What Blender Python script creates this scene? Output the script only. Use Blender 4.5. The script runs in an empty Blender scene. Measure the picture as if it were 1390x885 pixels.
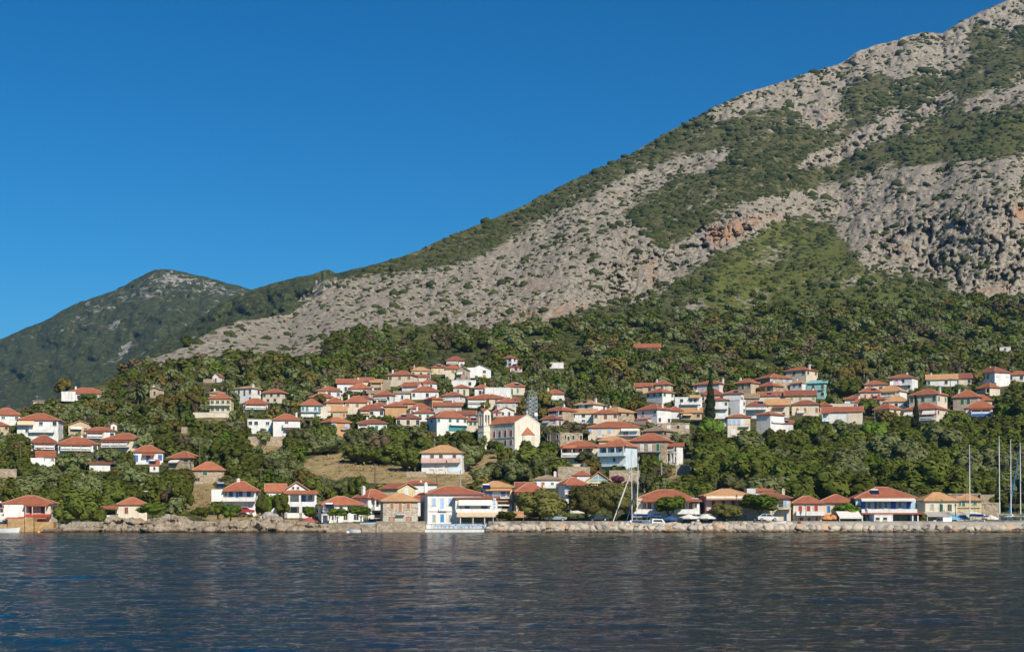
import bpy, math, random
import numpy as np
from mathutils import Vector, Matrix
rnd = random.Random(11)
nrg = np.random.default_rng(5)
scene = bpy.context.scene
COL = scene.collection
F = 1930.6          # focal length in photo pixels (50 mm on 36 mm, 1390 px wide)
CX, HY, EYE = 695.0, 700.0, 3.0

# ------------------------------------------------------------------ camera
cam_d = bpy.data.cameras.new('camera'); cam = bpy.data.objects.new('camera', cam_d); COL.objects.link(cam)
cam.location = (0, 0, EYE); cam.rotation_euler = (math.pi/2, 0, 0)
cam_d.lens = 50; cam_d.sensor_width = 36; cam_d.clip_end = 30000; cam_d.clip_start = .5
cam_d.shift_y = (HY-442.5)/1390
scene.camera = cam
scene.view_settings.view_transform = 'Standard'; scene.view_settings.look = 'None'
scene.view_settings.exposure = .18; scene.view_settings.gamma = 1; scene.view_settings.use_curve_mapping = False
scene.cycles.max_bounces = 6; scene.cycles.diffuse_bounces = 3; scene.cycles.glossy_bounces = 3
scene.cycles.transparent_max_bounces = 4; scene.cycles.caustics_reflective = False; scene.cycles.caustics_refractive = False

# ------------------------------------------------------------------ light
SUN_EL, SUN_AZ = math.radians(38), math.radians(29)   # azimuth: to the right of straight behind the camera
sdir = Vector((math.sin(SUN_AZ)*math.cos(SUN_EL), -math.cos(SUN_AZ)*math.cos(SUN_EL), math.sin(SUN_EL)))
sl = bpy.data.lights.new('sun', 'SUN'); so = bpy.data.objects.new('sun', sl); COL.objects.link(so)
sl.energy = 5.0; sl.angle = math.radians(.53); sl.color = (1, .91, .77)
so.rotation_euler = (-sdir).to_track_quat('-Z', 'Y').to_euler(); so.location = (0, 0, 200)
w = bpy.data.worlds.new('World'); scene.world = w; w.use_nodes = True
nt = w.node_tree; nt.nodes.clear()
sky = nt.nodes.new('ShaderNodeTexSky'); sky.sky_type = 'NISHITA'; sky.sun_disc = False
sky.sun_elevation = SUN_EL; sky.sun_rotation = math.pi - SUN_AZ
sky.air_density = 1.0; sky.dust_density = .25; sky.ozone_density = 4.0; sky.altitude = 0
hs = nt.nodes.new('ShaderNodeHueSaturation'); hs.inputs['Saturation'].default_value = 1.12; hs.inputs['Value'].default_value = 1.0
bg = nt.nodes.new('ShaderNodeBackground'); bg.inputs['Strength'].default_value = .92
wo = nt.nodes.new('ShaderNodeOutputWorld')
sc_ = nt.nodes.new('ShaderNodeVectorMath'); sc_.operation = 'SCALE'; sc_.inputs['Scale'].default_value = .1; gm = nt.nodes.new('ShaderNodeGamma'); gm.inputs['Gamma'].default_value = 1.24
nt.links.new(sky.outputs[0], sc_.inputs[0]); nt.links.new(sc_.outputs[0], gm.inputs[0]); tn = nt.nodes.new('ShaderNodeVectorMath'); tn.operation = 'MULTIPLY'; tn.inputs[1].default_value = (.50, .88, 1.03); nt.links.new(gm.outputs[0], tn.inputs[0]); nt.links.new(tn.outputs[0], hs.inputs['Color']); nt.links.new(hs.outputs[0], bg.inputs[0]); nt.links.new(bg.outputs[0], wo.inputs[0])

# ------------------------------------------------------------------ materials
class NT:
    def __init__(s, name):
        s.m = bpy.data.materials.new(name); s.m.use_nodes = True; s.t = s.m.node_tree; s.t.nodes.clear()
        s.out = s.n('ShaderNodeOutputMaterial'); s.b = s.n('ShaderNodeBsdfPrincipled')
        s.t.links.new(s.b.outputs[0], s.out.inputs[0])
    def n(s, typ, **k):
        x = s.t.nodes.new(typ)
        for a, v in k.items(): setattr(x, a, v)
        return x
    def l(s, a, b): s.t.links.new(a, b)
    def coord(s, kind='Object'): return s.n('ShaderNodeTexCoord').outputs[kind]
    def noise(s, scale, detail=4, rough=.55, vec=None, dist=0):
        x = s.n('ShaderNodeTexNoise'); x.inputs['Scale'].default_value = scale; x.inputs['Detail'].default_value = detail
        x.inputs['Roughness'].default_value = rough; x.inputs['Distortion'].default_value = dist
        s.l(vec if vec is not None else s.coord(), x.inputs['Vector']); return x.outputs['Fac']
    def ramp(s, fac, stops, interp='LINEAR'):
        x = s.n('ShaderNodeValToRGB'); x.color_ramp.interpolation = interp; e = x.color_ramp.elements
        while len(e) < len(stops): e.new(.5)
        for el, (p, c) in zip(e, stops): el.position = p; el.color = tuple(c)+(1,) if len(c) == 3 else c
        s.l(fac, x.inputs[0]); return x.outputs[0]
    def mix(s, fac, a, b, typ='MIX'):
        x = s.n('ShaderNodeMix', data_type='RGBA', blend_type=typ)
        for v, i in ((fac, 0), (a, 6), (b, 7)):
            if hasattr(v, 'is_output'): s.l(v, x.inputs[i])
            elif i == 0: x.inputs[0].default_value = v
            else: x.inputs[i].default_value = tuple(v)+(1,)
        return x.outputs[2]
    def math(s, op, a, b=0, clamp=False):
        x = s.n('ShaderNodeMath', operation=op, use_clamp=clamp)
        for v, i in ((a, 0), (b, 1)):
            if hasattr(v, 'is_output'): s.l(v, x.inputs[i])
            else: x.inputs[i].default_value = v
        return x.outputs[0]
    def mapping(s, scale, vec=None, rot=(0, 0, 0)):
        x = s.n('ShaderNodeMapping'); x.inputs['Scale'].default_value = scale; x.inputs['Rotation'].default_value = rot
        s.l(vec if vec is not None else s.coord(), x.inputs[0]); return x.outputs[0]
    def bump(s, h, strength=.5, dist=.1):
        x = s.n('ShaderNodeBump'); x.inputs['Strength'].default_value = strength; x.inputs['Distance'].default_value = dist
        s.l(h, x.inputs['Height']); s.l(x.outputs[0], s.b.inputs['Normal']); return x
    def col(s, c):
        if hasattr(c, 'is_output'): s.l(c, s.b.inputs['Base Color'])
        else: s.b.inputs['Base Color'].default_value = tuple(c)+(1,)
    def rough(s, r, spec=.5): s.b.inputs['Roughness'].default_value = r; s.b.inputs['Specular IOR Level'].default_value = spec

def plain(name, c, rough=.6, var=.12, scale=1.5, metal=0, spec=.4):
    k = NT(name); f = k.noise(scale, 4)
    c = tuple(c); k.col(k.ramp(f, [(.3, tuple(v*(1-var) for v in c)), (.7, tuple(min(1, v*(1+var*.6)) for v in c))]))
    k.rough(rough, spec); k.b.inputs['Metallic'].default_value = metal; return k.m

def plaster(name, c):
    k = NT(name); f1 = k.noise(.45, 5, .6); f2 = k.noise(1, 4, .6, k.mapping((1.6, 1.6, .22)))
    base = k.ramp(f1, [(.25, tuple(v*.80 for v in c)), (.62, c)])
    st = k.ramp(f2, [(.50, (1, 1, 1)), (.72, (.66, .62, .55))])
    k.col(k.mix(.75, base, st, 'MULTIPLY')); k.rough(.88, .2); return k.m

def stone(name, c, c2, scale=1.6):
    k = NT(name); v = k.n('ShaderNodeTexVoronoi'); v.inputs['Scale'].default_value = scale
    k.l(k.mapping((1, 1, 1.7)), v.inputs['Vector'])
    a = k.ramp(v.outputs['Color'], [(.15, c2), (.8, c)])
    e = k.n('ShaderNodeTexVoronoi', feature='DISTANCE_TO_EDGE'); e.inputs['Scale'].default_value = scale
    k.l(k.mapping((1, 1, 1.7)), e.inputs['Vector'])
    j = k.ramp(e.outputs['Distance'], [(.0, (.62, .58, .5)), (.07, (1, 1, 1))])
    n = k.noise(.35, 4); k.col(k.mix(1, k.mix(.8, a, j, 'MULTIPLY'), k.ramp(n, [(.3, (.75, .74, .7)), (.65, (1, 1, 1))]), 'MULTIPLY'))
    k.rough(.9, .2); k.bump(e.outputs['Distance'], .5, .06); return k.m

def tiles(name, c, c2):
    k = NT(name); o = k.coord(); f = k.noise(.55, 5, .65); g = k.noise(6, 2, .5)
    base = k.ramp(f, [(.3, c2), (.62, c)]); sp = k.ramp(g, [(.35, (.7, .66, .64)), (.62, (1.0, 1.0, 1.0))])
    k.col(k.mix(.85, base, sp, 'MULTIPLY')); k.rough(.85, .2)
    wv = k.n('ShaderNodeTexWave', wave_type='BANDS', bands_direction='Z'); wv.inputs['Scale'].default_value = 3.0; wv.inputs['Distortion'].default_value = .6
    k.l(o, wv.inputs[0]); k.bump(wv.outputs['Fac'], .35, .06); return k.m

WALL = {'W': plaster('white_plaster', (.80, .79, .76)), 'C': plaster('cream_plaster', (.72, .625, .49)), 'P': plaster('pink_plaster', (.70, .50, .46)),
        'V': plaster('mauve_plaster', (.74, .62, .62)), 'T': plaster('tan_plaster', (.60, .46, .31)), 'O': plaster('ochre_plaster', (.58, .35, .18)), 'Y': plaster('yellow_plaster', (.74, .62, .36)),
        'B': plaster('pale_blue_plaster', (.50, .66, .80)), 'I': plaster('icy_white_plaster', (.66, .77, .82)), 'G': plaster('grey_plaster', (.50, .48, .43)), 'K': plaster('church_cream_plaster', (.80, .745, .62)),
        'S': stone('pale_stone', (.56, .46, .34), (.33, .26, .19)), 'R': stone('ruin_stone', (.50, .41, .30), (.27, .22, .16), 1.2), 'H': stone('warm_grey_stone', (.60, .52, .43), (.40, .345, .28)),
        'X': stone('ochre_stone', (.62, .42, .22), (.46, .29, .14), .9),
        'Q': plaster('turquoise_paint', (.30, .60, .58))}
ROOF = {'R': tiles('red_tiles', (.42, .150, .082), (.29, .098, .055)), 'D': tiles('dark_red_tiles', (.32, .115, .07), (.21, .08, .055)), 'A': tiles('tan_tiles', (.60, .35, .17), (.46, .25, .12)),
        'U': tiles('weathered_tiles', (.36, .28, .19), (.24, .17, .12)), 'M': tiles('orange_red_tiles', (.50, .19, .095), (.34, .115, .062)), 'Q': tiles('turquoise_sheet', (.30, .58, .56), (.24, .48, .47))}
PAINT = {'g': plain('green_paint', (.035, .15, .085), .5), 'b': plain('blue_paint', (.04, .13, .42), .5), 'l': plain('light_blue_paint', (.36, .54, .78), .5), 'r': plain('red_paint', (.42, .05, .045), .5),
         'o': plain('orange_wood', (.42, .17, .055), .6), 'n': plain('brown_wood', (.20, .075, .04), .6), 'y': plain('yellow_paint', (.70, .45, .06), .5), 't': plain('teal_paint', (.05, .27, .27), .5),
         'h': plain('white_paint', (.78, .77, .74), .5), 'w': plain('window_white_frame', (.72, .71, .68), .5), 'k': plain('window_brown_frame', (.16, .08, .05), .6), 'a': plain('grey_paint', (.36, .42, .42), .5),
         'e': plain('bright_blue_paint', (.02, .22, .50), .45), 'v': plain('olive_green_paint', (.26, .38, .12), .5)}
def glass_mat():
    k = NT('window_glass'); k.col((.035, .04, .045)); k.rough(.08, .6); return k.m
GLASS = glass_mat()
DARK = plain('painted_interior_shade', (.045, .038, .033), .8)  # dark colour painted for the shade inside open holes
TRIM = plain('stone_trim', (.66, .61, .52), .8); WHITE = PAINT['h']
METAL = plain('grey_metal', (.38, .40, .41), .35, .08, 2, .8); DMETAL = plain('dark_metal', (.05, .05, .055), .5)
GALV = plain('galvanised_steel', (.45, .47, .48), .45, .15, 2, .5)
WOOD = plain('pole_wood', (.15, .095, .06), .85, .3, 3); PANEL = plain('solar_panel', (.015, .02, .05), .12)
CAPS = plain('ridge_mortar', (.50, .27, .18), .85); CANVAS = {'h': plain('white_canvas', (.74, .70, .62), .9), 'c': plain('beige_canvas', (.68, .52, .34), .9), 'b': plain('blue_canvas', (.03, .09, .26), .9),
          'o': plain('orange_canvas', (.62, .25, .08), .9), 'l': plain('sky_blue_canvas', (.22, .48, .68), .9), 'g': plain('grey_canvas', (.40, .37, .33), .9), 'r': plain('red_canvas', (.50, .07, .06), .9)}
CONC = plain('concrete', (.44, .39, .33), .9, .3, .5); ASPH = plain('asphalt', (.16, .15, .145), .9, .2, .5)
GEL = plain('white_gelcoat', (.80, .80, .79), .25); 

# ------------------------------------------------------------------ object helpers
def tag(o, label=None, cat=None, group=None, kind=None):
    if label: o['label'] = label
    if cat: o['category'] = cat
    if group: o['group'] = group
    if kind: o['kind'] = kind
    return o
def empty(name, loc, rz=0, label=None, cat=None, group=None):
    o = bpy.data.objects.new(name, None); COL.objects.link(o); o.location = loc; o.rotation_euler.z = rz
    o.empty_display_size = .5
    return tag(o, label, cat, group)
class MB:
    def __init__(s): s.v = []; s.f = []; s.mi = []; s.mats = []
    def m(s, mat):
        if mat not in s.mats: s.mats.append(mat)
        return s.mats.index(mat)
    def add(s, vs, fs, mat):
        n = len(s.v); i = s.m(mat); s.v += [tuple(v) for v in vs]; s.f += [tuple(a+n for a in f) for f in fs]; s.mi += [i]*len(fs); return s
    def box(s, x0, x1, y0, y1, z0, z1, mat, zr=None):
        za, zb = (z1, z1) if zr is None else zr       # (top height at y0, top height at y1)
        return s.add([(x0, y0, z0), (x1, y0, z0), (x1, y1, z0), (x0, y1, z0), (x0, y0, za), (x1, y0, za), (x1, y1, zb), (x0, y1, zb)],
              [(0, 3, 2, 1), (4, 5, 6, 7), (0, 1, 5, 4), (1, 2, 6, 5), (2, 3, 7, 6), (3, 0, 4, 7)], mat)
    def slab(s, x0, x1, y0, z0, y1, z1, t, mat):       # a sloping sheet from (y0,z0) to (y1,z1)
        return s.add([(x0, y0, z0), (x1, y0, z0), (x1, y1, z1), (x0, y1, z1), (x0, y0, z0+t), (x1, y0, z0+t), (x1, y1, z1+t), (x0, y1, z1+t)],
              [(0, 3, 2, 1), (4, 5, 6, 7), (0, 1, 5, 4), (1, 2, 6, 5), (2, 3, 7, 6), (3, 0, 4, 7)], mat)
    def tube(s, a, b, r0, r1, mat, n=6, cap=True):
        a, b = Vector(a), Vector(b); d = (b-a).normalized(); u = d.orthogonal().normalized(); q = d.cross(u)
        vs = []
        for p, r in ((a, r0), (b, r1)):
            for k in range(n):
                t = 2*math.pi*k/n; vs.append(p+u*math.cos(t)*r+q*math.sin(t)*r)
        fs = [(k, (k+1) % n, n+(k+1) % n, n+k) for k in range(n)]
        if cap: fs += [tuple(range(n-1, -1, -1)), tuple(range(n, 2*n))]
        return s.add(vs, fs, mat)
    def lathe(s, prof, mat, n=12, c=(0, 0, 0)):
        vs = []; fs = []
        for r, z in prof:
            for k in range(n): t = 2*math.pi*k/n; vs.append((c[0]+r*math.cos(t), c[1]+r*math.sin(t), c[2]+z))
        for i in range(len(prof)-1):
            for k in range(n): fs.append((i*n+k, i*n+(k+1) % n, (i+1)*n+(k+1) % n, (i+1)*n+k))
        fs.append(tuple(range(n-1, -1, -1))); fs.append(tuple((len(prof)-1)*n+k for k in range(n)))
        return s.add(vs, fs, mat)
    def prism(s, poly, y0, y1, mat):                    # polygon in (x,z) extruded along y
        n = len(poly); vs = [(x, y0, z) for x, z in poly]+[(x, y1, z) for x, z in poly]
        fs = [tuple(range(n)), tuple(range(2*n-1, n-1, -1))]+[(k, n+k, n+(k+1) % n, (k+1) % n) for k in range(n)]
        return s.add(vs, fs, mat)
    def mesh(s, name):
        me = bpy.data.meshes.new(name); me.from_pydata(s.v, [], s.f)
        for m in s.mats: me.materials.append(m)
        me.polygons.foreach_set('material_index', s.mi); me.update(); return me
    def build(s, name, parent=None, loc=(0, 0, 0), rz=0, smooth=False):
        me = s.mesh(name)
        if smooth: me.shade_smooth()
        return link(name, me, parent, loc, rz)
def link(name, me, parent=None, loc=(0, 0, 0), rz=0):
    o = bpy.data.objects.new(name, me); COL.objects.link(o); o.parent = parent; o.location = loc; o.rotation_euler.z = rz; return o
def npmesh(name, V, Fq, mat, tri=False, smooth=False):
    me = bpy.data.meshes.new(name); V = np.asarray(V, np.float32); Fq = np.asarray(Fq, np.int32); k = Fq.shape[1]
    me.vertices.add(len(V)); me.vertices.foreach_set('co', V.ravel()); me.loops.add(Fq.size); me.loops.foreach_set('vertex_index', Fq.ravel())
    me.polygons.add(len(Fq)); me.polygons.foreach_set('loop_start', np.arange(0, Fq.size, k, dtype=np.int32))
    me.polygons.foreach_set('loop_total', np.full(len(Fq), k, np.int32))
    me.update(calc_edges=True); me.materials.append(mat)
    if smooth: me.shade_smooth()
    return me
def vattr(me, name, arr):
    a = me.attributes.new(name, 'FLOAT_COLOR', 'POINT'); c = np.ones((len(me.vertices), 4), np.float32); c[:, :arr.shape[1]] = arr
    a.data.foreach_set('color', c.ravel())
def copy_tree(o, parent=None):
    c = o.copy(); COL.objects.link(c); c.parent = parent
    for ch in list(o.children): copy_tree(ch, c)
    return c

# ------------------------------------------------------------------ noise
def h2(ix, iy, seed):
    n = (ix.astype(np.int64)*374761393 + iy.astype(np.int64)*668265263 + seed*974634777) & 0x7fffffff
    n = ((n ^ (n >> 13))*1274126177) & 0x7fffffff
    n = ((n ^ (n >> 15))*2246822519) & 0x7fffffff
    return ((n ^ (n >> 16)) & 0xffff)/65535.
def vn(x, y, seed=0):
    x = np.asarray(x, float); y = np.asarray(y, float)
    ix, iy = np.floor(x), np.floor(y); fx, fy = x-ix, y-iy; fx = fx*fx*fx*(fx*(fx*6-15)+10); fy = fy*fy*fy*(fy*(fy*6-15)+10)
    a, b, c, d = h2(ix, iy, seed), h2(ix+1, iy, seed), h2(ix, iy+1, seed), h2(ix+1, iy+1, seed)
    return (a*(1-fx)+b*fx)*(1-fy)+(c*(1-fx)+d*fx)*fy
def fbm(x, y, seed=0, o=4, g=.5):
    t = 0; a = 1; n = 0
    for k in range(o): t = t+a*(vn(x, y, seed+k*17)-.5); n += a; a *= g; x = x*2.03+11.3; y = y*2.03+4.7
    return t/n*2      # about -1..1
def ridged(x, y, seed=0, o=4):
    t = 0; a = 1; n = 0
    for k in range(o): t = t+a*(1-np.abs(vn(x, y, seed+k*13)*2-1)); n += a; a *= .5; x = x*2.1+5; y = y*2.1+9
    return t/n

# ------------------------------------------------------------------ where the ground is
YK = [(712, 283), (706.6, 292), (703, 296), (700, 300), (690, 316), (670, 348), (655, 370), (642, 390), (612, 432), (580, 482), (550, 532), (520, 588), (490, 650), (470, 705), (440, 800), (400, 950)]
_yk = sorted(YK); _ya = [a for a, b in _yk]; _yb = [b for a, b in _yk]
def Yv(y): return np.interp(y, _ya, _yb)
def at(x, y, Y): return Vector(((x-CX)/F*Y, Y, EYE+(HY-y)/F*Y))
def ground(x, y): return at(x, y, float(Yv(y)))
# ================================================================== terrain
SK = [(-900, 640), (-500, 600), (-150, 575), (0, 560), (66, 545), (132, 523), (199, 490), (232, 479), (281, 452), (324, 436), (350, 434), (394, 426), (430, 402), (460, 383), (500, 366), (545, 348), (580, 335), (610, 321),
      (640, 309), (700, 284), (751, 258), (785, 241), (830, 221), (860, 207), (900, 184), (940, 163), (967, 147), (1012, 127), (1064, 110), (1086, 102), (1139, 88), (1168, 68), (1221, 53), (1250, 44), (1280, 45), (1310, 26), (1347, 9),
      (1370, 0), (1400, -10), (1600, -55), (1900, -40), (2300, 40)]
SKY_Y = [(-900, 480), (-150, 530), (0, 570), (66, 590), (132, 625), (199, 680), (232, 720), (281, 760), (344, 830), (394, 900), (460, 1000), (545, 1080), (700, 1240), (900, 1430), (1100, 1620), (1390, 1780), (1900, 1900), (2300, 1950)]
def sky_y(x): return np.interp(x, [a for a, b in SK], [b for a, b in SK])
def sky_Y(x): return np.interp(x, [a for a, b in SKY_Y], [b for a, b in SKY_Y])
# coarse mask rasters (2 px cells) of what grows or lies bare where
GX, GY = np.meshgrid(np.arange(-300, 1700, 2.), np.arange(-120, 720, 2.))
def pip(poly, X, Y):
    r = np.zeros(X.shape, bool); n = len(poly)
    for i in range(n):
        (x0, y0), (x1, y1) = poly[i], poly[(i+1) % n]
        if y0 == y1: continue
        c = ((y0 > Y) != (y1 > Y)) & (X < (x1-x0)*(Y-y0)/(y1-y0)+x0); r ^= c
    return r
def blur(a, k):
    for _ in range(2):
        for ax in (0, 1):
            p = np.pad(a, [(k+1, k) if i == ax else (0, 0) for i in (0, 1)], mode='edge'); c = np.cumsum(p, ax)
            a = (np.take(c, range(2*k+1, c.shape[ax]), ax)-np.take(c, range(0, c.shape[ax]-2*k-1), ax))/(2*k+1)
    return a
def mask(polys, k=3, warp=10):
    wx = GX+fbm(GX/40, GY/40, 3)*warp; wy = GY+fbm(GX/40, GY/40, 8)*warp*.7
    m = np.zeros(GX.shape)
    for p, v in polys: m = np.maximum(m, pip(p, wx, wy)*v)
    return blur(m, k)
ROCK = mask([
 ([(170, 512), (199, 488), (232, 476), (281, 449), (324, 433), (350, 431), (394, 425), (430, 401), (470, 383), (520, 372), (570, 370), (640, 358), (690, 330), (740, 300), (770, 285), (800, 296), (850, 296), (872, 312), (890, 345), (925, 352),
   (945, 340), (950, 316), (960, 346), (925, 372), (895, 393), (860, 410), (800, 418), (760, 430), (715, 445), (660, 450), (610, 440), (545, 440), (500, 455), (440, 492), (400, 500), (330, 498), (260, 502)], 1),
 ([(770, 290), (800, 268), (820, 256), (870, 238), (930, 217), (970, 207), (1002, 207), (985, 218), (950, 230), (905, 246), (860, 268), (820, 290), (790, 302)], 1),
 ([(955, 160), (1012, 126), (1064, 108), (1139, 86), (1168, 66), (1250, 42), (1310, 24), (1370, -2), (1420, -14), (1420, 20), (1375, 40), (1330, 28), (1310, 50), (1318, 84), (1290, 100), (1265, 96), (1240, 85), (1222, 110), (1190, 95), (1160, 110), (1130, 125), (1150, 150), (1120, 175), (1095, 168), (1075, 140), (1040, 142), (1000, 158)], .86),
 ([(1070, 237), (1100, 215), (1140, 197), (1200, 160), (1260, 140), (1300, 128), (1296, 146), (1250, 160), (1210, 180), (1150, 212), (1110, 228)], .72),
 ([(1300, 140), (1380, 118), (1420, 90), (1430, 110), (1400, 140), (1330, 160)], .55),
 ([(900, 352), (930, 330), (945, 318), (985, 295), (1040, 272), (1090, 262), (1130, 252), (1180, 238), (1240, 226), (1300, 222), (1390, 212), (1450, 205), (1450, 400), (1390, 398), (1330, 400), (1290, 392), (1262, 380), (1240, 372), (1190, 362), (1160, 340), (1130, 300), (1085, 288), (1050, 300), (1000, 325), (960, 350), (925, 372)], .95),
 ([(930, 425), (925, 400), (955, 365), (1000, 335), (1060, 305), (1120, 305), (1150, 340), (1190, 372), (1260, 392), (1200, 430), (1100, 440), (1000, 445)], .13), ([(1080, 380), (1130, 368), (1180, 372), (1200, 385), (1150, 392), (1110, 394)], .5), ([(1010, 345), (1060, 330), (1100, 345), (1060, 362), (1020, 365)], .4),
 ([(965, 420), (1010, 405), (1060, 412), (1040, 430), (990, 436)], .35), ([(905, 418), (950, 400), (975, 410), (940, 430), (910, 432)], .55), ([(1120, 440), (1180, 430), (1200, 448), (1150, 455)], .25),
], 3)
ORANGE = mask([([(956, 306), (1000, 297), (1058, 286), (1064, 297), (1035, 308), (1000, 322), (964, 342)], .72), ([(690, 385), (740, 372), (760, 385), (720, 400)], .5), ([(720, 415), (790, 405), (800, 418), (740, 440), (660, 446)], .5), ([(865, 350), (895, 348), (900, 385), (870, 390)], .5),
    ([(1365, 282), (1420, 270), (1420, 300), (1375, 303)], .8), ([(1338, 320), (1360, 316), (1360, 332), (1340, 332)], .6), ([(1320, 388), (1372, 384), (1380, 396), (1330, 402)], .7), ([(1110, 150), (1145, 140), (1150, 165), (1110, 165)], .4), ([(1195, 320), (1250, 325), (1260, 370), (1215, 362)], .35),
    ([(560, 420), (820, 400), (800, 440), (520, 460)], .18), ([(260, 500), (420, 470), (520, 440), (430, 500)], .16)], 3, 6)
CLIFF = mask([([(952, 302), (1062, 284), (1064, 302), (1000, 332), (962, 350)], 1), ([(1190, 300), (1240, 295), (1390, 260), (1450, 260), (1450, 400), (1330, 404), (1262, 386), (1205, 366)], 1), ([(830, 300), (880, 300), (905, 350), (890, 398), (830, 418), (790, 418), (800, 340)], .8), ([(620, 400), (800, 370), (800, 425), (640, 450)], .5),
    ([(232, 476), (281, 449), (345, 432), (350, 448), (280, 472)], .8), ([(1300, 126), (1200, 160), (1080, 232), (1090, 242), (1210, 184), (1300, 150)], .6)], 4, 4)
DRY = mask([([(400, 640), (430, 618), (480, 612), (560, 625), (572, 640), (640, 640), (650, 618), (700, 622), (730, 640), (690, 650), (640, 660), (590, 664), (545, 655), (480, 652)], 1), ([(560, 640), (650, 625), (655, 665), (600, 668)], 1), ([(245, 640), (290, 650), (296, 700), (262, 704), (250, 680)], .8), ([(270, 700), (420, 692), (440, 708), (280, 712)], .8),
    ([(240, 560), (330, 560), (345, 600), (250, 600)], .35), ([(330, 596), (400, 598), (400, 625), (335, 620)], .6), ([(0, 640), (40, 640), (40, 668), (0, 668)], .5), ([(885, 640), (925, 628), (940, 640), (900, 655)], .7), ([(455, 460), (570, 442), (640, 455), (600, 475), (500, 478)], .35),
    ([(910, 400), (1000, 380), (1150, 345), (1200, 380), (1180, 450), (1000, 440)], .3), ([(1060, 500), (1200, 490), (1220, 520), (1080, 545)], .3)], 3)
def samp(M, x, y):
    c = np.clip((np.asarray(x)+300)/2, 0, M.shape[1]-1.01); r = np.clip((np.asarray(y)+120)/2, 0, M.shape[0]-1.01)
    i, j = c.astype(int), r.astype(int); a, b = c-i, r-j
    return (M[j, i]*(1-a)+M[j, i+1]*a)*(1-b)+(M[j+1, i]*(1-a)+M[j+1, i+1]*a)*b

def terrain_mat():
    k = NT('hillside'); a = k.n('ShaderNodeVertexColor', layer_name='ground'); sep = k.n('ShaderNodeSeparateColor'); k.l(a.outputs[0], sep.inputs[0])
    o = k.coord(); R, G, B = sep.outputs
    n1 = k.noise(.035, 6, .62, o); n2 = k.noise(.18, 5, .65, o); n3 = k.noise(.9, 4, .6, o)
    # rock threshold broken up by noise
    nn = k.math('ADD', k.math('MULTIPLY', k.math('SUBTRACT', n2, .5), 1.5), k.math('MULTIPLY', k.math('SUBTRACT', n1, .5), .9))
    rk = k.math('ADD', R, k.math('MULTIPLY', nn, .8)); rm = k.ramp(rk, [(.44, (0, 0, 0)), (.56, (1, 1, 1))])
    veg = k.ramp(n2, [(.28, (.045, .050, .018)), (.48, (.088, .090, .032)), (.66, (.20, .175, .095))])
    veg = k.mix(k.ramp(n1, [(.45, (0, 0, 0)), (.62, (.6, .6, .6))]), veg, (.135, .13, .048))
    veg = k.mix(k.math('MULTIPLY', a.outputs['Alpha'], k.ramp(n2, [(.35, (.25, .25, .25)), (.55, (1, 1, 1))])), veg, (.150, .165, .036))
    dry = k.ramp(n2, [(.3, (.31, .22, .10)), (.6, (.52, .39, .19)), (.8, (.17, .16, .06))])
    dm = k.ramp(k.math('ADD', G, k.math('MULTIPLY', nn, .45)), [(.4, (0, 0, 0)), (.6, (1, 1, 1))])
    soil = k.mix(dm, veg, dry)
    v = k.n('ShaderNodeTexVoronoi'); v.inputs['Scale'].default_value = .09; k.l(o, v.inputs['Vector'])
    n5 = k.noise(.34, 7, .78, k.mapping((1, 1, .7), o)); rock = k.ramp(n5, [(.34, (.075, .062, .047)), (.43, (.255, .218, .170)), (.52, (.41, .36, .292)), (.66, (.55, .49, .41))])
    rock = k.mix(.5, rock, k.ramp(v.outputs['Color'], [(.1, (.72, .70, .67)), (.9, (1.1, 1.08, 1.04))]), 'MULTIPLY')
    st_ = k.noise(.16, 5, .7, k.mapping((1, 1, .22), o)); om = k.ramp(k.math('ADD', B, k.math('MULTIPLY', k.math('SUBTRACT', st_, .5), 2.4)), [(.34, (0, 0, 0)), (.85, (1, 1, 1))])
    rock = k.mix(k.math('MULTIPLY', om, .85), rock, (.47, .255, .14))
    k.col(k.mix(rm, soil, rock)); k.rough(.95, .1)
    n4 = k.noise(.42, 6, .72, k.mapping((1, 1, .55), o)); h = k.math('ADD', k.math('MULTIPLY', n2, 5), k.math('ADD', k.math('MULTIPLY', n3, 1.6), k.math('MULTIPLY', n4, 4.5))); k.bump(h, .7, 1.0)
    return k.m
HILL = terrain_mat()
xs = np.concatenate([np.arange(-900, -60, 12.), np.arange(-60, 1450, 1.6), np.arange(1450, 2300, 14.)])
NR = 380
vv = np.linspace(0, 1, NR)
ysk = sky_y(xs)+fbm(xs/14, xs*0, 77, 3)*1.6*(xs > 150)
YY = 706.6-(706.6-ysk[None, :])*vv[:, None]                    # pixel rows, from the village foot to the skyline
XX = np.repeat(xs[None, :], NR, 0)
D = Yv(YY)
Y480 = np.minimum(Yv(np.maximum(480, ysk)), 1e9); Ysk = np.maximum(sky_Y(xs), Y480+25)
up = YY < 480
wgt = (1-.80*samp(CLIFF, XX, YY))*(.55+.9*vn(XX/60+YY/90, YY/38-XX/140, 21)); wgt[~up] = 0
cs = np.cumsum(wgt, 0); cs = cs/np.maximum(cs[-1:], 1e-6)
def hblur(a, k):
    p = np.pad(a, ((0, 0), (k+1, k)), mode='edge'); c = np.cumsum(p, 1); return (c[:, 2*k+1:]-c[:, :-2*k-1])/(2*k+1)
cs = hblur(hblur(cs, 32), 32)
D = np.where(up, Y480[None, :]+(Ysk-Y480)[None, :]*cs, D)
fade = np.clip((500-YY)/60, 0, 1)*np.clip((YY-ysk[None, :])/6+.25, 0, 1)
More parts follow.
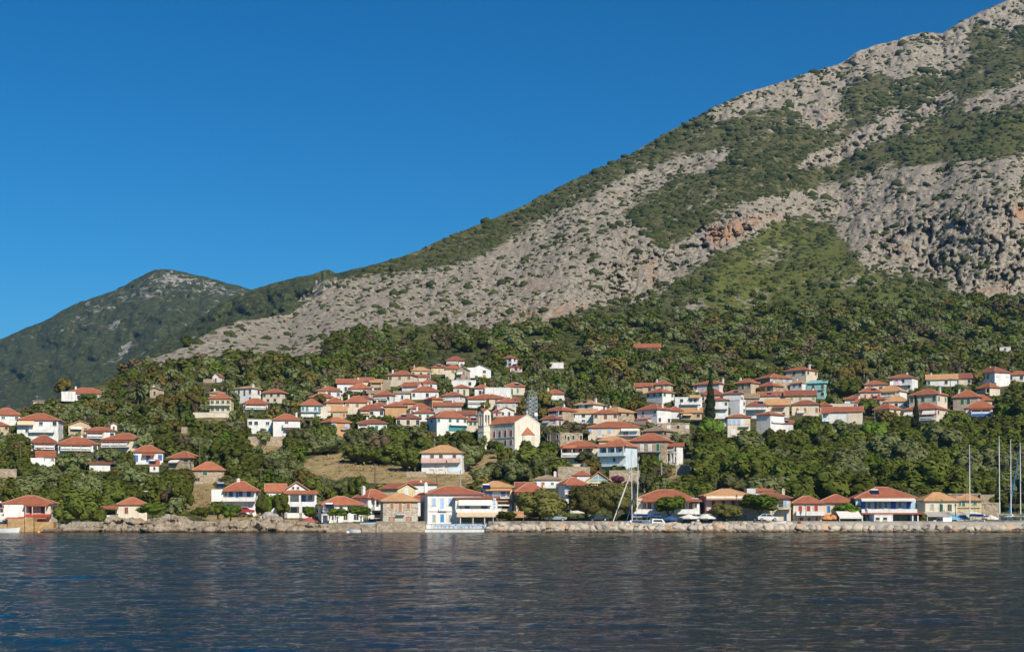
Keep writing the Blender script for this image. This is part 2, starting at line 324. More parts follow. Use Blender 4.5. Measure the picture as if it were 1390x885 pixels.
# spurs and gullies running down to the left, rock relief, small ledges
u = (XX*.82-YY*.57); vq = (XX*.57+YY*.82)
rel = (ridged(vq/95, u/260, 4, 3)-.5)*34 + fbm(XX/34, YY/22, 9, 4)*15 + fbm(XX/9, YY/6, 31, 3)*5*(.35+samp(ROCK, XX, YY))
rk = samp(ROCK, XX, YY)
rel += rk*((ridged(XX/26+YY/60, YY/20, 41, 4)-.5)*17 + fbm(XX/4.2, YY/3.2, 51, 2)*5.5)
rel *= 1-.62*samp(CLIFF, XX, YY)
rel += samp(CLIFF, XX, YY)*((ridged(XX/17+YY/50, YY/60, 45, 3)-.5)*9)
# clefts and overhang shadows in the cliffs
def seg(x, y, a, b):
    dx, dy = b[0]-a[0], b[1]-a[1]; t = np.clip(((x-a[0])*dx+(y-a[1])*dy)/(dx*dx+dy*dy), 0, 1); return np.hypot(x-a[0]-t*dx, y-a[1]-t*dy)
CLEFT = [([(951, 302), (953, 330), (960, 348)], 30, 4.5), ([(962, 300), (1010, 294), (1058, 288)], 13, 3.5), ([(1204, 312), (1214, 340), (1238, 360)], 26, 5), ([(1236, 300), (1246, 345)], 20, 4), ([(1262, 300), (1256, 335), (1270, 380)], 26, 4.5), ([(1284, 326), (1302, 392)], 22, 4.5), ([(1190, 312), (1204, 345)], 16, 4), ([(1330, 330), (1338, 380)], 14, 4),
  ([(846, 330), (838, 385), (832, 414)], 18, 4), ([(894, 345), (888, 398)], 20, 4), ([(864, 340), (858, 372)], 13, 3.5), ([(876, 318), (898, 350)], 12, 4), ([(820, 330), (812, 380)], 10, 3.5), ([(700, 380), (760, 370)], 9, 3), ([(640, 440), (700, 425), (760, 412)], 9, 3), ([(1070, 240), (1140, 205), (1210, 170), (1290, 140)], 14, 6), ([(970, 160), (1050, 180), (1110, 172)], 10, 7), ([(905, 352), (930, 372)], 14, 4), ([(1370, 285), (1366, 330)], 14, 4)]
wx_ = XX+fbm(XX/9, YY/9, 71, 3)*12; wy_ = YY+fbm(XX/9, YY/9, 73, 3)*11
for pts_, dep, wd in CLEFT:
    m_ = np.min([seg(wx_, wy_, p_, q_) for p_, q_ in zip(pts_[:-1], pts_[1:])], 0); rel += dep*.7*np.exp(-(m_/(wd*.72))**2)*np.clip(2.2*vn(XX/8, YY/8, 75)-.35, 0, 1.5)
rel += rk*(ridged(vq/15+fbm(XX/30, YY/30, 85, 2)*.8, u/130, 87, 3)-.5)*13
cr_ = ridged(XX/17+YY/60+fbm(XX/14, YY/14, 83, 2)*.5, YY/34, 81, 4); rel += np.clip((cr_-.77)/.09, 0, 1)*(3+10*samp(CLIFF, XX, YY))*np.clip(rk*1.5, 0, 1)
D = D+rel*fade*D/1200*np.clip((D-600)/250, 0, 1)
D += np.clip((YY-500)/30, 0, 1)*np.clip((702-YY)/20, 0, 1)*fbm(XX/18, YY/9, 61, 3)*1.3
def toworld(x, y, d): return np.stack([(x-CX)/F*d, d, EYE+(HY-y)/F*d], -1)
P = toworld(XX, YY, D)
# the foot: quay or beach in front, the back of the ridge behind
ef = np.where(xs > 822, 283.5, np.where((xs > 576) & (xs < 663), 272.5, np.where(xs < 80, 276.5, 264.5))); zq = np.where((xs > 576) & (xs < 663), 1.32, np.where((xs > 428) & (xs <= 576), 1.38, np.where(xs < 80, 1.3, 1.95))); foot = []
for Yf, Zf in ((0, -2.5), (.03, 0), (1, .03)):
    yf = ef+Yf*(288-ef); foot.append(np.stack([(xs-CX)/F*yf, yf, Zf+(zq if Zf >= 0 else 0)+0*xs], -1))
back = []
for t, dz in ((60, -8), (260, -70), (700, -260), (1300, -520)):
    q = P[-1].copy(); q[:, 0] *= (q[:, 1]+t)/q[:, 1]; q[:, 1] += t; q[:, 2] = np.maximum(q[:, 2]+dz, -3); back.append(q)
PP = np.concatenate([np.array(foot), P, np.array(back)], 0); nr, nc = PP.shape[:2]
ii = np.arange((nr-1)*nc).reshape(nr-1, nc)[:, :-1].ravel()
quads = np.stack([ii, ii+1, ii+nc+1, ii+nc], 1)
me = npmesh('hillside', PP.reshape(-1, 3), quads, HILL, smooth=True)
MEADOW = mask([([(925, 425), (930, 400), (960, 360), (1010, 330), (1060, 305), (1120, 300), (1150, 335), (1190, 372), (1260, 395), (1390, 405), (1450, 410), (1450, 460), (1300, 470), (1150, 470), (1000, 455)], .95), ([(640, 470), (760, 440), (900, 425), (1000, 450), (1450, 455), (1450, 515), (1100, 505), (900, 505), (700, 490)], .6), ([(470, 470), (520, 446), (580, 440), (650, 452), (620, 470), (520, 486)], .8), ([(640, 350), (700, 340), (720, 356), (660, 362)], .5), ([(1180, 205), (1390, 150), (1450, 150), (1450, 205), (1250, 222)], .35)], 5, 8)
msk = np.zeros((nr, nc, 4)); ex = lambda M: np.concatenate([np.zeros((3, nc)), M, np.repeat(M[-1:], 4, 0)], 0)
green_noise = fbm(u/85, vq/13, 91, 4)*.9+fbm(XX/22, YY/12, 93, 3)*.5
upper = np.clip((470-YY)/60, 0, 1)*np.clip((XX-560)/200, 0, 1)
msk[..., 0] = ex(np.clip(rk+.27*np.clip((470-YY)/60, 0, 1)+.28*upper*green_noise-.24*samp(MEADOW, XX, YY), 0, 1)); msk[..., 1] = ex(np.clip(samp(DRY, XX, YY)+.12*np.clip((YY-500)/20, 0, 1), 0, 1)); msk[..., 2] = ex(samp(ORANGE, XX, YY)); msk[..., 3] = ex(samp(MEADOW, XX, YY))
msk[:3, :, 1] = .5; msk[:3, :, 0] = .75
vattr(me, 'ground', msk.reshape(-1, 4))
tag(link('mountain', me), 'rocky scrub covered mountain rising behind the village', 'mountain', kind='structure')
def tpos(x, y):
    """interpolated terrain point seen at pixel x,y (arrays)"""
    x = np.asarray(x, float); y = np.asarray(y, float)
    c = np.interp(x, xs, np.arange(len(xs))); i = np.clip(c.astype(int), 0, len(xs)-2)
    v = np.clip((706.6-y)/(706.6-ysk[i]), 0, 1)*(NR-1); j = np.clip(v.astype(int), 0, NR-2); a, b = (c-i)[..., None], (v-j)[..., None]
    return (P[j, i]*(1-a)+P[j, i+1]*a)*(1-b)+(P[j+1, i]*(1-a)+P[j+1, i+1]*a)*b

# far hills on the left
def far_hill(name, label, sk, y0, Y0, Y1, seed, rocks, step=1.5, rows=150):
    x = np.arange(sk[0][0], sk[-1][0], step); top = np.interp(x, [a for a, b in sk], [b for a, b in sk])+fbm(x/9, x*0, seed, 3)*1.1
    v = np.linspace(0, 1, rows)[:, None]; y = y0-(y0-top[None, :])*v; X = np.repeat(x[None, :], rows, 0)
    d = Y0+(Y1-Y0)*v**.9+0*X
    d = d+((ridged(X/48+y/70, y/60-X/160, seed, 4)-.5)*150+fbm(X/16, y/11, seed+3, 4)*30+fbm(X/5, y/4, seed+5, 2)*9)*np.clip(v*4, 0, 1)*np.clip((1-v)*12+.15, 0, 1)*Y1/3000
    p = toworld(X, y, d); bk = []
    for t, dz in ((200, -50), (900, -330), (1500, -800)):
        q = p[-1].copy(); q[:, 1] += t; q[:, 2] = np.maximum(q[:, 2]+dz, -3); bk.append(q)
    p2 = np.concatenate([p, np.array(bk)], 0); r_, c_ = p2.shape[:2]; i = np.arange((r_-1)*c_).reshape(r_-1, c_)[:, :-1].ravel()
    m = npmesh(name, p2.reshape(-1, 3), np.stack([i, i+1, i+c_+1, i+c_], 1), FARHILL, smooth=True)
    M = mask(rocks, 2, 5); g = np.zeros((r_, c_, 3)); g[:rows, :, 0] = np.maximum(samp(M, X, y), .27); g[rows:, :, 0] = g[rows-1, :, 0]
    vattr(m, 'ground', g.reshape(-1, 3)); return tag(link(name, m), label, 'hill', kind='structure')
def far_mat():
    k = NT('far_scrub'); a = k.n('ShaderNodeVertexColor', layer_name='ground'); sep = k.n('ShaderNodeSeparateColor'); k.l(a.outputs[0], sep.inputs[0]); o = k.coord()
    n1 = k.noise(.012, 6, .65, o); n2 = k.noise(.06, 5, .7, o); n3 = k.noise(.2, 3, .6, o)
    nn = k.math('ADD', k.math('MULTIPLY', k.math('SUBTRACT', n2, .5), 2.2), k.math('MULTIPLY', k.math('SUBTRACT', n1, .5), .8))
    rm = k.ramp(k.math('ADD', sep.outputs[0], k.math('MULTIPLY', nn, .75)), [(.50, (0, 0, 0)), (.60, (1, 1, 1))])
    veg = k.ramp(n2, [(.3, (.045, .056, .022)), (.55, (.075, .090, .032)), (.75, (.125, .130, .055))])
    veg = k.mix(k.ramp(n1, [(.5, (0, 0, 0)), (.68, (.7, .7, .7))]), veg, (.08, .09, .032)); veg = k.mix(1, veg, k.ramp(k.noise(.11, 4, .75, o), [(.38, (.35, .38, .40)), (.62, (1.25, 1.2, 1.1))]), 'MULTIPLY')
    k.col(k.mix(rm, veg, k.ramp(n3, [(.3, (.24, .22, .19)), (.7, (.44, .41, .36))]))); k.rough(.95, .1)
    k.bump(k.math('ADD', k.math('MULTIPLY', n2, 18), k.math('MULTIPLY', n3, 7)), .6, 1); return k.m
FARHILL = far_mat()
far_hill('distant_hill', 'blue green hill with a rocky top far off at the left', [(-900, 640), (-400, 580), (-150, 512), (0, 461), (30, 447), (66, 433), (85, 421), (109, 410), (156, 394), (199, 371), (212, 366), (225, 365), (252, 370), (285, 378), (331, 390), (420, 415), (560, 470)],
    690, 900, 2900, 101, [([(195, 372), (225, 364), (300, 384), (335, 392), (310, 400), (262, 395), (215, 398), (180, 402), (165, 396)], .49), ([(110, 410), (200, 372), (225, 363), (330, 390), (345, 400), (300, 415), (200, 412), (120, 440)], .40), ([(90, 420), (130, 404), (128, 412), (95, 425)], .50), ([(142, 448), (160, 432), (165, 440), (148, 452)], .95), ([(130, 497), (160, 478), (172, 458), (182, 458), (168, 485), (142, 497)], .80), ([(70, 515), (86, 508), (84, 518), (72, 520)], .6), ([(240, 455), (262, 442), (258, 455)], .45)])
far_hill('middle_ridge', 'dark green ridge between the distant hill and the mountain', [(60, 560), (140, 520), (200, 478), (250, 445), (300, 412), (340, 394), (374, 383), (400, 377), (424, 373), (438, 367), (446, 366), (456, 371), (500, 361), (545, 348), (620, 340), (760, 330)],
    640, 950, 1750, 131, [([(430, 372), (446, 365), (462, 374), (500, 364), (480, 392), (440, 398), (410, 420), (395, 412)], .52), ([(300, 420), (343, 396), (350, 402), (310, 424), (262, 452), (240, 460)], .46)])
# ================================================================== houses
_cache = {}
def opening_mesh(kind, w, h):
    w = round(w, 1); h = round(h, 1); key = (kind, w, h)
    if key in _cache: return _cache[key]
    b = MB(); pane = None
    if kind in 'wk':                                   # window with frame and glass
        fm = PAINT[kind]; t = .065
        b.box(-w/2, -w/2+t, -.09, .03, 0, h, fm); b.box(w/2-t, w/2, -.09, .03, 0, h, fm); b.box(-w/2+t, w/2-t, -.09, .03, 0, t, fm); b.box(-w/2+t, w/2-t, -.09, .03, h-t, h, fm)
        b.box(-.025, .025, -.07, .03, t, h-t, fm); b.box(-w/2-.1, w/2+.1, -.16, .03, -.1, -.003, TRIM)
        p = MB().box(-w/2+t, w/2-t, -.035, .02, t, h-t, GLASS); pane = p.mesh('pane')
        if w > .5: pass
        r = (b.mesh('window'), pane, 'window')
    elif kind == 'x':                                  # stone surround, dark panel painted as the shade inside the hole
        t = .14
        b.box(-w/2-t, -w/2, -.10, .03, -t, h+t, TRIM); b.box(w/2, w/2+t, -.10, .03, -t, h+t, TRIM); b.box(-w/2, w/2, -.10, .03, h, h+t, TRIM); b.box(-w/2, w/2, -.12, .03, -t, 0, TRIM)
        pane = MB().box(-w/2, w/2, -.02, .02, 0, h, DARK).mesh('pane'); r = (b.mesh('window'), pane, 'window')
    elif kind in 'dD' or (kind.isupper()):
        c = PAINT[kind.lower()]; t = .1
        b.box(-w/2-t, -w/2, -.06, .03, 0, h+t, TRIM); b.box(w/2, w/2+t, -.06, .03, 0, h+t, TRIM); b.box(-w/2, w/2, -.06, .03, h, h+t, TRIM)
        b.box(-w/2, -.02, -.045, .02, .02, h, c); b.box(.02, w/2, -.045, .02, .02, h, c)
        for s in (-1, 1):
            for z0, z1 in ((.12, .42), (.48, .92)): b.box(s*w/4-w*.15, s*w/4+w*.15, -.07, -.046, h*z0, h*z1, c)
        r = (b.mesh('door'), None, 'door')
    else:
        c = PAINT[kind]; t = .09
        b.box(-w/2-t, -w/2, -.06, .03, -.05, h+t, TRIM); b.box(w/2, w/2+t, -.06, .03, -.05, h+t, TRIM); b.box(-w/2, w/2, -.06, .03, h, h+t, TRIM); b.box(-w/2-t-.05, w/2+t+.05, -.13, .03, -.14, -.052, TRIM)
        for x0, x1 in ((-w/2, -.015), (.015, w/2)):
            n = 5
            for q in range(n): b.box(x0+.03, x1-.03, -.085, -.03, h*q/n+.02, h*(q+1)/n-.02, c)
            b.box(x0, x1, -.06, -.02, 0, h, c)
        r = (b.mesh('shutter'), None, 'shutter')
    _cache[key] = r; return r
def opening(root, kind, x, z, w, h, y=0, rz=0):
    me, pane, nm = opening_mesh(kind, max(.4, w), max(.5, h))
    o = link(nm, me, root, (x, y, z), rz)
    if pane: link('pane', pane, o)
    return o

def roof_mesh(typ, w, d, h, rh, oh, mat, cap=False, front=None):
    """closed roof solid over a w x d plan whose front edge lies at y=0"""
    b = MB(); x0, x1, y0, y1 = -w/2-oh, w/2+oh, -oh, d+oh; t = .16; W, Dp = x1-x0, y1-y0
    E = [(x0, y0), (x1, y0), (x1, y1), (x0, y1)]; lo = [(x, y, h) for x, y in E]; hi = [(x, y, h+t) for x, y in E]
    z = h+rh
    if typ == 'h':
        if W >= Dp: a = min(Dp/2, W*.45); r0, r1 = (x0+a, (y0+y1)/2, z), (x1-a, (y0+y1)/2, z)
        else: a = W/2; r0, r1 = ((x0+x1)/2, y0+a, z), ((x0+x1)/2, y1-a, z)
        V = lo+hi+[r0, r1]
        if W >= Dp: top = [(4, 5, 9, 8), (5, 6, 9), (6, 7, 8, 9), (7, 4, 8)]
        else: top = [(4, 5, 8), (5, 6, 9, 8), (6, 7, 9), (7, 4, 8, 9)]
        b.add(V, [(0, 1, 5, 4), (1, 2, 6, 5), (2, 3, 7, 6), (3, 0, 4, 7), (0, 3, 2, 1)]+top, mat)
        ends = [(hi[0], r0), (hi[1], r1 if W >= Dp else r0), (hi[2], r1), (hi[3], r0 if W >= Dp else r1), (r0, r1)]
    elif typ == 'g':                                   # ridge along the front
        ym = (y0+y1)/2; zt = z+.02; sl = (zt-h-t)/(ym-y0)
        for ya in (y0, y1): b.add([(x0, ya, h), (x1, ya, h), (x1, ym, zt-t), (x0, ym, zt-t), (x0, ya, h+t), (x1, ya, h+t), (x1, ym, zt), (x0, ym, zt)], [(0, 3, 2, 1), (4, 5, 6, 7), (0, 1, 5, 4), (1, 2, 6, 5), (3, 0, 4, 7)], mat)
        ends = [((x0, ym, z), (x1, ym, z)), ((x0, y0, h+t), (x0, ym, z)), ((x1, y0, h+t), (x1, ym, z))]
    elif typ == 'f':                                   # gable to the front
        xm = (x0+x1)/2; zt = z+.02
        for xa in (x0, x1): b.add([(xa, y0, h), (xa, y1, h), (xm, y1, zt-t), (xm, y0, zt-t), (xa, y0, h+t), (xa, y1, h+t), (xm, y1, zt), (xm, y0, zt)], [(0, 3, 2, 1), (4, 5, 6, 7), (0, 1, 5, 4), (1, 2, 6, 5), (3, 0, 4, 7)], mat)
        ends = [((xm, y0, z), (xm, y1, z)), ((x0, y0, h+t), (xm, y0, z)), ((x1, y0, h+t), (xm, y0, z))]
    elif typ == 'm':                                   # lean-to rising to the back
        V = lo+[(x0, y0, h+t), (x1, y0, h+t), (x1, y1, z+t), (x0, y1, z+t)]
        b.add(V, [(0, 1, 5, 4), (1, 2, 6, 5), (2, 3, 7, 6), (3, 0, 4, 7), (0, 3, 2, 1), (4, 5, 6, 7)], mat); ends = []
    caps = None
    if cap and ends:
        c = MB()
        for p, q in ends: c.tube(Vector(p)+Vector((0, 0, -.01)), Vector(q)+Vector((0, 0, -.01)), .10, .10, CAPS, 6)
        caps = c.mesh('ridge_tiles')
    return b.mesh('roof'), caps

HOUSES = []; RECTS = []; FOOT = []
def H(xl, xr, yb, ye, yr, wall, roof, typ, side, floors, label, ext=(), sd=None, Y=None, cat='house', name='house', dr=.8, win=1.0, hide=None):
    Yd = Y or float(Yv(yb)); s = F/Yd; pw = (xr-xl)*.965; mid = (xl+xr)/2; xl, xr = mid-pw/2, mid+pw/2
    if typ == 'n': xl, xr = mid-pw/.965/2, mid+pw/.965/2; pw = xr-xl
    sp = abs(side); pf = pw-sp
    th = math.atan2(sp, dr*pf) if sp else math.radians(rnd.uniform(-2, 2))
    xo = xl+pf/2 if side >= 0 else xl+sp+pf/2
    al = math.atan((xo-CX)/F); w = pf*math.cos(al)/s/math.cos(th); d = max(3.2, min(dr*w if sp else max(.75*w, min(w, 6)), 11))
    if not sp and w < 5.5: d = max(d, 4.5)
    rho = -al-(th if side >= 0 else -th)
    org = at(xo, yb, Yd); h = (yb-ye)/s
    if typ == 'n': rh = 0
    else:
        yc = Yd+d/2*math.cos(rho); zr = EYE+(HY-yr)/F*yc; rh = max(.35, zr-org.z-h)
        if typ == 'm': rh = max(.3, min(rh, d*.4))
        elif typ == 'h' or typ == 'g': rh = min(rh, max(.55*d/2*1.5, 1.2))
    root = empty(name, org, rho, label, cat); root['px'] = (xl, xr, yb, yr)
    del root['px']
    big = s > 5.2
    b = MB(); wm = WALL[wall]; ht = h+.05 if typ != 'n' else h
    b.box(-w/2, w/2, 0, d, -3.0, ht, wm)
    if typ == 'f': b.prism([(-w/2, ht), (w/2, ht), (0, h+rh-.13)], 0.004, d-.004, wm)
    if typ == 'g': b.add([(x, y, z) for x in (-w/2+.004, w/2-.004) for y, z in ((0, ht), (d, ht), (d/2, h+rh-.13))], [(0, 1, 2), (3, 5, 4), (0, 2, 5, 3), (1, 4, 5, 2)], wm)
    if typ == 'n':
        for a in ((-w/2-.06, w/2+.06, -.06, .2), (-w/2-.06, w/2+.06, d-.2, d+.06)): b.box(a[0], a[1], a[2], a[3], h-.02, h+.32, wm)
        for x in (-w/2-.06, w/2-.2): b.box(x, x+.26, .2, d-.2, h-.02, h+.32, wm)
    if big: b.box(-w/2-.05, w/2+.05, -.05, d+.05, -3, .35, wm)
    wo = b.build('wall', root)
    ro = None
    if typ != 'n':
        oh = min(.5, .06*w+.1) if not typ == 'f' else .35
        me, caps = roof_mesh(typ, w, d, h, rh, oh, ROOF[roof], s > 3.3)
        ro = link('roof', me, root)
        if caps: link('ridge_tiles', caps, ro)
    L = lambda x: (x-xo)*math.cos(al)/s/math.cos(th)       # photo column -> local x on the front wall
    Zl = lambda y: (yb-y)/s
    def rows(fl, length, place):
        n = len(fl); fh = h/max(n, 1)
        for r, rowstr in enumerate(fl):
            z0 = h-(r+1)*fh; c = len(rowstr)
            for q, ch in enumerate(rowstr):
                if ch in '. ': continue
                slot = length/c; ww = min(1.25*win, slot*.66)
                if ch.isupper(): place(ch, -length/2+(q+.5)*slot, z0+.06, min(ww, 1.1), min(fh*.80, 2.3))
                else: place(ch, -length/2+(q+.5)*slot, z0+fh*.30, ww, min(fh*.52, 1.6*win))
    if floors: rows(floors, w, lambda k, x, z, a, c: opening(root, k, x, z, a, c))
    if sd:
        if side >= 0: rows(sd, d, lambda k, x, z, a, c: opening(root, k, w/2, z, a, c, d/2+x, math.pi/2))
        else: rows(sd, d, lambda k, x, z, a, c: opening(root, k, -w/2, z, a, c, d/2-x, -math.pi/2))
    if not ext and s < 5.2 and typ != 'n':               # the small extras each plain house carries
        q = rnd.random(); ext = []
        if q < .40: ext.append(('chim', rnd.choice((.12, .3, .72, .88)), rnd.choice('WWCT')))
        if .3 < q < .55: ext.append(('awn', xl+pf*.1, xl+pf*.55, yb-(yb-ye)*.86, yb-(yb-ye)*.62, 1.1, rnd.choice('hcg')))
        if q > .80: ext.append(('solar', rnd.uniform(.25, .75), .4))
    if s < 6 and rnd.random() < .55 and typ != 'n':
        a_ = MB(); ax, ay = rnd.uniform(-.3, .3)*w, d*.5; a_.tube((ax, ay, h+rh*.3), (ax, ay, h+rh+1.9), .045, .035, GALV, 5)
        for dz_ in (.25, .6): a_.box(ax-.55+dz_*.3, ax+.55-dz_*.3, ay-.03, ay+.03, h+rh+1.75-dz_, h+rh+1.81-dz_, GALV)
        a_.build('antenna', ro or root)
    for e in ext:
        k = e[0]
        if k == 'chim':
            fx = e[1]; x = (fx-.5)*w*.9; hh = rh*.7+.9; cm = MB(); m = WALL[e[2] if len(e) > 2 else 'W']
            cm.box(x-.3, x+.3, d*.45, d*.45+.6, h+.1, h+hh, m); cm.box(x-.38, x+.38, d*.45-.08, d*.45+.68, h+hh, h+hh+.12, m); cm.box(x-.2, x+.2, d*.45+.1, d*.45+.5, h+hh+.12, h+hh+.35, m)
            cm.build('chimney', ro or root)
        elif k == 'win': opening(root, e[1], (L(e[2])+L(e[4]))/2, Zl(e[5]), abs(L(e[4])-L(e[2])), Zl(e[3])-Zl(e[5]))     # exact opening
        elif k == 'sidewin':                               # (kind, fraction along the side, z0, w, h)
            sg = 1 if side >= 0 else -1; opening(root, e[1], sg*w/2, e[3], e[4], e[5], e[2]*d, sg*math.pi/2)
        elif k == 'balc':                                  # x0,x1,ytop,ybot, depth, kind
            x0, x1, z1, z0 = L(e[1]), L(e[2]), Zl(e[3]), Zl(e[4]); dep = e[5]; m = e[7] if len(e) > 7 else WALL['W']; bo = MB()
            bo.box(x0, x1, -dep, -.003, z0-.16, z0, m); bb = bo.build('balcony', root); rl = MB()
            if e[6] == 'solid':
                rl.box(x0, x1, -dep, -dep+.12, z0+.002, z1, m); rl.box(x0, x0+.12, -dep+.122, -.003, z0+.002, z1, m); rl.box(x1-.12, x1, -dep+.122, -.003, z0+.002, z1, m)
                rl.build('parapet', bb)
            else:
                mm = METAL if e[6] == 'rail' else e[6]
                z1 = max(z1, z0+.8); n = max(3, int((x1-x0)/.35))
                rl.box(x0, x1, -dep, -dep+.06, z1-.06, z1, mm)
                for q in range(n+1): xx = x0+(x1-x0-.05)*q/n; rl.box(xx, xx+.04, -dep+.01, -dep+.05, z0+.002, z1-.06, mm)
                for xx in (x0, x1-.05): rl.box(xx, xx+.05, -dep+.062, -.003, z1-.06, z1, mm)
                rl.build('railing', bb)
        elif k == 'awn':                                   # x0,x1,ytop,ybot,depth,colour
            x0, x1, z1, z0 = L(e[1]), L(e[2]), Zl(e[3]), Zl(e[4]); m = CANVAS[e[6]]; aw = MB()
            aw.slab(x0, x1, -e[5], z0+.12, -.01, z1, .05, m); aw.box(x0, x1, -e[5]-.03, -e[5], z0-.08, z0+.17, m); aw.build('awning', root)
        elif k == 'band':                                  # tiled lean-to strip x0,x1,ytop,ybot,depth,roofkey
            x0, x1, z1, z0 = L(e[1]), L(e[2]), Zl(e[3]), Zl(e[4]); bm = MB(); bm.slab(x0, x1, -e[5], z0, -.01, max(z1, z0+.2), .12, ROOF[e[6]]); bm.build('porch_roof', root)
        elif k == 'cols':                                  # posts: list of px columns, ytop, ybot, depth, radius
            for x in e[1]:
                c = MB(); r = e[5]; c.box(L(x)-r, L(x)+r, -e[4], -e[4]+2*r, Zl(e[3])-(.02), Zl(e[2]), e[6] if len(e) > 6 else WALL['W']); c.build('column', root)
        elif k == 'block':                                 # volume in front of / beside the house: x0,x1,ytop,ybot,y0,y1,wallkey
            c = MB(); c.box(L(e[1]), L(e[2]), e[5], e[6], Zl(e[4]), Zl(e[3]), WALL[e[7]] if isinstance(e[7], str) else e[7]); c.build(e[8] if len(e) > 8 else 'wall', root)
        elif k == 'porch':                                 # veranda: x0,x1,ytop,ybot,depth : floor, posts and roof edge
            x0, x1, z1, z0 = L(e[1]), L(e[2]), Zl(e[3]), Zl(e[4]); dep = e[5]; c = MB(); m = WALL[e[6]] if len(e) > 6 else WALL['W']
            c.box(x0, x1, -dep, -.003, z0-.25, z0, m)
            n = max(1, int((x1-x0)/2.6))
            for q in range(n+1): xx = x0+(x1-x0-.2)*q/n; c.box(xx, xx+.2, -dep, -dep+.2, z0+.002, z1-.002, m)
            c.box(x0, x1, -dep, -dep+.1, z0+.3, z0+.95, m); c.build('veranda', root)
            rr = MB(); rr.slab(x0-.2, x1+.2, -dep-.3, z1, -.01, z1+.35, .12, ROOF[roof] if roof in ROOF else CONC); rr.build('porch_roof', root)
            dk = MB(); dk.box(x0+.1, x1-.1, -.04, -.004, z0+.1, z1-.05, DARK)
        elif k == 'solar':
            x = (e[1]-.5)*w*.8; sm = MB(); zz = h+rh*e[2]+.15; yy = d/2*e[2]-.4
            sm.slab(x-.85, x+.85, yy-.4, zz-.3, yy+.7, zz+.45, .06, PANEL); sm.tube((x-.7, yy+.85, zz+.6), (x+.7, yy+.85, zz+.6), .2, .2, GALV, 8); sm.box(x-.65, x-.6, yy+.8, yy+.9, zz-.9, zz+.5, GALV); sm.box(x+.6, x+.65, yy+.8, yy+.9, zz-.9, zz+.5, GALV)
            sm.build('solar_heater', ro or root)
        elif k == 'arch':
            pass
    HOUSES.append((label, (xl+xr)/2, (yb+yr)/2, xl, xr, yr, yb, Yd, root)); RECTS.append((xl-1, xr+1, yr-1, yb-(yb-ye)*.25 if hide is None else hide, Yd))
    ctr = Matrix.Rotation(rho, 4, 'Z') @ Vector((0, d/2, 0)); FOOT.append((org.x+ctr.x, org.y+ctr.y, max(w, d)/2+.8))
    return root

# ---------- the village, back to front; x range, ground, eaves, ridge in photo pixels
H(-10, 28, 578, 563.5, 553.5, 'W', 'R', 'h', 0, ['.w.w', '....'], 'red hipped house cut by the left edge')
H(-12, 12, 592, 578, 572.5, 'T', 'R', 'h', 0, ['.k.k', '..x.'], 'tan house cut by the left edge')
H(22, 89, 600, 570.5, 561, 'W', 'R', 'h', 9, ['.k.w.k', '.w..w.', '......'], 'long white house with a beige corner awning', [('awn', 25, 47, 570.8, 577, 1.6, 'c'), ('balc', 40, 74, 583, 586.5, 1.3, 'solid')], ['x.x', 'x.x'])
H(92, 127, 590, 578, 571.5, 'T', 'U', 'f', 0, ['.w.w.'], 'low tan gabled house with white trim')
H(115, 157, 598, 585, 579.5, 'W', 'R', 'h', 0, ['kkk.k'], 'white house with dark wide windows', [('porch', 118, 140, 588, 594, 1.5)])
H(150, 159, 586, 577, 574, 'W', 'U', 'f', 0, ['.x.'], 'tiny white shed among olive trees')
H(41, 78, 613, 601, 588.5, 'W', 'D', 'h', 0, ['k.K.k'], 'dark red pyramid roofed house with a veranda', [('porch', 46, 74, 603, 609, 1.6)])
H(78, 134, 614, 603, 593, 'W', 'R', 'h', 0, ['k.k.k.k'], 'broad low red roof behind dark round trees', [('porch', 82, 124, 605, 611, 1.6), ('chim', .62)])
H(138, 203, 613, 597, 588, 'C', 'R', 'h', 15, ['.k..k..k', '........'], 'long hipped house above a leafy hollow', [('porch', 140, 176, 600, 606, 1.8)], ['.x'])
H(180, 222, 629, 614, 604.5, 'W', 'R', 'h', 0, ['B.B.b'], 'white cottage with bright blue doors', [('band', 193, 210, 615, 618.5, 1.6, 'R'), ('block', 184, 219, 627.5, 632, -1.6, -.003, 'W', 'terrace')])
H(49, 75, 634, 620.5, 610.5, 'W', 'R', 'm', 0, ['.k.w', '....'], 'small lean-to house over white terraces', [('block', 36, 60, 622, 640, -2.5, -.003, 'W', 'terrace'), ('block', 46, 68, 630, 640, -5, -2.502, 'W', 'terrace')])
H(121, 150, 640, 630, 627, 'W', 'D', 'm', 0, ['......'], 'low white garden building with dark red edge')
H(88, 147, 545, 534.5, 526.5, 'W', 'R', 'h', 0, ['k.k..k.k'], 'white house high up beside the palm', [('chim', .2), ('block', 84, 103, 533, 546, -3.5, -.003, 'W', 'annex')])
H(45, 60, 553, 545, 543, 'C', 'U', 'm', 0, ['.k.'], 'small cream hut below the autumn tree')
H(203, 223, 540, 529, 526, 'T', 'U', 'f', 6, ['.x.'], 'grey tan ruin near the palm')
H(284, 318, 561, 541.5, 534, 'Y', 'R', 'h', 4, ['wwww', 'wwww'], 'pale yellow house with two white balconies', [('balc', 285, 313, 546.5, 550, 1.3, 'rail', WALL['W']), ('balc', 285, 313, 555.5, 559, 1.3, 'rail', WALL['W'])], ['..', '..'])
H(284, 306, 545, 534, 530.5, 'T', 'U', 'h', 0, ['...'], 'tan roof peeping behind the yellow house', Y=556)
H(318, 355, 548, 527.5, 524.5, 'W', 'A', 'h', 13, ['.k.K.k', '.k...k'], 'square white house under a low tan roof', [('chim', .85)], ['.k', '..'])
H(356, 391, 547, 533.5, 528, 'C', 'R', 'h', 10, ['k.k.k', '.k.k.'], 'cream house right of the square white house', [], ['.k', '..'])
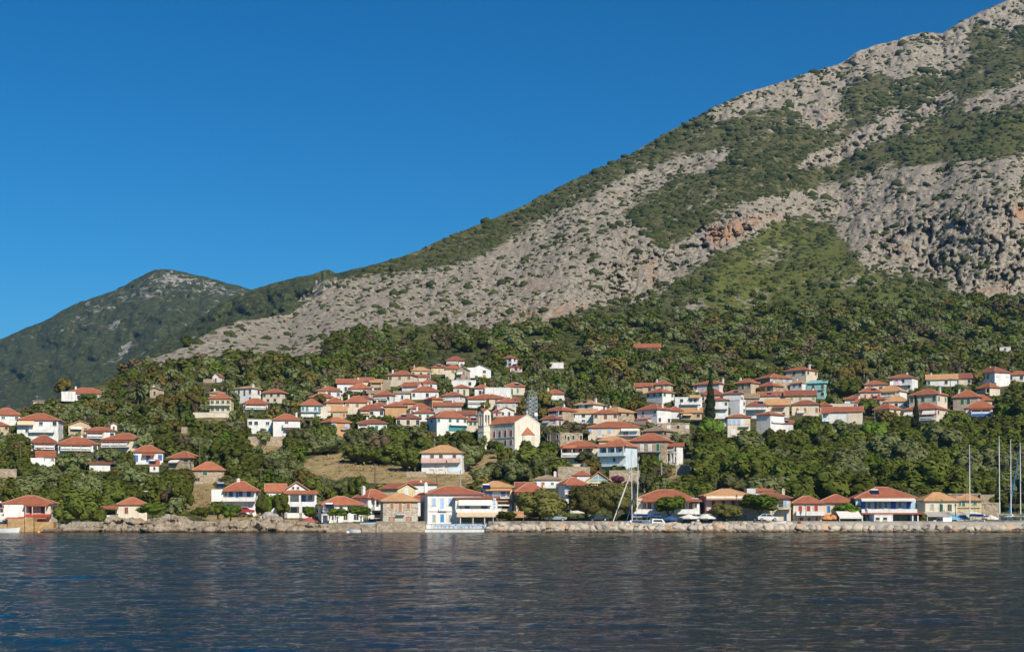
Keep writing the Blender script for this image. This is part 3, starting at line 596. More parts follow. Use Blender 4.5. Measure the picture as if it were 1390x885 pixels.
H(330, 364, 558, 548, 540.5, 'W', 'R', 'h', 0, ['k.k.k'], 'low red roofed house with dark porch', [('porch', 333, 361, 549.5, 555, 1.5)])
chap = H(288, 304, 519, 512, 506.5, 'W', 'R', 'f', 6, ['.N.'], 'tiny white chapel alone on the scrub slope', [], ['.x'], cat='chapel', name='chapel', dr=1.4)
H(336, 375, 588, 570.5, 568, 'W', 'R', 'n', 0, ['kk.ww', '..w.K'], 'flat topped white annex over a stone wall')
H(370, 408, 592, 570.5, 562, 'W', 'R', 'h', 0, ['..K..', '.....'], 'white house with brown middle awning', [('band', 386, 407, 580, 583.5, 1.3, 'D'), ('balc', 384, 407, 575.5, 580, 1.2, 'solid'), ('chim', .9)])
H(228, 274, 637, 622, 612.5, 'S', 'R', 'h', 16, ['k.k', '...'], 'stone house beside the grey lane', [], ['k.k', '...'])
H(262, 305, 656, 638.5, 627, 'S', 'M', 'h', 0, ['.g..', 'k..k'], 'stone house with a bright red hip below the lane')
H(203, 216, 640, 632, 623.5, 'W', 'R', 'g', 0, ['.x.'], 'small red shed beside the blue door cottage')
# left of the centre
H(408, 437, 569, 550.5, 541.5, 'W', 'R', 'h', 0, ['tT.tT', '...G.'], 'white house with green glazed windows and flat annex', [('band', 408.5, 436.5, 547.5, 550.5, .6, 'R'), ('balc', 409, 436, 556.5, 558.8, .8, 'rail'), ('block', 436, 449, 551, 569, .5, 5, 'C', 'annex')])
H(431, 463, 541, 531, 525, 'W', 'R', 'h', 0, ['w.k.w'], 'white house behind the yellow round tree')
H(420, 454, 547, 540, 533.5, 'C', 'R', 'h', 0, ['x.x.'], 'half hidden low red roof with chimney', [('chim', .7)])
H(442, 469, 560, 547, 539.5, 'T', 'R', 'h', 0, ['.o.o'], 'tan house with a broad low hip')
H(457, 491, 535, 521, 514.5, 'W', 'R', 'g', 0, ['G.k.k.k'], 'long white row house high on the left', [('chim', .9)])
H(488, 507, 529, 518, 512.5, 'C', 'R', 'g', 0, ['k..k'], 'short row house above the tan shelter')
H(502, 519, 530, 519, 514, 'T', 'A', 'm', 0, ['x.x'], 'open tan roofed shelter high on the slope', [('porch', 503, 518, 520, 526, 1.4, 'T')])
H(473, 504, 537, 527.5, 521, 'W', 'M', 'h', 0, ['k.kk.'], 'white house with flat bright hip below row houses', [('porch', 476, 490, 529, 533, 1.4)])
H(508, 537, 548, 536.5, 530.5, 'W', 'R', 'h', 7, ['kk.k'], 'white veranda house with one blue side', [('porch', 509, 527, 538.5, 542.5, 1.4)], ['.w'])
H(499, 522, 546, 534.5, 529.5, 'S', 'U', 'g', 0, ['.x..'], 'old stone house with grey tile roof')
H(535, 557, 545, 534.5, 531, 'W', 'U', 'g', 0, ['..k..'], 'narrow white house with grey ridge')
H(468, 502, 562, 546.5, 537.5, 'C', 'R', 'h', 0, ['o.o.o', '.....'], 'cream stone house with three brown shutters', [], [])
H(484, 506, 553, 542, 537, 'C', 'D', 'h', 0, ['.k.'], 'red hip rising behind the brown shutter house')
H(447, 470, 568, 559, 549, 'T', 'A', 'g', 0, ['x..o'], 'terracotta tan roof beside a small wall', [])
H(487, 522, 566, 556.5, 548.5, 'W', 'D', 'h', 0, ['k.x.k'], 'dark red low house with a white chimney', [('chim', .35), ('porch', 489, 502, 558, 563, 1.3, 'T')])
H(505, 526, 558, 550.5, 545.5, 'W', 'R', 'h', 0, ['.w.'], 'small white house with pinkish roof')
H(522, 552, 566, 552, 546.5, 'O', 'R', 'h', 0, ['......'], 'blank ochre walled house', [('chim', .1)])
H(539, 565, 556, 548, 541, 'T', 'M', 'h', 0, ['x.x.x'], 'tan house with shaded upper windows')
H(526, 568, 525, 509.5, 503.5, 'C', 'R', 'h', 9, ['n.o.o', '.....'], 'large cream house high up with orange shutters', [('chim', .02)], ['...', '...'])
H(558, 585, 514, 503.5, 498, 'C', 'A', 'h', 0, ['x.x.k'], 'cream house with a pale orange hip')
H(545, 575, 536, 525, 518.5, 'W', 'R', 'g', 8, ['.....', '.....'], 'white house with plain front and wide red roof', [], ['..'])
H(437, 476, 594, 573.5, 566, 'O', 'M', 'h', -12, ['l.l', 'b.b'], 'ochre house with light blue shutters', [('balc', 462, 470, 579.5, 582.5, .8, 'rail')], ['..', '..'])
H(485, 526, 588, 575, 569, 'W', 'D', 'h', 0, ['..g.g.g'], 'white cottage with three small green shutters', [('porch', 486, 499, 576.5, 583, 1.6), ('chim', .3)])
H(537, 571, 580, 568, 561.5, 'C', 'D', 'h', 0, ['k.x.k'], 'dark red roof above the olive grove')
H(556, 585, 567, 555, 547.5, 'W', 'R', 'h', 0, ['w.x.w'], 'white house with a small dark doorway')
H(562, 589, 572, 560.5, 555, 'W', 'R', 'h', 0, ['.g.g.'], 'white house with two green shutters', [('chim', .1)])
# upper centre
H(605, 631, 496, 490, 483, 'W', 'D', 'h', 0, ['kkk.'], 'topmost house with a dark open veranda', [('porch', 606, 622, 490.8, 494, 1.5)])
H(585, 608, 508, 499, 494.5, 'C', 'R', 'h', 0, ['y.y.y'], 'cream house with yellow shutters')
H(604, 626, 515, 501, 494, 'C', 'R', 'h', 0, ['.o.', '...'], 'red roofed cream house left of stone gable', [])
H(619, 641, 516, 503.5, 497.5, 'H', 'U', 'f', 5, ['x.o.', '.o.o'], 'stone gable house with small orange windows', [], ['..', 'o.'])
H(636, 667, 514, 502, 496, 'W', 'U', 'f', 0, ['.o.x.', 'o..o.'], 'stepped white house at the top of the village', [('block', 634, 648, 500, 514, -3, -.003, 'W', 'annex')])
H(613, 646, 526, 517, 516, 'W', 'R', 'n', 0, ['....x.'], 'plain white wall house near the top')
H(570, 592, 530, 520.5, 515.5, 'W', 'R', 'h', 0, ['.x.x.'], 'small white house with two dark windows', [])
H(564, 583, 519, 512, 508, 'C', 'R', 'g', 0, ['x..x'], 'cream house with shallow bright roof')
H(615, 637, 537, 526.5, 522, 'C', 'R', 'h', 0, ['.G.G.'], 'cream house with two tall green doors', [('block', 602, 616, 527.5, 537, 1, 4, 'S', 'wall')])
H(558, 596, 542, 531.5, 524, 'W', 'R', 'h', 0, ['w..k..'], 'broad white house with twin chimneys', [('chim', .85), ('chim', .95)])
H(600, 632, 548, 537.5, 532, 'W', 'R', 'h', 8, ['....', 'k.k.'], 'white house with a small balcony and pale side', [('balc', 601, 618, 541, 543.5, 1, 'rail')], ['x.', '..'])
H(644, 665, 539, 527.5, 522, 'W', 'R', 'h', 0, ['.k.k'], 'white house left of long blank wall')
H(658, 693, 540, 527, 526, 'W', 'R', 'n', 0, ['......'], 'long blank white flat house')
H(685, 713, 536, 525, 519, 'C', 'R', 'h', 0, ['..G.t..'], 'cream house with a green door and teal window')
H(634, 690, 556, 541, 535, 'C', 'R', 'h', 0, ['k.k.k.w.w', 'k.k......'], 'long cream house with stacked white verandas', [('porch', 635, 660, 542.5, 547.5, 1.6), ('balc', 635, 660, 550, 553.5, 1.6, 'solid'), ('chim', .55)])
H(674, 701, 560, 546.5, 541, 'C', 'R', 'h', 0, ['l.l.l', '.....'], 'cream house with three light blue shutters', [('balc', 684, 690, 550.5, 552.5, .8, 'rail')])
H(691, 707, 551, 543.5, 538.5, 'C', 'D', 'h', 0, ['xx'], 'small dark red roof by the lattice tower')
H(575, 602, 554, 542.5, 538, 'O', 'R', 'h', 15, ['.B.', '...'], 'ochre house with a blue door and white side', [], ['...', '...'])
H(588, 627, 563, 551.5, 546, 'G', 'R', 'g', 0, ['w.....', '......'], 'grey white house with a long low roof', [('chim', .7)])
H(578, 635, 590, 567.5, 557.5, 'W', 'R', 'h', -14, ['g..g.g.g', '........', '........'], 'big white house with a glazed green shopfront', [('block', 609, 633, 577.5, 584.5, -.25, -.003, PAINT['t'], 'shopfront'), ('win', 'w', 610, 578, 616, 584), ('win', 'w', 617, 578, 624, 584), ('win', 'w', 625, 578, 632, 584), ('balc', 610, 634, 575.5, 577, 1, 'solid')], ['.k.', '...', '...'])
H(630, 654, 586, 572, 566.5, 'C', 'R', 'g', 0, ['gggg', '....'], 'cream house with green shutters beside the bell tower')
H(612, 646, 574, 563.5, 557.5, 'W', 'D', 'g', 0, ['....k.'], 'white gable house behind green shopfront house', [('chim', .2)])
H(676, 698, 566, 558, 553, 'W', 'R', 'f', 0, ['.x.x.'], 'small white arcaded gable behind the church')
H(669, 680, 566, 560, 555, 'P', 'D', 'h', 0, ['.k.'], 'brown roof between the bell tower and arcaded gable')
H(680, 703, 498, 486.5, 482.5, 'W', 'R', 'h', 8, ['k.k', '..k'], 'white house isolated among trees at the top', [], ['k', 'k'])
H(692, 709, 505, 498.5, 493.5, 'P', 'D', 'h', 0, ['.k.'], 'small reddish house under the isolated white one')
H(746, 765, 500, 493, 492.5, 'W', 'R', 'n', 0, ['......'], 'low white flat building alone in the woods')
H(741, 767, 544, 535, 528.5, 'W', 'R', 'h', 0, ['k....'], 'white house with a cream chimney in the trees', [('chim', .08, 'K'), ('porch', 741.5, 750, 536, 541, 1.2)])
H(861, 897, 479, 472.5, 466.5, 'T', 'R', 'g', 0, ['..x...'], 'lone low red roof in the high woods')
H(1357, 1372, 477, 472, 470, 'W', 'R', 'n', 0, ['.x.'], 'lone white box high in the woods at right')
# centre right
H(736, 786, 575, 558.5, 551.5, 'S', 'R', 'h', 22, ['k.kk', '....'], 'house with a blank stone side and dark porch', [('porch', 748, 762, 559, 565, 1.4), ('chim', .7)], ['....', '....'])
H(735, 765, 581, 569.5, 563, 'V', 'D', 'h', 9, ['.w.w', '....'], 'pinkish white house with dark red hip', [], ['.k.'])
r_ = H(742, 791, 612, 588.5, 588, 'R', 'U', 'n', -18, ['.x.x.x', '......'], 'roofless stone ruin with empty windows', [('win', 'x', 769, 592, 773, 598)], ['x.x', '..x'])
H(780, 820, 563, 549.5, 543.5, 'W', 'A', 'h', 14, ['k.k.', '....'], 'white house with a solar panel on tan roof', [('solar', .4, .5), ('chim', .9)], ['..'])
H(774, 810, 575, 561.5, 555, 'W', 'A', 'g', 0, ['k.k..', '..w..'], 'white house with two tan roof slopes', [])
H(804, 866, 574, 560.5, 552.5, 'S', 'A', 'h', 26, ['k...', '....'], 'stone house with broad orange tan hip', [('chim', .3)], ['k.k.k', '.....'])
H(805, 839, 577, 561.5, 555.5, 'C', 'R', 'h', 0, ['n.N.n', '.....'], 'cream house with brown shutters and central door', [('chim', .5)])
H(797, 870, 598, 580.5, 572, 'C', 'R', 'h', 0, ['l.L.l......', '...........'], 'long half stone house with a blue white balcony', [('balc', 840, 868, 586, 591, 1.3, 'rail', WALL['W']), ('awn', 843, 867, 581.5, 585, 1.2, 'h'), ('win', 'w', 846, 585, 853, 591), ('win', 'l', 857, 585, 864, 591), ('balc', 811, 824, 590.5, 593.5, .8, 'rail')])
H(864, 912, 576, 556.5, 548.5, 'W', 'R', 'h', 19, ['.w..w', '.....'], 'white house over a reddish brown terrace', [('block', 865, 884, 570, 583, -1.8, -.003, 'P', 'terrace'), ('band', 865, 884, 567.5, 570, 1.9, 'M'), ('chim', .95)], ['...', 'x.x'])
H(862, 885, 534, 525, 520, 'T', 'R', 'g', 0, ['xx.k'], 'old wooden house with a rusty roof', [('porch', 863, 873, 526, 531, 1.3, 'T')])
H(885, 914, 534, 522.5, 516.5, 'C', 'R', 'h', 6, ['K.K.', '....'], 'cream house with tall dark openings', [], ['.x'])
H(877, 916, 547, 533.5, 527, 'W', 'R', 'h', 16, ['g.g.g', '.....'], 'white house with five narrow green shutters', [], ['g.g', '...'])
H(892, 936, 594, 575.5, 575, 'S', 'R', 'n', 0, ['x.h.x.h', '.......'], 'flat roofed stone house with white arched openings')
H(872, 915, 602, 585.5, 578.5, 'S', 'U', 'h', 14, ['...', '...'], 'stone house under a weathered brown pyramid roof', [], ['k..', '...'])
H(812, 852, 612, 598.5, 592, 'T', 'A', 'h', 0, ['......'], 'tan roof behind the icy white balcony house', Y=446)
# right group
H(940, 993, 536, 522, 516.5, 'V', 'R', 'h', 16, ['r..k.', '.....'], 'pinkish white house behind the tall cypress', [('chim', .98), ('balc', 937, 947, 529, 532, 1.2, 'solid')], ['.k.', '...'])
H(950, 983, 546, 536.5, 527.5, 'P', 'D', 'h', 0, ['x.x.x'], 'dark red hip tucked behind the cypress')
H(916, 953, 558, 540, 538, 'W', 'A', 'n', 0, ['.k.ww.', '......'], 'modern white cube house with tan canopy', [('band', 936, 951, 536.5, 540.5, 1.2, 'A'), ('balc', 924, 951, 546.5, 549, 1.2, 'solid')])
H(905, 927, 568, 558, 551.5, 'W', 'R', 'h', 0, ['k...'], 'red roof wedged left of the tan awning')
H(924, 953, 569, 560.5, 553, 'T', 'A', 'm', 0, ['x.x'], 'flat tan awning roof below the white cube')
H(982, 1013, 551, 534.5, 529.5, 'W', 'R', 'h', 6, ['....', '....'], 'white house with slanting solar panels', [('solar', .7, .3)], ['.w', '..'])
H(958, 989, 579, 543.5, 540, 'W', 'R', 'h', 0, ['.wW.w', '.kW..', '..w.w'], 'tall white apartment house with balconies', [('balc', 968, 988, 551, 555, 1.3, 'solid'), ('balc', 960, 988, 564.5, 568, 1.3, 'solid')])
H(987, 1012, 572, 543.5, 543, 'W', 'R', 'n', 8, ['....', '....', '....'], 'blank white cube beside the apartment house', [], ['.w', '.w', '.w'])
H(985, 1019, 593, 566.5, 562, 'C', 'R', 'h', -2, ['lll..', '.....'], 'beige house with a triple pale blue window', [('win', 'H', 1005, 569, 1009, 578), ('balc', 1003, 1017, 575.5, 579, 1, 'rail', WALL['C']), ('win', 'h', 992, 583, 998, 590), ('win', 'h', 1007, 583, 1014, 590)])
H(1026, 1065, 589, 563.5, 558.5, 'W', 'R', 'h', -19, ['...', '...'], 'white house with a shaded blank left wall', [('balc', 1047, 1064, 571.5, 573.5, .5, 'solid')], ['..', '..'])
H(1057, 1077, 588, 575, 570.5, 'W', 'R', 'g', 0, ['....', '.x..'], 'low annex right of the shaded white house')
H(1012, 1042, 568, 551, 544, 'W', 'D', 'h', 0, ['..g..', '.....'], 'white terrace house with dark red roof', [('solar', .75, .5), ('balc', 1013, 1040, 553.5, 556, 2, 'solid')])
H(1040, 1072, 567, 550, 540.5, 'C', 'A', 'g', 0, ['......', '..x.x.'], 'beige house under a steep orange tan slope', [('band', 1049, 1066, 551.5, 554, 1.3, 'D')])
H(1028, 1067, 549, 537.5, 531.5, 'C', 'R', 'g', 0, ['......'], 'cream row house with a plain red slope')
H(1065, 1108, 552, 537.5, 529.5, 'C', 'D', 'g', 0, ['.v.v..v', '.......'], 'long cream house with lime green shutters', [('chim', .97)])
H(997, 1031, 536, 520.5, 514, 'T', 'R', 'h', 11, ['g.G.g', '.....'], 'tan house with dark green shutters at the wood edge', [('chim', .05)], ['....'])
H(1020, 1076, 530, 515, 507.5, 'S', 'R', 'h', 30, ['..', '..'], 'long stone house with pale blue side windows', [], ['l.a.l.l', '.......'])
H(1027, 1064, 535, 525, 518.5, 'S', 'R', 'h', 14, ['k..', '...'], 'stone house behind a yellow shrub', [], ['...'])
H(1061, 1111, 519, 503.5, 497.5, 'C', 'R', 'h', 16, ['k.k.k', '.....'], 'large cream mansion alone at the wood edge', [('chim', .95)], ['k.k', '...'])
H(1072, 1097, 533, 520.5, 516.5, 'W', 'A', 'h', 8, ['.r.k', '....'], 'white house with pale orange roof and red window', [], ['.x'])
H(1074, 1112, 564, 549.5, 543, 'C', 'D', 'h', 0, ['.o.o..o'], 'cream house with three orange shutters', [('balc', 1082, 1092, 557.5, 560, .9, 'solid')])
H(1011, 1030, 554, 541, 535, 'S', 'U', 'g', 0, ['....'], 'grey roofed stone barn between houses')
H(1094, 1126, 541, 520.5, 515.5, 'Q', 'Q', 'm', 6, ['.K.K', '.x.x'], 'turquoise framed house with big open rooms', [('balc', 1104, 1119, 526.5, 529, .6, PAINT['t'])], ['..'])
H(1109, 1129, 563, 551.5, 546, 'S', 'D', 'h', 0, ['x.x.'], 'small stone house with dark red hip')
H(1126, 1159, 561, 549, 548, 'C', 'R', 'n', 0, ['.k....'], 'low cream flat house with grey edge')
H(1146, 1174, 552, 542.5, 536.5, 'W', 'D', 'h', 0, ['.w.w'], 'white house with old brownish red hip')
H(1157, 1186, 558, 546.5, 540, 'W', 'R', 'h', 0, ['w...'], 'white house half behind a dark leafy tree')
H(1176, 1202, 551, 542.5, 536.5, 'T', 'R', 'h', 0, ['..x.'], 'low red hip in the middle of the right group')
H(1167, 1196, 544, 532.5, 525, 'C', 'R', 'h', 0, ['.R.r.r'], 'cream house with red shutters')
H(1173, 1206, 534, 522.5, 517, 'C', 'R', 'h', 0, ['.k.k.'], 'cream house above the red shutter house')
H(1189, 1232, 544, 531.5, 523, 'W', 'A', 'h', 10, ['.H.H..', '......'], 'house with wide tan roof and white doors', [('porch', 1194, 1218, 533, 540, 1.5)], ['...'])
H(1204, 1247, 531, 513.5, 508, 'W', 'R', 'h', 8, ['kwk.', '.w.w'], 'white house with laundry on the balcony', [('balc', 1206, 1237, 518.5, 523, 1.3, 'rail', WALL['W']), ('chim', .7)], ['..', '..'])
H(1200, 1233, 555, 545.5, 536, 'W', 'A', 'h', 0, ['..x.k'], 'tan roof with a red right end', [])
H(1115, 1171, 575, 559.5, 552, 'W', 'R', 'g', 0, ['......B.b', '.........'], 'long white house with one blue door', [('porch', 1116, 1126, 561, 571, 1.6, 'I'), ('block', 1150, 1170, 559, 576, -.12, -.003, 'C', 'wall'), ('win', 'B', 1153.5, 562, 1156.5, 571)])
H(1186, 1223, 573, 556, 548, 'C', 'R', 'h', 15, ['k..', '...'], 'cream house with a bare right wall in olives', [], ['.k.', '...'])
H(1257, 1300, 524, 515.5, 508, 'W', 'A', 'g', 0, ['g...k..'], 'long tan roof half buried in trees')
H(1296, 1319, 523, 514, 507, 'C', 'D', 'g', 0, ['k..k'], 'short dark red roof next to long tan roof')
H(1325, 1372, 523, 507, 498, 'W', 'D', 'h', 21, ['x.G.', '....'], 'white house with a green door at top right', [], ['h.h', '...'])
H(1368, 1398, 518, 509, 503, 'W', 'R', 'h', 0, ['k.k.'], 'red roof cut by the right edge')
H(1326, 1358, 537, 527, 519, 'C', 'R', 'h', 14, ['k.k'], 'small cream house with one bright bare side', [('porch', 1328, 1342, 528.5, 534, 1.4, 'C')], ['...'])
H(1233, 1287, 560, 536.5, 528, 'C', 'R', 'h', 14, ['g.g.g', '.....'], 'tall cream house with green shutters at right', [('chim', .97)], ['g.g', '...'])
H(1226, 1288, 576, 556, 547, 'C', 'R', 'h', 16, ['k..k..', '......'], 'house with white roller awnings behind conifer', [('awn', 1228, 1240, 558, 563.5, 1.3, 'h'), ('awn', 1253, 1270, 556.8, 563.5, 1.3, 'h'), ('porch', 1250, 1271, 564, 570, 1.5)], ['x.x', '...'])
H(1293, 1334, 558, 539.5, 529.5, 'H', 'R', 'h', 6, ['.GG.', '....'], 'grey stone house with tall green shutters', [], ['..'])
H(1314, 1347, 557, 544, 535.5, 'Y', 'R', 'h', 0, ['g....'], 'yellow walled house behind the mauve veranda house')
H(1310, 1351, 570, 554, 544.5, 'V', 'R', 'h', 0, ['.k.k.k'], 'mauve house with a blue painted veranda', [('porch', 1318, 1346, 556, 563, 1.6), ('block', 1319, 1345, 562, 566, -1.75, -1.65, PAINT['b'], 'railing')])
# mid slope, above the waterfront
H(571, 636, 643, 615, 604, 'W', 'A', 'h', 8, ['.......', '.......'], 'lone white house with tan roof on the dry slope', [('balc', 572.5, 606, 622, 627.5, 1.3, 'solid', WALL['P']), ('balc', 608, 625, 622, 627.5, 1.3, 'solid', WALL['P']), ('win', 'N', 584, 617, 589, 625), ('win', 'N', 596, 617, 601, 625), ('win', 'n', 614.5, 616.5, 619, 624), ('win', 'h', 584, 631, 589, 637), ('win', 'h', 596, 631, 601, 637), ('block', 608, 625, 629, 641, -.12, -.003, 'I', 'garage_door')], ['....', '....'])
H(761, 815, 634, 606.5, 598, 'C', 'R', 'h', 0, ['KkKk.', '.....'], 'house with a long dark veranda left of icy house', [('porch', 762, 806, 609, 619.5, 2.0), ('band', 764, 783, 604.5, 610, 2.1, 'M')])
H(813, 866, 638, 606.5, 596, 'I', 'M', 'h', 16, [], 'icy white house with three balconies', [('band', 814, 850, 602.8, 607, 1.5, 'M'), ('balc', 814, 850, 614.5, 618.5, 1.4, 'solid', WALL['I']), ('balc', 815, 850, 630, 632.5, 1.4, 'solid', WALL['I']), ('cols', [815.5, 827, 838, 849], 606.5, 615, 1.4, .14, WALL['I']), ('win', 'w', 817, 608.5, 825, 614), ('win', 'w', 829, 608.5, 836, 614), ('win', 'w', 840, 608.5, 848, 614), ('win', 'H', 819, 621, 824, 630), ('win', 'w', 832, 621, 836, 627), ('win', 'H', 841, 621, 846, 630), ('win', 'h', 820, 633, 826, 637)], ['..', '..'])
H(854, 914, 632, 599, 588, 'S', 'R', 'h', 10, [], 'big stone house with white and green shutters', [('win', 'h', 869, 603, 873.6, 612), ('win', 'h', 880, 603, 884.6, 612), ('win', 'G', 891, 602.5, 895, 612), ('win', 'G', 891, 615.5, 895, 627), ('balc', 867, 898, 609, 613, 1.1, 'rail', CONC), ('win', 'x', 868, 617, 876, 624)], ['.k.', '.k.'])
H(903, 927, 631, 606, 601, 'W', 'R', 'm', 8, ['k.k', 'x.x'], 'white columned porch joined to the stone house', [('porch', 904, 919, 607, 614, 1.5), ('cols', [904.5, 909, 914, 918.5], 616, 628, 1.5, .16)], ['.', '.'])
# ================================================================== waterfront houses (columns and rows are photo pixels)
W = WALL
H(4, 80, 709, 684, 672.5, 'C', 'R', 'h', 10, [], 'orange stone based house with a dark red balcony', [
  ('block', 6, 36, 683, 709, -.35, -.003, 'W', 'wall'), ('win', 'b', 13, 687, 16, 695), ('win', 'w', 16.3, 687, 19.2, 695), ('win', 'b', 19.5, 687, 22, 695), ('win', 'b', 24, 687, 27, 698.5), ('win', 'w', 27.5, 687, 30, 697),
  ('win', 'N', 40, 687, 44, 697), ('win', 'N', 55.5, 687, 60, 697), ('balc', 35, 70, 697.5, 700, 1.5, 'solid', PAINT['r']), ('band', 34, 67, 684, 687, 1.6, 'R'), ('cols', [37, 46, 64], 686.5, 699, 1.5, .08, W['C']),
  ('block', 18, 42, 704, 722, -5, -.4, 'X', 'terrace'), ('block', 42, 53, 701.5, 722, -5.6, -.4, 'X', 'terrace'), ('block', 53, 78, 708, 722, -4.2, -.4, 'X', 'terrace'), ('band', 12, 44, 701.5, 705, 4, 'M'), ('band', 54, 66, 701, 704, 2.5, 'M'),
  ('block', 4, 18, 711, 722, -4.5, -.4, 'X', 'terrace'), ('awn', 1, 26, 700, 705, 2.5, 'h')], ['.n.', '...'], Y=277)
H(-16, 6, 709, 688, 681, 'W', 'R', 'h', 0, ['k.k', '...'], 'white house at the left edge of the shore', [('solar', .6, .2), ('block', -14, 13, 706, 722, -6, -.1, 'W', 'terrace'), ('awn', -10, 5, 696, 700, 2, 'h')], Y=283)
H(160, 200, 699, 685, 675, 'C', 'M', 'h', 0, [], 'small beige house on top of the shore rocks', [('win', 'n', 169, 688.5, 174, 697), ('win', 'k', 188, 688.5, 192, 693), ('block', 158, 161, 684, 697, 0, 2, 'W', 'wall'), ('band', 137, 161, 687, 691, 2.4, 'R'), ('cols', [140.5, 158], 691, 698, 2.3, .12, DMETAL), ('block', 138, 160, 699, 703, -2.6, .3, 'W', 'terrace')], Y=285)
H(302, 352, 698, 666.5, 653, 'W', 'R', 'h', 4, [], 'white seafront house with bright blue shutters and balcony', [
  ('block', 287.5, 303.5, 664, 680.5, -.6, 4, 'W', 'annex'), ('solar', -.25, .45), ('win', 'b', 311, 667, 316, 674), ('win', 'E', 320.5, 667, 323.5, 675.5), ('win', 'b', 324.5, 667, 329, 674), ('win', 'b', 335, 667, 340.5, 674), ('win', 'w', 305, 668, 308, 674),
  ('balc', 303, 347, 676, 679.5, 1.5, 'solid'), ('band', 303, 348, 663, 667, 1.4, 'R'), ('win', 'w', 308, 685, 314, 691), ('win', 'l', 324, 688, 329, 697), ('awn', 323, 337, 687, 691, 1.6, 'g'), ('chim', .42)], ['.b', '..'], Y=300)
H(384, 430, 702, 670, 668.5, 'W', 'R', 'h', 0, [], 'white two storey house with open arcaded verandas', [
  ('block', 386, 429, 696, 703, -2.4, -.003, 'W', 'terrace'), ('block', 386, 429.5, 681, 687.5, -2.4, -.003, 'W', 'veranda'), ('block', 386, 389.5, 687.5, 703, -2.4, -2.0, 'W', 'column'), ('block', 406, 410, 687.5, 703, -2.4, -2.0, 'W', 'column'), ('block', 426, 429.5, 687.5, 703, -2.4, -2.0, 'W', 'column'),
  ('cols', [392.5, 407, 428], 670, 681, 2.35, .2), ('band', 384, 431, 666, 670.5, 2.7, 'M'), ('win', 'B', 388, 671, 391, 680.5), ('win', 'b', 409, 672, 415, 681), ('win', 'w', 418, 672, 424, 679), ('win', 'k', 395, 689, 403, 696), ('win', 'k', 409, 689, 416, 696), ('win', 'h', 395, 672, 403, 680.5)], Y=297)
H(385, 420, 702, 667, 654, 'W', 'M', 'f', 0, [], 'white pediment gable above the arcaded verandas', [('win', 'x', 397, 660.5, 399, 664), ('win', 'x', 403.5, 660.5, 405.5, 664)], Y=299)
H(361, 388, 702, 668, 656, 'W', 'M', 'g', 0, [], 'white side wing with red slope joining the arcaded house', [('win', 'b', 379, 672, 382, 681), ('win', 'h', 370, 674, 374, 682)], Y=301)
H(430, 494, 708, 685.5, 673.5, 'W', 'M', 'h', -8, [], 'low white taverna behind two clipped green trees', [
  ('win', 'k', 446, 687.5, 452, 692), ('win', 'k', 461, 687.5, 465, 692), ('win', 'k', 472, 687.5, 477, 692), ('win', 'k', 483, 687.5, 489, 692), ('block', 438, 494, 692.5, 694, -.25, -.003, 'W', 'string_course'),
  ('win', 'w', 450, 698, 456, 707), ('win', 'w', 466, 698, 472, 707), ('win', 'w', 480, 698, 487, 707), ('block', 431, 449, 697.5, 699, -5, -.3, 'W', 'pergola_roof'), ('cols', [432, 440, 448], 699, 709, 4.9, .12), ('solar', .04, -.25)], ['.x'], Y=290)
H(480, 532, 708, 676.5, 664, 'W', 'R', 'h', -19, [], 'white house with shaded left wall and balcony', [('balc', 504, 531, 688, 691.5, 1.2, 'solid'), ('band', 503, 532, 674, 678, 1.3, 'R'), ('win', 'w', 509, 679, 514, 688), ('win', 'k', 518, 679, 526, 688), ('win', 'k', 508, 695, 528, 703), ('cols', [505.5, 530], 677, 690, 1.1, .12), ('chim', .05)], ['w.', '..'], Y=296)
H(516, 565, 690, 664, 655.5, 'Y', 'R', 'f', -23, [], 'cream gabled house with dark blue trimmed eaves', [('win', 'h', 549, 663, 554, 672)], [], Y=316)
H(543, 594, 686, 657, 651.5, 'W', 'R', 'h', 0, ['.....', '.....'], 'white house with shallow red roof behind stone house', [('block', 570, 573, 652, 662, 1, 2.2, 'W', 'chimney')], Y=322)
H(515, 568, 710, 680.5, 669.5, 'H', 'A', 'h', -4, [], 'square stone seafront house with orange brown shutters', [
  ('win', 'o', 529.5, 683, 534.5, 690.5), ('win', 'O', 540.8, 683, 545.5, 695), ('win', 'o', 551.8, 683, 556.5, 690.5), ('balc', 537.5, 549, 694, 697.5, .9, 'rail'), ('win', 'o', 527, 701, 530, 707.5), ('win', 'k', 530.2, 701, 533.5, 707.5), ('win', 'o', 533.7, 701, 536.5, 707.5),
  ('win', 'o', 550.5, 701, 553, 707.5), ('win', 'k', 553.2, 701, 556.2, 707.5), ('win', 'o', 556.4, 701, 559, 707.5), ('block', 521.5, 565, 699.5, 710, -.04, -.003, 'G', 'plinth')], ['.', '.'], Y=285)
H(556, 585, 706, 680, 668, 'W', 'R', 'h', 0, ['..', '..'], 'red roof squeezed behind the stone seafront house', Y=300)
H(568, 656, 711, 671, 659.5, 'W', 'R', 'h', -11, [], 'large white seafront house with pale blue shutters', [
  ('win', 'l', 587, 676, 591.8, 685.6), ('win', 'L', 598, 676, 602.8, 690.5), ('win', 'l', 609.2, 676, 614, 685.6), ('block', 582.5, 616.5, 692.3, 693.8, -.18, -.003, 'W', 'string_course'), ('balc', 595, 606, 690.5, 692.3, .5, 'solid'), ('win', 'a', 587.5, 698, 591.2, 707.8), ('win', 'E', 598, 698, 602.4, 710), ('win', 'a', 609.5, 698, 613.5, 707.8), ('chim', -.02)], ['.a.', '.a.'], Y=284)
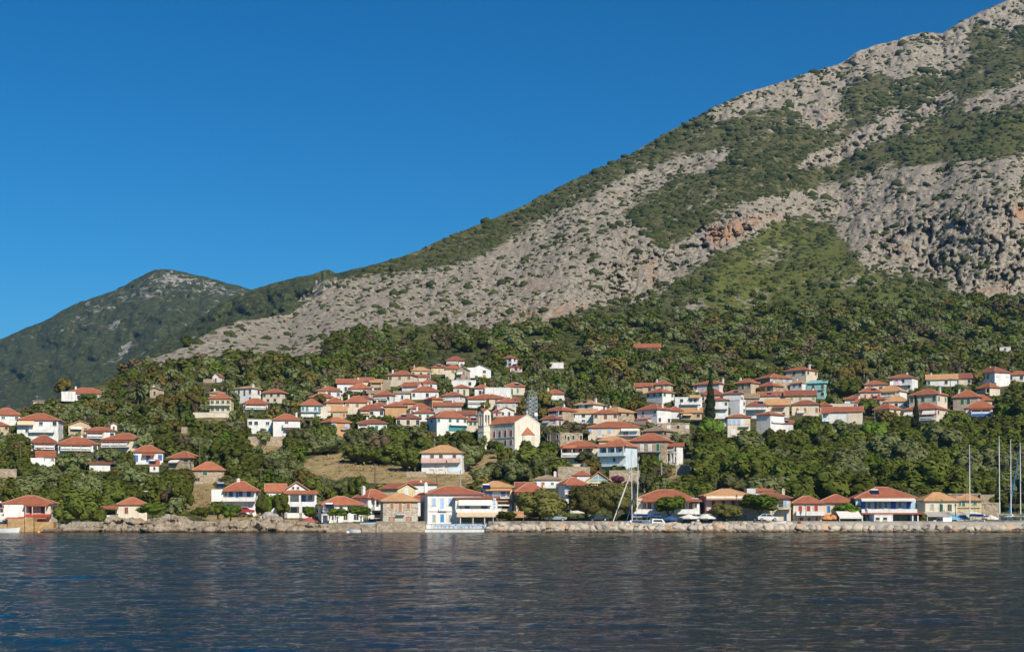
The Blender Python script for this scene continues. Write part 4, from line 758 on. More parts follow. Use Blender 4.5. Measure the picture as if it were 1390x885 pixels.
H(617, 676, 711, 676.5, 673.5, 'W', 'R', 'm', 0, [], 'taverna with a long beige awning and blue chairs', [
  ('awn', 622.5, 668, 677, 685.5, .8, 'h'), ('win', 'w', 624, 686.5, 627, 691), ('win', 'b', 631, 686, 637, 691), ('win', 'b', 653, 686, 662, 691), ('balc', 619, 677, 690.5, 694, 1.0, 'solid'), ('awn', 621, 677.5, 693.5, 701, 3.6, 'c'),
  ('cols', [626, 643, 658.5, 675], 700, 711, 3.4, .09, W['C']), ('win', 'k', 626, 702, 640, 711), ('win', 'k', 642, 702, 656, 711), ('win', 'k', 658, 702, 673, 711)], Y=282.5, name='taverna', cat='taverna')  # lowest dark glass windows imitate the shaded interior of the open front
H(649, 696, 700, 661.5, 653, 'W', 'A', 'h', -6, [], 'white house with tan awning strips behind the taverna', [
  ('band', 658, 694, 662.5, 666, 1.2, 'A'), ('win', 'b', 663, 668, 668, 673.5), ('win', 'b', 680, 668, 686, 673.5), ('balc', 658, 693, 673, 675.5, 1.1, 'rail'), ('win', 'o', 658.5, 668, 662, 674), ('win', 'o', 688, 668, 692, 674), ('band', 668, 694, 679, 681, 1.2, 'A'), ('awn', 671, 693.5, 681.5, 686, .6, 'h'), ('win', 'k', 681, 686.5, 690, 690.5), ('solar', .0, -.1)], ['.k', '..'], Y=302)
H(694, 743, 708, 668, 656, 'C', 'R', 'h', -6, ['....', '....'], 'cream house mostly hidden by the plane trees', [('band', 701, 742, 669, 673.5, 1.6, 'R'), ('win', 'k', 705, 675, 711, 681), ('win', 'n', 720, 675, 726, 683)], ['.k', '..'], Y=300)
H(700, 727, 690, 661, 654.5, 'W', 'D', 'g', 0, ['...'], 'dark red ridge showing behind the cream house', Y=318)
H(727, 760, 684, 651, 645, 'W', 'U', 'h', 0, ['.o.w.', '.....'], 'white house with weathered flat tile roof', [('balc', 737, 757, 658.5, 661.5, 1, 'solid'), ('win', 'o', 751, 666, 756, 675.5), ('chim', .86)], Y=326)
H(757, 797, 690, 658, 648, 'W', 'R', 'h', -9, [], 'white house with blue shutters and shaded left side', [('band', 766, 797, 655.5, 658.8, 1.2, 'R'), ('win', 'l', 768.5, 660, 772, 667), ('win', 'b', 777, 660, 781, 668), ('win', 'k', 784, 660, 788, 668), ('win', 'l', 790, 660, 793, 667), ('balc', 767.5, 795, 666, 670.5, 1.2, 'rail', WALL['W']), ('win', 'b', 772, 676, 776, 683)], ['..', '..'], Y=322)
H(778, 801, 668, 645.5, 638, 'W', 'R', 'h', 0, ['k...', '....'], 'small red hip behind the glass gable house', Y=352)
H(774, 800, 700, 676, 666.5, 'W', 'M', 'h', 0, ['b..', '...'], 'low red roof behind the dark plane tree', Y=306)
gb = H(794.5, 830, 686, 655, 641, 'Y', 'R', 'f', 0, [], 'yellowish house with a glazed triangular gable', [('win', 'w', 797.5, 658.5, 803.5, 668), ('win', 'w', 807.5, 658.5, 814, 669), ('win', 'w', 817.5, 658.5, 824, 668), ('block', 795, 830, 654.6, 656, -.3, -.003, 'Y', 'string_course')], Y=330)
def gable_glass():
    b = MB(); s = F/330; hw = 33/2/s*.84; z0 = (686-653.5)/s; zt = (686-644)/s
    for sg in (-1, 1): b.prism([(sg*.12, z0), (sg*hw, z0), (sg*.12, zt)] if sg > 0 else [(-.12, z0), (-.12, zt), (-hw, z0)], -.05, -.003, plain('gable_glass', (.22, .34, .40), .1, spec=.6))
    w_ = b.build('window', gb); f = MB()
    for t in (.3, .6):
        z = z0+(zt-z0)*t*.5; f.box(-hw*(1-t*.5), hw*(1-t*.5), -.09, -.052, z, z+.07, WHITE)
    f.build('frame', w_)
gable_glass()
H(855, 951, 710, 681, 664.5, 'W', 'R', 'h', 0, [], 'very long house with red roof and brown balcony doors', [
  ('block', 856.5, 872, 676, 710, -.5, -.003, 'C', 'wall'), ('win', 'k', 863.5, 686, 869, 689.5), ('band', 872, 949, 677.5, 681.2, 2.0, 'R'), ('block', 856, 949, 691, 697.5, -2.0, -.003, 'W', 'balcony'), ('awn', 858, 886, 697.5, 701, 2.6, 'h'), ('awn', 928, 949, 698, 702, 2.6, 'c'),
  ('win', 'N', 879, 682, 884, 691), ('win', 'w', 873, 682.5, 877, 690), ('win', 'w', 887, 682.5, 891, 690), ('win', 'N', 893, 682, 897, 691), ('win', 'w', 905, 682.5, 909, 690), ('win', 'N', 925, 682, 929.5, 691), ('win', 'N', 935, 682, 940, 691), ('win', 'w', 931, 682.5, 933.5, 690), ('win', 'w', 943, 682.5, 946.5, 690),
  ('win', 'k', 862, 700, 876, 709), ('win', 'k', 880, 700, 898, 709), ('win', 'k', 928, 701, 946, 709), ('solar', 1.04, -.05)], Y=289)
H(949, 1022, 710, 673.5, 663.5, 'P', 'A', 'h', -8, [], 'pink house with a tan roof and four brown doors', [
  ('block', 958, 1020, 673.5, 676, -1.2, -.003, 'W', 'eave_board'), ('band', 957, 1021, 674.5, 678.3, 1.8, 'A'), ('win', 'N', 966, 679, 970.5, 688), ('win', 'N', 979, 679, 984, 688), ('win', 'N', 993, 679, 997.5, 688), ('win', 'N', 1007, 679, 1011, 688), ('balc', 958, 1020, 688, 692, 1.3, 'solid', WALL['P']),
  ('win', 'k', 962, 699, 974, 709), ('win', 'k', 980, 699, 992, 709), ('win', 'k', 1000, 699, 1012, 709)], ['..', '..'], Y=289)
H(1013, 1051, 700, 667, 661.5, 'W', 'M', 'h', 0, ['...l.', '.....'], 'white upper house with a small blue window', [('block', 1014, 1026, 663, 674, -1.2, -.003, 'W', 'annex'), ('win', 'l', 1037, 668, 1042, 674)], Y=306)
H(1016, 1074, 710, 676.5, 668.5, 'C', 'D', 'h', 0, [], 'cream house with blue shutters and corner balcony', [('chim', .88, 'C'), ('win', 'l', 1052.5, 679.5, 1056, 688), ('win', 'k', 1057, 680, 1063, 688.5), ('win', 'l', 1064, 679.5, 1068, 687), ('balc', 1056, 1074, 685, 690, 1.5, 'rail', WALL['C']), ('win', 'l', 1040, 681, 1045, 687), ('win', 'l', 1064, 697, 1068, 707.5), ('cols', [1072], 690, 710, 1.4, .16, WALL['C'])], Y=288.5)
H(1072, 1116, 710, 683.5, 673, 'C', 'R', 'h', -4, [], 'cream house with three bright red shutters', [('win', 'R', 1084, 686, 1088.7, 695), ('win', 'R', 1095, 686, 1100, 695), ('win', 'R', 1105.5, 686, 1110, 694.5), ('balc', 1080, 1118, 693.8, 698.5, 1.2, 'solid'), ('win', 'r', 1085, 702, 1090.5, 709), ('win', 'R', 1096, 702, 1100, 709.5), ('win', 'r', 1107, 702, 1110, 706.5)], ['..', '..'], Y=288)
H(1111, 1159, 710, 682.5, 671, 'C', 'R', 'h', 0, [], 'cream house with a single blue shuttered door', [('win', 'E', 1122.7, 686, 1127, 695.5), ('win', 'k', 1116, 700, 1124, 709), ('awn', 1119, 1131, 698, 702.5, 2.5, 'o'), ('win', 'k', 1138, 700, 1150, 709)], Y=290)
H(1149, 1245, 710, 677, 661, 'B', 'R', 'h', -11, [], 'pale blue seafront house with long white balcony', [
  ('awn', 1168, 1241, 675.5, 679.8, 1.6, 'h'), ('win', 'b', 1168, 680, 1175, 691), ('win', 'w', 1177, 681, 1182, 691), ('win', 'k', 1187, 681, 1190, 691), ('win', 'w', 1192, 681, 1197, 691), ('win', 'b', 1209, 680, 1216, 691), ('win', 'w', 1200, 681, 1205, 690), ('win', 'b', 1230, 680, 1236.5, 691), ('win', 'w', 1219, 681, 1224, 690),
  ('balc', 1168, 1243, 690.8, 694.6, 1.6, 'solid'), ('band', 1167, 1252, 694.4, 697.8, 2.6, 'R'), ('cols', [1168, 1183, 1236, 1243], 697, 710, 2.3, .12), ('win', 'k', 1213, 699, 1222, 709), ('win', 'k', 1223, 699, 1235, 709), ('win', 'e', 1176, 698, 1180, 708), ('win', 'k', 1168, 698.5, 1175, 708),
  ('solar', .3, .45)], ['...', '...'], Y=287)
H(1243, 1300, 710, 680, 668, 'C', 'A', 'h', -12, [], 'cream house with green shutters under tan roof', [('win', 'a', 1263.3, 684, 1268, 690.5), ('win', 'G', 1275.3, 684, 1280, 694), ('win', 'k', 1286.8, 684, 1289, 693.5), ('win', 'G', 1289.3, 684, 1291.8, 693.5)], ['..', '..'], Y=289)
H(1295, 1332, 710, 679.5, 670, 'Y', 'A', 'h', 0, [], 'yellow house with teal windows behind a boat mast', [('win', 't', 1302, 681, 1304.5, 685), ('win', 'T', 1306, 681, 1310, 687), ('win', 't', 1321, 681, 1326, 684.5), ('block', 1296, 1331, 688, 689, -.2, -.003, 'Y', 'string_course')], Y=291)
H(1286, 1331, 690, 671.5, 669, 'R', 'U', 'n', 0, ['......'], 'flat stone building rising behind the yellow house', Y=308)

# ---------- church
def church():
    Yd = float(Yv(613)); s = F/Yd; th = math.radians(41); al = math.atan((716-CX)/F)
    w = 34.2/s*math.cos(al)/math.cos(th); L = 40/s/math.sin(th); h = (613-575)/s; rh = 2.55
    root = empty('church', at(716, 613, Yd), -al+th, 'cream church with a bell tower, red roof and red triangle', 'church'); m = WALL['K']
    b = MB(); b.box(-w/2, w/2, 0, L, -3, h, m); b.prism([(-w/2, h), (w/2, h), (0, h+rh)], 0, L, m); b.build('wall', root)
    r = MB(); t = .16; o = .25; hw = w/2+o; sl = rh/(w/2); z0 = h-o*sl
    for sg in (-1, 1):
        P_ = [(sg*hw, z0+.02), (0, h+rh+.02), (0, h+rh+.02+t*1.2), (sg*hw, z0+.02+t)]
        r.prism(P_ if sg > 0 else P_[::-1], .12, L+.2, ROOF['M'])
    r.build('roof', root)
    tr = MB(); 
    for sg in (-1, 1): P_ = [(sg*(w/2+.1), h-.12), (0, h+rh+.02), (0, h+rh+.28), (sg*(w/2+.1), h+.22)]; tr.prism(P_ if sg > 0 else P_[::-1], -.1, .118, TRIM)
    tr.box(-.09, .09, .1, .28, h+rh, h+rh+1.5, WHITE); tr.box(-.45, .45, .1, .28, h+rh+.9, h+rh+1.08, WHITE); tr.build('gable_coping', root)
    ap = MB(); n = 12; R_ = w*.225; H_ = (613-590.3)/s; V = []; Fc = []
    for k in range(n+1): a = math.pi*k/n; V += [(math.cos(a)*R_, -math.sin(a)*R_*.85-.002, -2), (math.cos(a)*R_, -math.sin(a)*R_*.85-.002, H_)]
    Fc = [(2*k, 2*k+1, 2*k+3, 2*k+2) for k in range(n)]; ap.add(V, Fc, m); ap.build('apse', root)
    ar = MB(); V = [(0, .0, H_+(590-579)/s)]
    V += [(math.cos(math.pi*k/n)*(R_+.18), -math.sin(math.pi*k/n)*(R_*.85+.18)-.002, H_-.02) for k in range(n+1)]
    ar.add(V, [(0, k+2, k+1) for k in range(n)]+[tuple(range(1, n+2))], ROOF['M']); ar.build('apse_roof', root)
    def arched(x, y, z, ww, hh, rz, name='window', mat=PAINT['r']):
        b = MB(); pts = [(-ww/2, 0), (ww/2, 0), (ww/2, hh-ww/2)]+[(math.cos(math.pi*k/6)*ww/2, hh-ww/2+math.sin(math.pi*k/6)*ww/2) for k in range(1, 6)]+[(-ww/2, hh-ww/2)]
        out = [(px*1.35, (pz-hh*.5)*1.14+hh*.5) for px, pz in pts]; b.prism(out, -.06, .03, TRIM); f = b.build(name, root, (x, y, z), rz)
        c = MB(); c.prism(pts, -.10, -.061, mat); c.box(-.04, .04, -.13, -.101, 0, hh, DMETAL); c.build('pane', f)
    for k in range(5):
        yy = L*(.115+k*.195); arched(-w/2, yy, (613-592.5)/s, .75, 8.6/s, -math.pi/2)
        if k != 2: arched(-w/2, yy, (613-603.5)/s, .7, 6.6/s, -math.pi/2, mat=PAINT['r'] if k != 1 else PAINT['k'])
    b = MB(); b.box(-w/2-.12, -w/2-.002, 0, L, (613-594.5)/s, (613-593.8)/s, TRIM); b.build('string_course', root)
    # bell tower at the far left end
    tw = 17.5/s/(math.cos(th)+math.sin(th))*1.02; tx = -w/2-tw*.35; ty = L-tw*.15; th_ = (613-558)/s; zb = (613-577)/s
    t = MB(); t.box(tx-tw/2, tx+tw/2, ty-tw/2, ty+tw/2, -3, zb, m); t.box(tx-tw/2-.12, tx+tw/2+.12, ty-tw/2-.12, ty+tw/2+.12, zb, zb+.25, DMETAL if False else TRIM)
    q = .52
    for sx in (-1, 1):
        for sy in (-1, 1): t.box(tx+sx*tw/2-(q if sx > 0 else 0), tx+sx*tw/2+(0 if sx > 0 else q), ty+sy*tw/2-(q if sy > 0 else 0), ty+sy*tw/2+(0 if sy > 0 else q), zb+.25, th_-.8, m)
        t.box(tx+sx*(tw/2-.25)-.22, tx+sx*(tw/2-.25)+.22, ty-.18, ty+.18, zb+.25, th_-.8, m)
        t.box(tx-.18, tx+.18, ty+sx*(tw/2-.25)-.22, ty+sx*(tw/2-.25)+.22, zb+.25, th_-.8, m)
    t.box(tx-tw/2, tx+tw/2, ty-tw/2, ty+tw/2, th_-.8, th_, m); t.box(tx-tw/2+.6, tx+tw/2-.6, ty-tw/2+.6, ty+tw/2-.6, zb+.25, zb+1.1, m)
    for z in (6.2, 11.2):
        if z < zb-.5: t.box(tx-tw/2-.08, tx+tw/2+.08, ty-tw/2-.08, ty+tw/2+.08, z, z+.2, TRIM)
    tower = t.build('bell_tower', root); g = MB()
    for rot in (0, 1):
        V = [(-tw/2, th_), (tw/2, th_), (0, th_+.95)]
        if rot == 0: g.add([(tx+x, ty-tw/2, z) for x, z in V]+[(tx+x, ty+tw/2, z) for x, z in V], [(0, 1, 2), (3, 5, 4)], m)
        else: g.add([(tx-tw/2, ty+x, z) for x, z in V]+[(tx+tw/2, ty+x, z) for x, z in V], [(0, 2, 1), (3, 4, 5)], m)
    g.build('gable', tower); a = tw/2+.15
    rr = MB(); rr.add([(tx-a, ty-a, th_+.05), (tx+a, ty-a, th_+.05), (tx+a, ty+a, th_+.05), (tx-a, ty+a, th_+.05), (tx, ty, th_+1.5), (tx, ty-a, th_+1.05), (tx+a, ty, th_+1.05), (tx, ty+a, th_+1.05), (tx-a, ty, th_+1.05)],
       [(0, 5, 4), (5, 1, 4), (1, 6, 4), (6, 2, 4), (2, 7, 4), (7, 3, 4), (3, 8, 4), (8, 0, 4)], ROOF['R']); rr.box(tx-.05, tx+.05, ty-.05, ty+.05, th_+1.4, th_+2.5, WHITE); rr.box(tx-.3, tx+.3, ty-.05, ty+.05, th_+2.0, th_+2.12, WHITE); rr.build('tower_roof', tower)
    bl = MB(); bl.lathe([(.05, .7), (.22, .6), (.3, .2), (.42, 0)], METAL, 10, (tx, ty, th_-1.9)); bl.tube((tx, ty, th_-1.2), (tx, ty, th_-.78), .04, .04, DMETAL); bl.build('bell', tower)
    HOUSES.append(('cream church', 695, 590, 650, 734, 552, 613, Yd, root)); RECTS.append((652, 734, 552, 606, Yd)); FOOT.append((at(705, 613, Yd).x, Yd+5, 9))
church()

# ---------- lattice mast behind the church
def lattice():
    Yd = 452; s = F/Yd; b0 = at(722, 600, Yd); root = empty('lattice_mast', b0, .3, 'tall grey steel lattice mast behind the church', 'mast'); h = (600-540)/s; hw = 6.0/s; b = MB(); n = 11
    for sx in (-1, 1):
        for sy in (-1, 1): b.tube((sx*hw, sy*hw, -1), (sx*hw*.94, sy*hw*.94, h), .11, .1, GALV, 5); b.tube((sx*hw*.94, sy*hw*.94, h), (sx*.3, sy*.3, h+2.6), .09, .07, GALV, 5)
    for k in range(n):
        z0, z1 = h*k/n, h*(k+1)/n
        for sx, sy, ex, ey in ((-1, -1, 1, -1), (1, -1, 1, 1), (1, 1, -1, 1), (-1, 1, -1, -1)):
            b.tube((sx*hw*.97, sy*hw*.97, z0), (ex*hw*.97, ey*hw*.97, z1), .075, .075, GALV, 4); b.tube((ex*hw*.97, ey*hw*.97, z0), (sx*hw*.97, sy*hw*.97, z1), .075, .075, GALV, 4); b.tube((sx*hw*.97, sy*hw*.97, z1), (ex*hw*.97, ey*hw*.97, z1), .07, .07, GALV, 4)
    b.build('lattice_frame', root)
    t = MB(); t.tube((0, 0, h+2.2), (0, 0, h+4.2), .07, .05, GALV, 6); t.build('antenna', root)
    for z, x in ((h*.42, -.4), (h*.62, .8)):
        d = MB(); d.lathe([(.05, 0), (.5, .12), (.62, .3)], WHITE, 12); o = d.build('dish', root, (x, -hw-.1, z)); o.rotation_euler.x = math.pi/2
    HOUSES.append(('lattice mast', 722, 560, 716, 728, 530, 600, Yd, root)); RECTS.append((714, 730, 528, 575, Yd))
lattice()

# ---------- walls, lanes
def wall_thing(name, label, cat, x0, x1, yt, yb, mat, Y=None, th=.5, top=None, dz=1.5):
    Yd = Y or float(Yv(yb)); s = F/Yd; a, c = at(x0, yb, Yd), at(x1, yb, Yd); root = empty(name, (a+c)/2, math.atan2(c.y-a.y, c.x-a.x), label, cat); L_ = (c-a).length; h = (yb-yt)/s
    b = MB(); b.box(-L_/2, L_/2, 0, th, -dz, h, mat); b.build('masonry', root); c_ = MB(); c_.box(-L_/2-.04, L_/2+.04, -.04, th+.04, h+.002, h+.14, top or CONC); c_.build('coping', root); RECTS.append((x0, x1, yt, yb, Yd)); return root
SW = WALL['S']; WT = 'wall'
wall_thing('retaining_wall', 'stone retaining wall under the flat white annex', WT, 337, 393, 593, 605, SW)
wall_thing('retaining_wall', 'long pale wall below the yellow house', WT, 262, 312, 560, 567, WALL['C'])
wall_thing('retaining_wall', 'old stone wall at the left edge above shore trees', WT, -20, 22, 637, 648, SW)
wall_thing('retaining_wall', 'stone terrace wall left of the icy white house', WT, 757, 801, 634, 650, SW, 362)
wall_thing('retaining_wall', 'stone terrace wall below the icy white house', WT, 827, 869, 639, 657, SW, 366)
wall_thing('retaining_wall', 'pale terrace wall right of the columned porch', WT, 917, 937, 632, 644, SW)
wall_thing('retaining_wall', 'short wall beside the white chapel', WT, 276, 291, 515, 520, SW)
wall_thing('retaining_wall', 'crumbling wall piece among trees under the yellow house', WT, 246, 254, 580, 588, SW)
wall_thing('retaining_wall', 'low wall on dry ground left of the lone house', WT, 552, 578, 641, 647, SW)
wall_thing('retaining_wall', 'ruined stone wall by the tan shelter', WT, 517, 530, 516, 529, WALL['R'])
wall_thing('retaining_wall', 'brown stone wall at the right end of the quay', WT, 1331, 1358, 683, 710, WALL['R'], 296, 3)
wall_thing('retaining_wall', 'upper stone wall above the quay end', WT, 1331, 1350, 672, 690, WALL['R'], 306, 2)
wall_thing('sea_wall', 'rubble sea wall in front of the low white taverna', WT, 430, 511, 712, 722, WALL['R'], 263.9, 1.2, SW)
wall_thing('sea_wall', 'smooth beige sea wall under the stone house', WT, 511, 577, 708.5, 721, WALL['S'], 263.6, 3, None)
wall_thing('sea_wall', 'low white terrace wall under the blue chairs', WT, 577, 662, 718.6, 721, WALL['W'], 263.8, 9)
wall_thing('retaining_wall', 'white step wall behind the blue chairs', WT, 577, 662, 711.8, 719, WALL['W'], 272.0, .5)
wall_thing('sea_wall', 'pale quay wall right of the blue chairs', WT, 660, 825, 711.2, 721, WALL['C'], 266.9, 4)
wall_thing('breakwater', 'low inner core of the boulder breakwater by the sailboats', 'breakwater', 826, 1086, 711.2, 723, CONC, 266.6, 3)
wall_thing('breakwater', 'long concrete topped breakwater at the right half of the quay', 'breakwater', 1087, 1560, 708.6, 723, CONC, 266.2, 3)
def lane():
    b = MB(); pts = [(287, 627, 17), (285, 618, 15), (288, 609, 13)]
    V = []
    for x, y, w_ in pts:
        for sx in (-1, 1): p = tpos(x+sx*w_/2, y-3*(y < 615)); V.append((p[0], p[1], p[2]+.35))
    b.add(V, [(0, 1, 3, 2), (2, 3, 5, 4)], ASPH); tag(b.build('lane'), 'grey lane climbing between trees', 'road', kind='structure')
lane()

# ---------- poles and lamps
def pole(x, yt, yb, label, kind='wood', tilt=0, arms=True, Y=None):
    Yd = Y or float(Yv(yb)); s = F/Yd; h = (yb-yt)/s; root = empty('utility_pole', at(x, yb, Yd), rnd.uniform(-.4, .4), label, 'pole'); b = MB(); m = WOOD if kind == 'wood' else GALV
    b.tube((0, 0, -1), (tilt, 0, h), .17, .11, m, 8); b.build('shaft', root)
    if arms:
        c = MB(); c.box(tilt*.95-.7, tilt*.95+.7, -.05, .05, h-.55, h-.43, m)
        for q in (-.6, -.2, .2, .6): c.tube((tilt*.95+q, 0, h-.43), (tilt*.95+q, 0, h-.2), .045, .03, GALV, 5)
        c.build('crossarm', root)
    return root
PO = [(132, 536, 583, 'tall tilted wooden pole left of the olives below the palm', 'wood', .9), (28, 598, 643, 'wooden pole in front of the left edge trees', 'wood', 0), (271, 593, 643, 'brown wooden pole beside the grey lane', 'wood', 0), (278, 520, 546, 'thin pole behind the yellow house wall', 'wood', 0), (284, 521, 546, 'second thin pole nearer the yellow house', 'wood', 0),
  (354, 635, 668, 'wooden pole behind the blue shutter seafront house', 'wood', 0), (355, 602, 618, 'short brown pole under the stone retaining wall', 'wood', 0), (376, 655, 694, 'dark pole between blue shutter house and arcaded house', 'wood', -.2), (509, 629, 666, 'rust brown pole on the dry field', 'wood', 0), (593, 648, 663, 'short brown pole above the large white seafront house', 'wood', 0),
  (625, 638, 664, 'grey metal pole below the lone white house', 'steel', 0), (655.5, 633, 660, 'grey pole in the olive grove', 'steel', 0), (743.5, 627, 648, 'thin grey pole right of the olive grove', 'steel', 0), (854, 539, 560, 'wooden pole left of the white house with dark terrace', 'wood', 0), (1194, 489, 520, 'tall wooden pole above the laundry house', 'wood', 0),
  (1173, 497, 517, 'pale pole in the yellow trees', 'steel', 0), (1138, 527, 545, 'short pole right of the turquoise house', 'wood', 0), (1290, 513, 548, 'rusty pole right of the tall cream house', 'wood', 0), (875, 648, 668, 'thin pole behind the very long house', 'steel', 0), (898, 628, 668, 'thin tall pole on the bushy slope', 'steel', 0), (950, 655, 672, 'thin dark pole left of the pink house roof', 'steel', 0)]
for x, yt, yb, lab, k, t in PO: pole(x, yt, yb, lab, k, t, k == 'wood' and yb-yt > 20)
def lamp(x, yt, yb, label, style, Y=None, side=-1):
    Yd = Y or float(Yv(yb)); s = F/Yd; h = (yb-yt)/s; root = empty('street_lamp', at(x, yb, Yd), 0, label, 'street lamp'); b = MB()
    if style == 'arm':
        b.tube((0, 0, -1), (0, 0, h), .10, .07, GALV, 8); b.tube((0, 0, h), (side*1.0, 0, h+.12), .06, .05, GALV, 6); b.build('post', root); c = MB(); c.box(side*1.0-.4, side*1.0+.4, -.16, .16, h+.02, h+.22, WHITE, (h+.18, h+.14)); c.build('lamp_head', root)
    else:
        m = PAINT['g'] if style == 'green' else DMETAL; b.lathe([(.16, -1), (.16, .4), (.09, .5), (.06, h-.7), (.11, h-.68), (.11, h-.62)], m, 8); b.build('post', root); c = MB(); c.lathe([(.10, h-.62), (.20, h-.2), (.21, h-.18)], plain('lamp_glass', (.6, .62, .58), .2), 8); c.build('lantern', root); c = MB(); c.lathe([(.25, h-.18), (.12, h-.03), (.03, h+.1)], m, 8); c.build('cap', root)
lamp(204, 667, 690, 'white armed street lamp above the beige rock house', 'arm'); lamp(498, 655, 675, 'street lamp with pale head behind the taverna trees', 'arm'); lamp(1169, 653, 672, 'street lamp rising behind the pale blue house', 'arm'); lamp(1101, 663, 682, 'curved grey street lamp behind the red shutter house', 'arm'); lamp(1029, 637, 660, 'street lamp in the dark trees above the pink house', 'arm'); lamp(1288, 657, 680, 'street lamp behind the tan roofed quay houses', 'arm'); lamp(1156, 523, 545, 'white twin lamp in the village trees', 'arm'); lamp(400, 536, 556, 'street lamp left of the green glazed house', 'arm')
for x, yt, lab, st in ((737.7, 687, 'green lamp post before the left plane tree', 'green'), (825, 686, 'green lamp post before the right plane tree', 'green'), (914.7, 686, 'green lamp post by the very long house', 'green'), (1000, 672, 'tall dark lamp post before the pink house', 'dark'), (1094, 685, 'green lamp post before the red shutters', 'green'), (1177, 688, 'lamp post before the pale blue house', 'dark'), (1297, 684, 'thin lamp post beside the yellow house', 'dark')):
    lamp(x, yt, 708, lab, st, 285.5)

# ---------- small things on the quay
def car(x, y, Y, rz, mat, label):
    root = empty('parked_car', Vector(((x-CX)/F*Y, Y, EYE+(HY-y)/F*Y)), rz, label, 'car'); b = MB()
    prof = [(-2.05, .32), (2.05, .32), (2.1, .62), (2.0, .82), (1.05, .92), (.45, 1.42), (-1.15, 1.45), (-1.85, .98), (-2.08, .9)]
    b.prism(prof, -.82, .82, mat); b.build('body', root, smooth=False)
    g = MB()
    for y0, y1 in ((-.835, -.822), (.822, .835)): g.prism([(.95, .95), (.42, 1.36), (-.3, 1.38), (-.3, .95)], y0, y1, GLASS); g.prism([(-.38, .95), (-.38, 1.38), (-1.1, 1.38), (-1.65, .98)], y0, y1, GLASS)
    g.add([(1.08, -.7, .93), (1.08, .7, .93), (.5, .66, 1.40), (.5, -.66, 1.40)], [(0, 1, 2, 3)], GLASS); g.add([(-1.87, -.7, 1.0), (-1.87, .7, 1.0), (-1.2, .66, 1.44), (-1.2, -.66, 1.44)], [(0, 3, 2, 1)], GLASS); g.build('window', root)
    for sx in (-1.3, 1.3):
        for sy in (-.78, .78):
            w_ = MB(); w_.tube((sx, sy-.1, .32), (sx, sy+.1, .32), .33, .33, DMETAL, 14); w_.tube((sx, sy-.115, .32), (sx, sy+.115, .32), .18, .18, GALV, 10); w_.build('wheel', root)
    for sy in (-.55, .55):
        l_ = MB(); l_.box(2.06, 2.12, sy-.16, sy+.16, .62, .76, WHITE); l_.build('headlight', root)
    return root
carW = plain('white_car_paint', (.72, .72, .72), .25); carR = plain('red_car_paint', (.35, .03, .04), .25); carG = plain('silver_car_paint', (.45, .47, .48), .25, metal=.5); carK = plain('dark_car_paint', (.04, .045, .06), .25)
p = tpos(279.5, 614); car(279.5, 613.5, float(p[1])-1, 1.2, carG, 'silver car on the grey lane'); car(332, 697.3, 298.0, .15, carR, 'red car parked below the blue shuttered seafront house')
for x, mat, lab, rz in ((962, carW, 'white car before the pink house, left of olive brown tree', .1), (947, carW, 'white car under canopies by the very long house', -.1), (976, carK, 'dark car half hidden under the olive brown tree', .1), (1042, carW, 'white car right of the bright green quay tree', 0), (812, carK, 'dark car under the right plane tree', .05), (755, carG, 'silver car under the left plane tree', 0)):
    car(x, 707, 285.2+.0, rz, mat, lab)
def parasol(x, yt, Y, r, mat, label, group=None):
    b0 = Vector(((x-CX)/F*Y, Y, 1.98)); zt = EYE+(HY-yt)/F*Y-1.98; root = empty('parasol', b0, 0, label, 'parasol', group); b = MB(); b.tube((0, 0, 0), (0, 0, zt-.05), .04, .03, WHITE, 6); b.lathe([(.3, 0), (.3, .1), (.06, .12)], CONC, 8); b.build('pole', root)
    c = MB(); n = 8; V = [(0, 0, zt)]+[(r*math.cos(2*math.pi*k/n), r*math.sin(2*math.pi*k/n), zt-.7) for k in range(n)]+[(r*math.cos(2*math.pi*k/n), r*math.sin(2*math.pi*k/n), zt-.95) for k in range(n)]
    c.add(V, [(0, k+1, (k+1) % n+1) for k in range(n)]+[(k+1, n+k+1, n+(k+1) % n+1, (k+1) % n+1) for k in range(n)], mat); c.build('canopy', root)
parasol(935, 697.5, 283.2, 2.0, CANVAS['h'], 'wide white parasol at the right end of the long house'); parasol(959, 697.5, 284, 2.0, CANVAS['h'], 'wide white parasol left of the pink house tree'); parasol(909, 699.5, 284, 1.8, CANVAS['b'], 'dark blue parasol under the green quay tree'); parasol(1122, 698.5, 285, 1.2, CANVAS['o'], 'orange parasol nearer the red shutter house'); parasol(1131, 698, 285.6, 1.2, CANVAS['o'], 'orange parasol nearer the white tent'); parasol(419, 701.5, 290, 1.5, CANVAS['r'], 'pinkish red parasol before the arcaded house'); parasol(1320, 693.5, 285, 2.6, CANVAS['h'], 'large white parasol near the right mast'); parasol(1345, 698.5, 287, 1.6, CANVAS['h'], 'small white parasol near the brown stone wall')
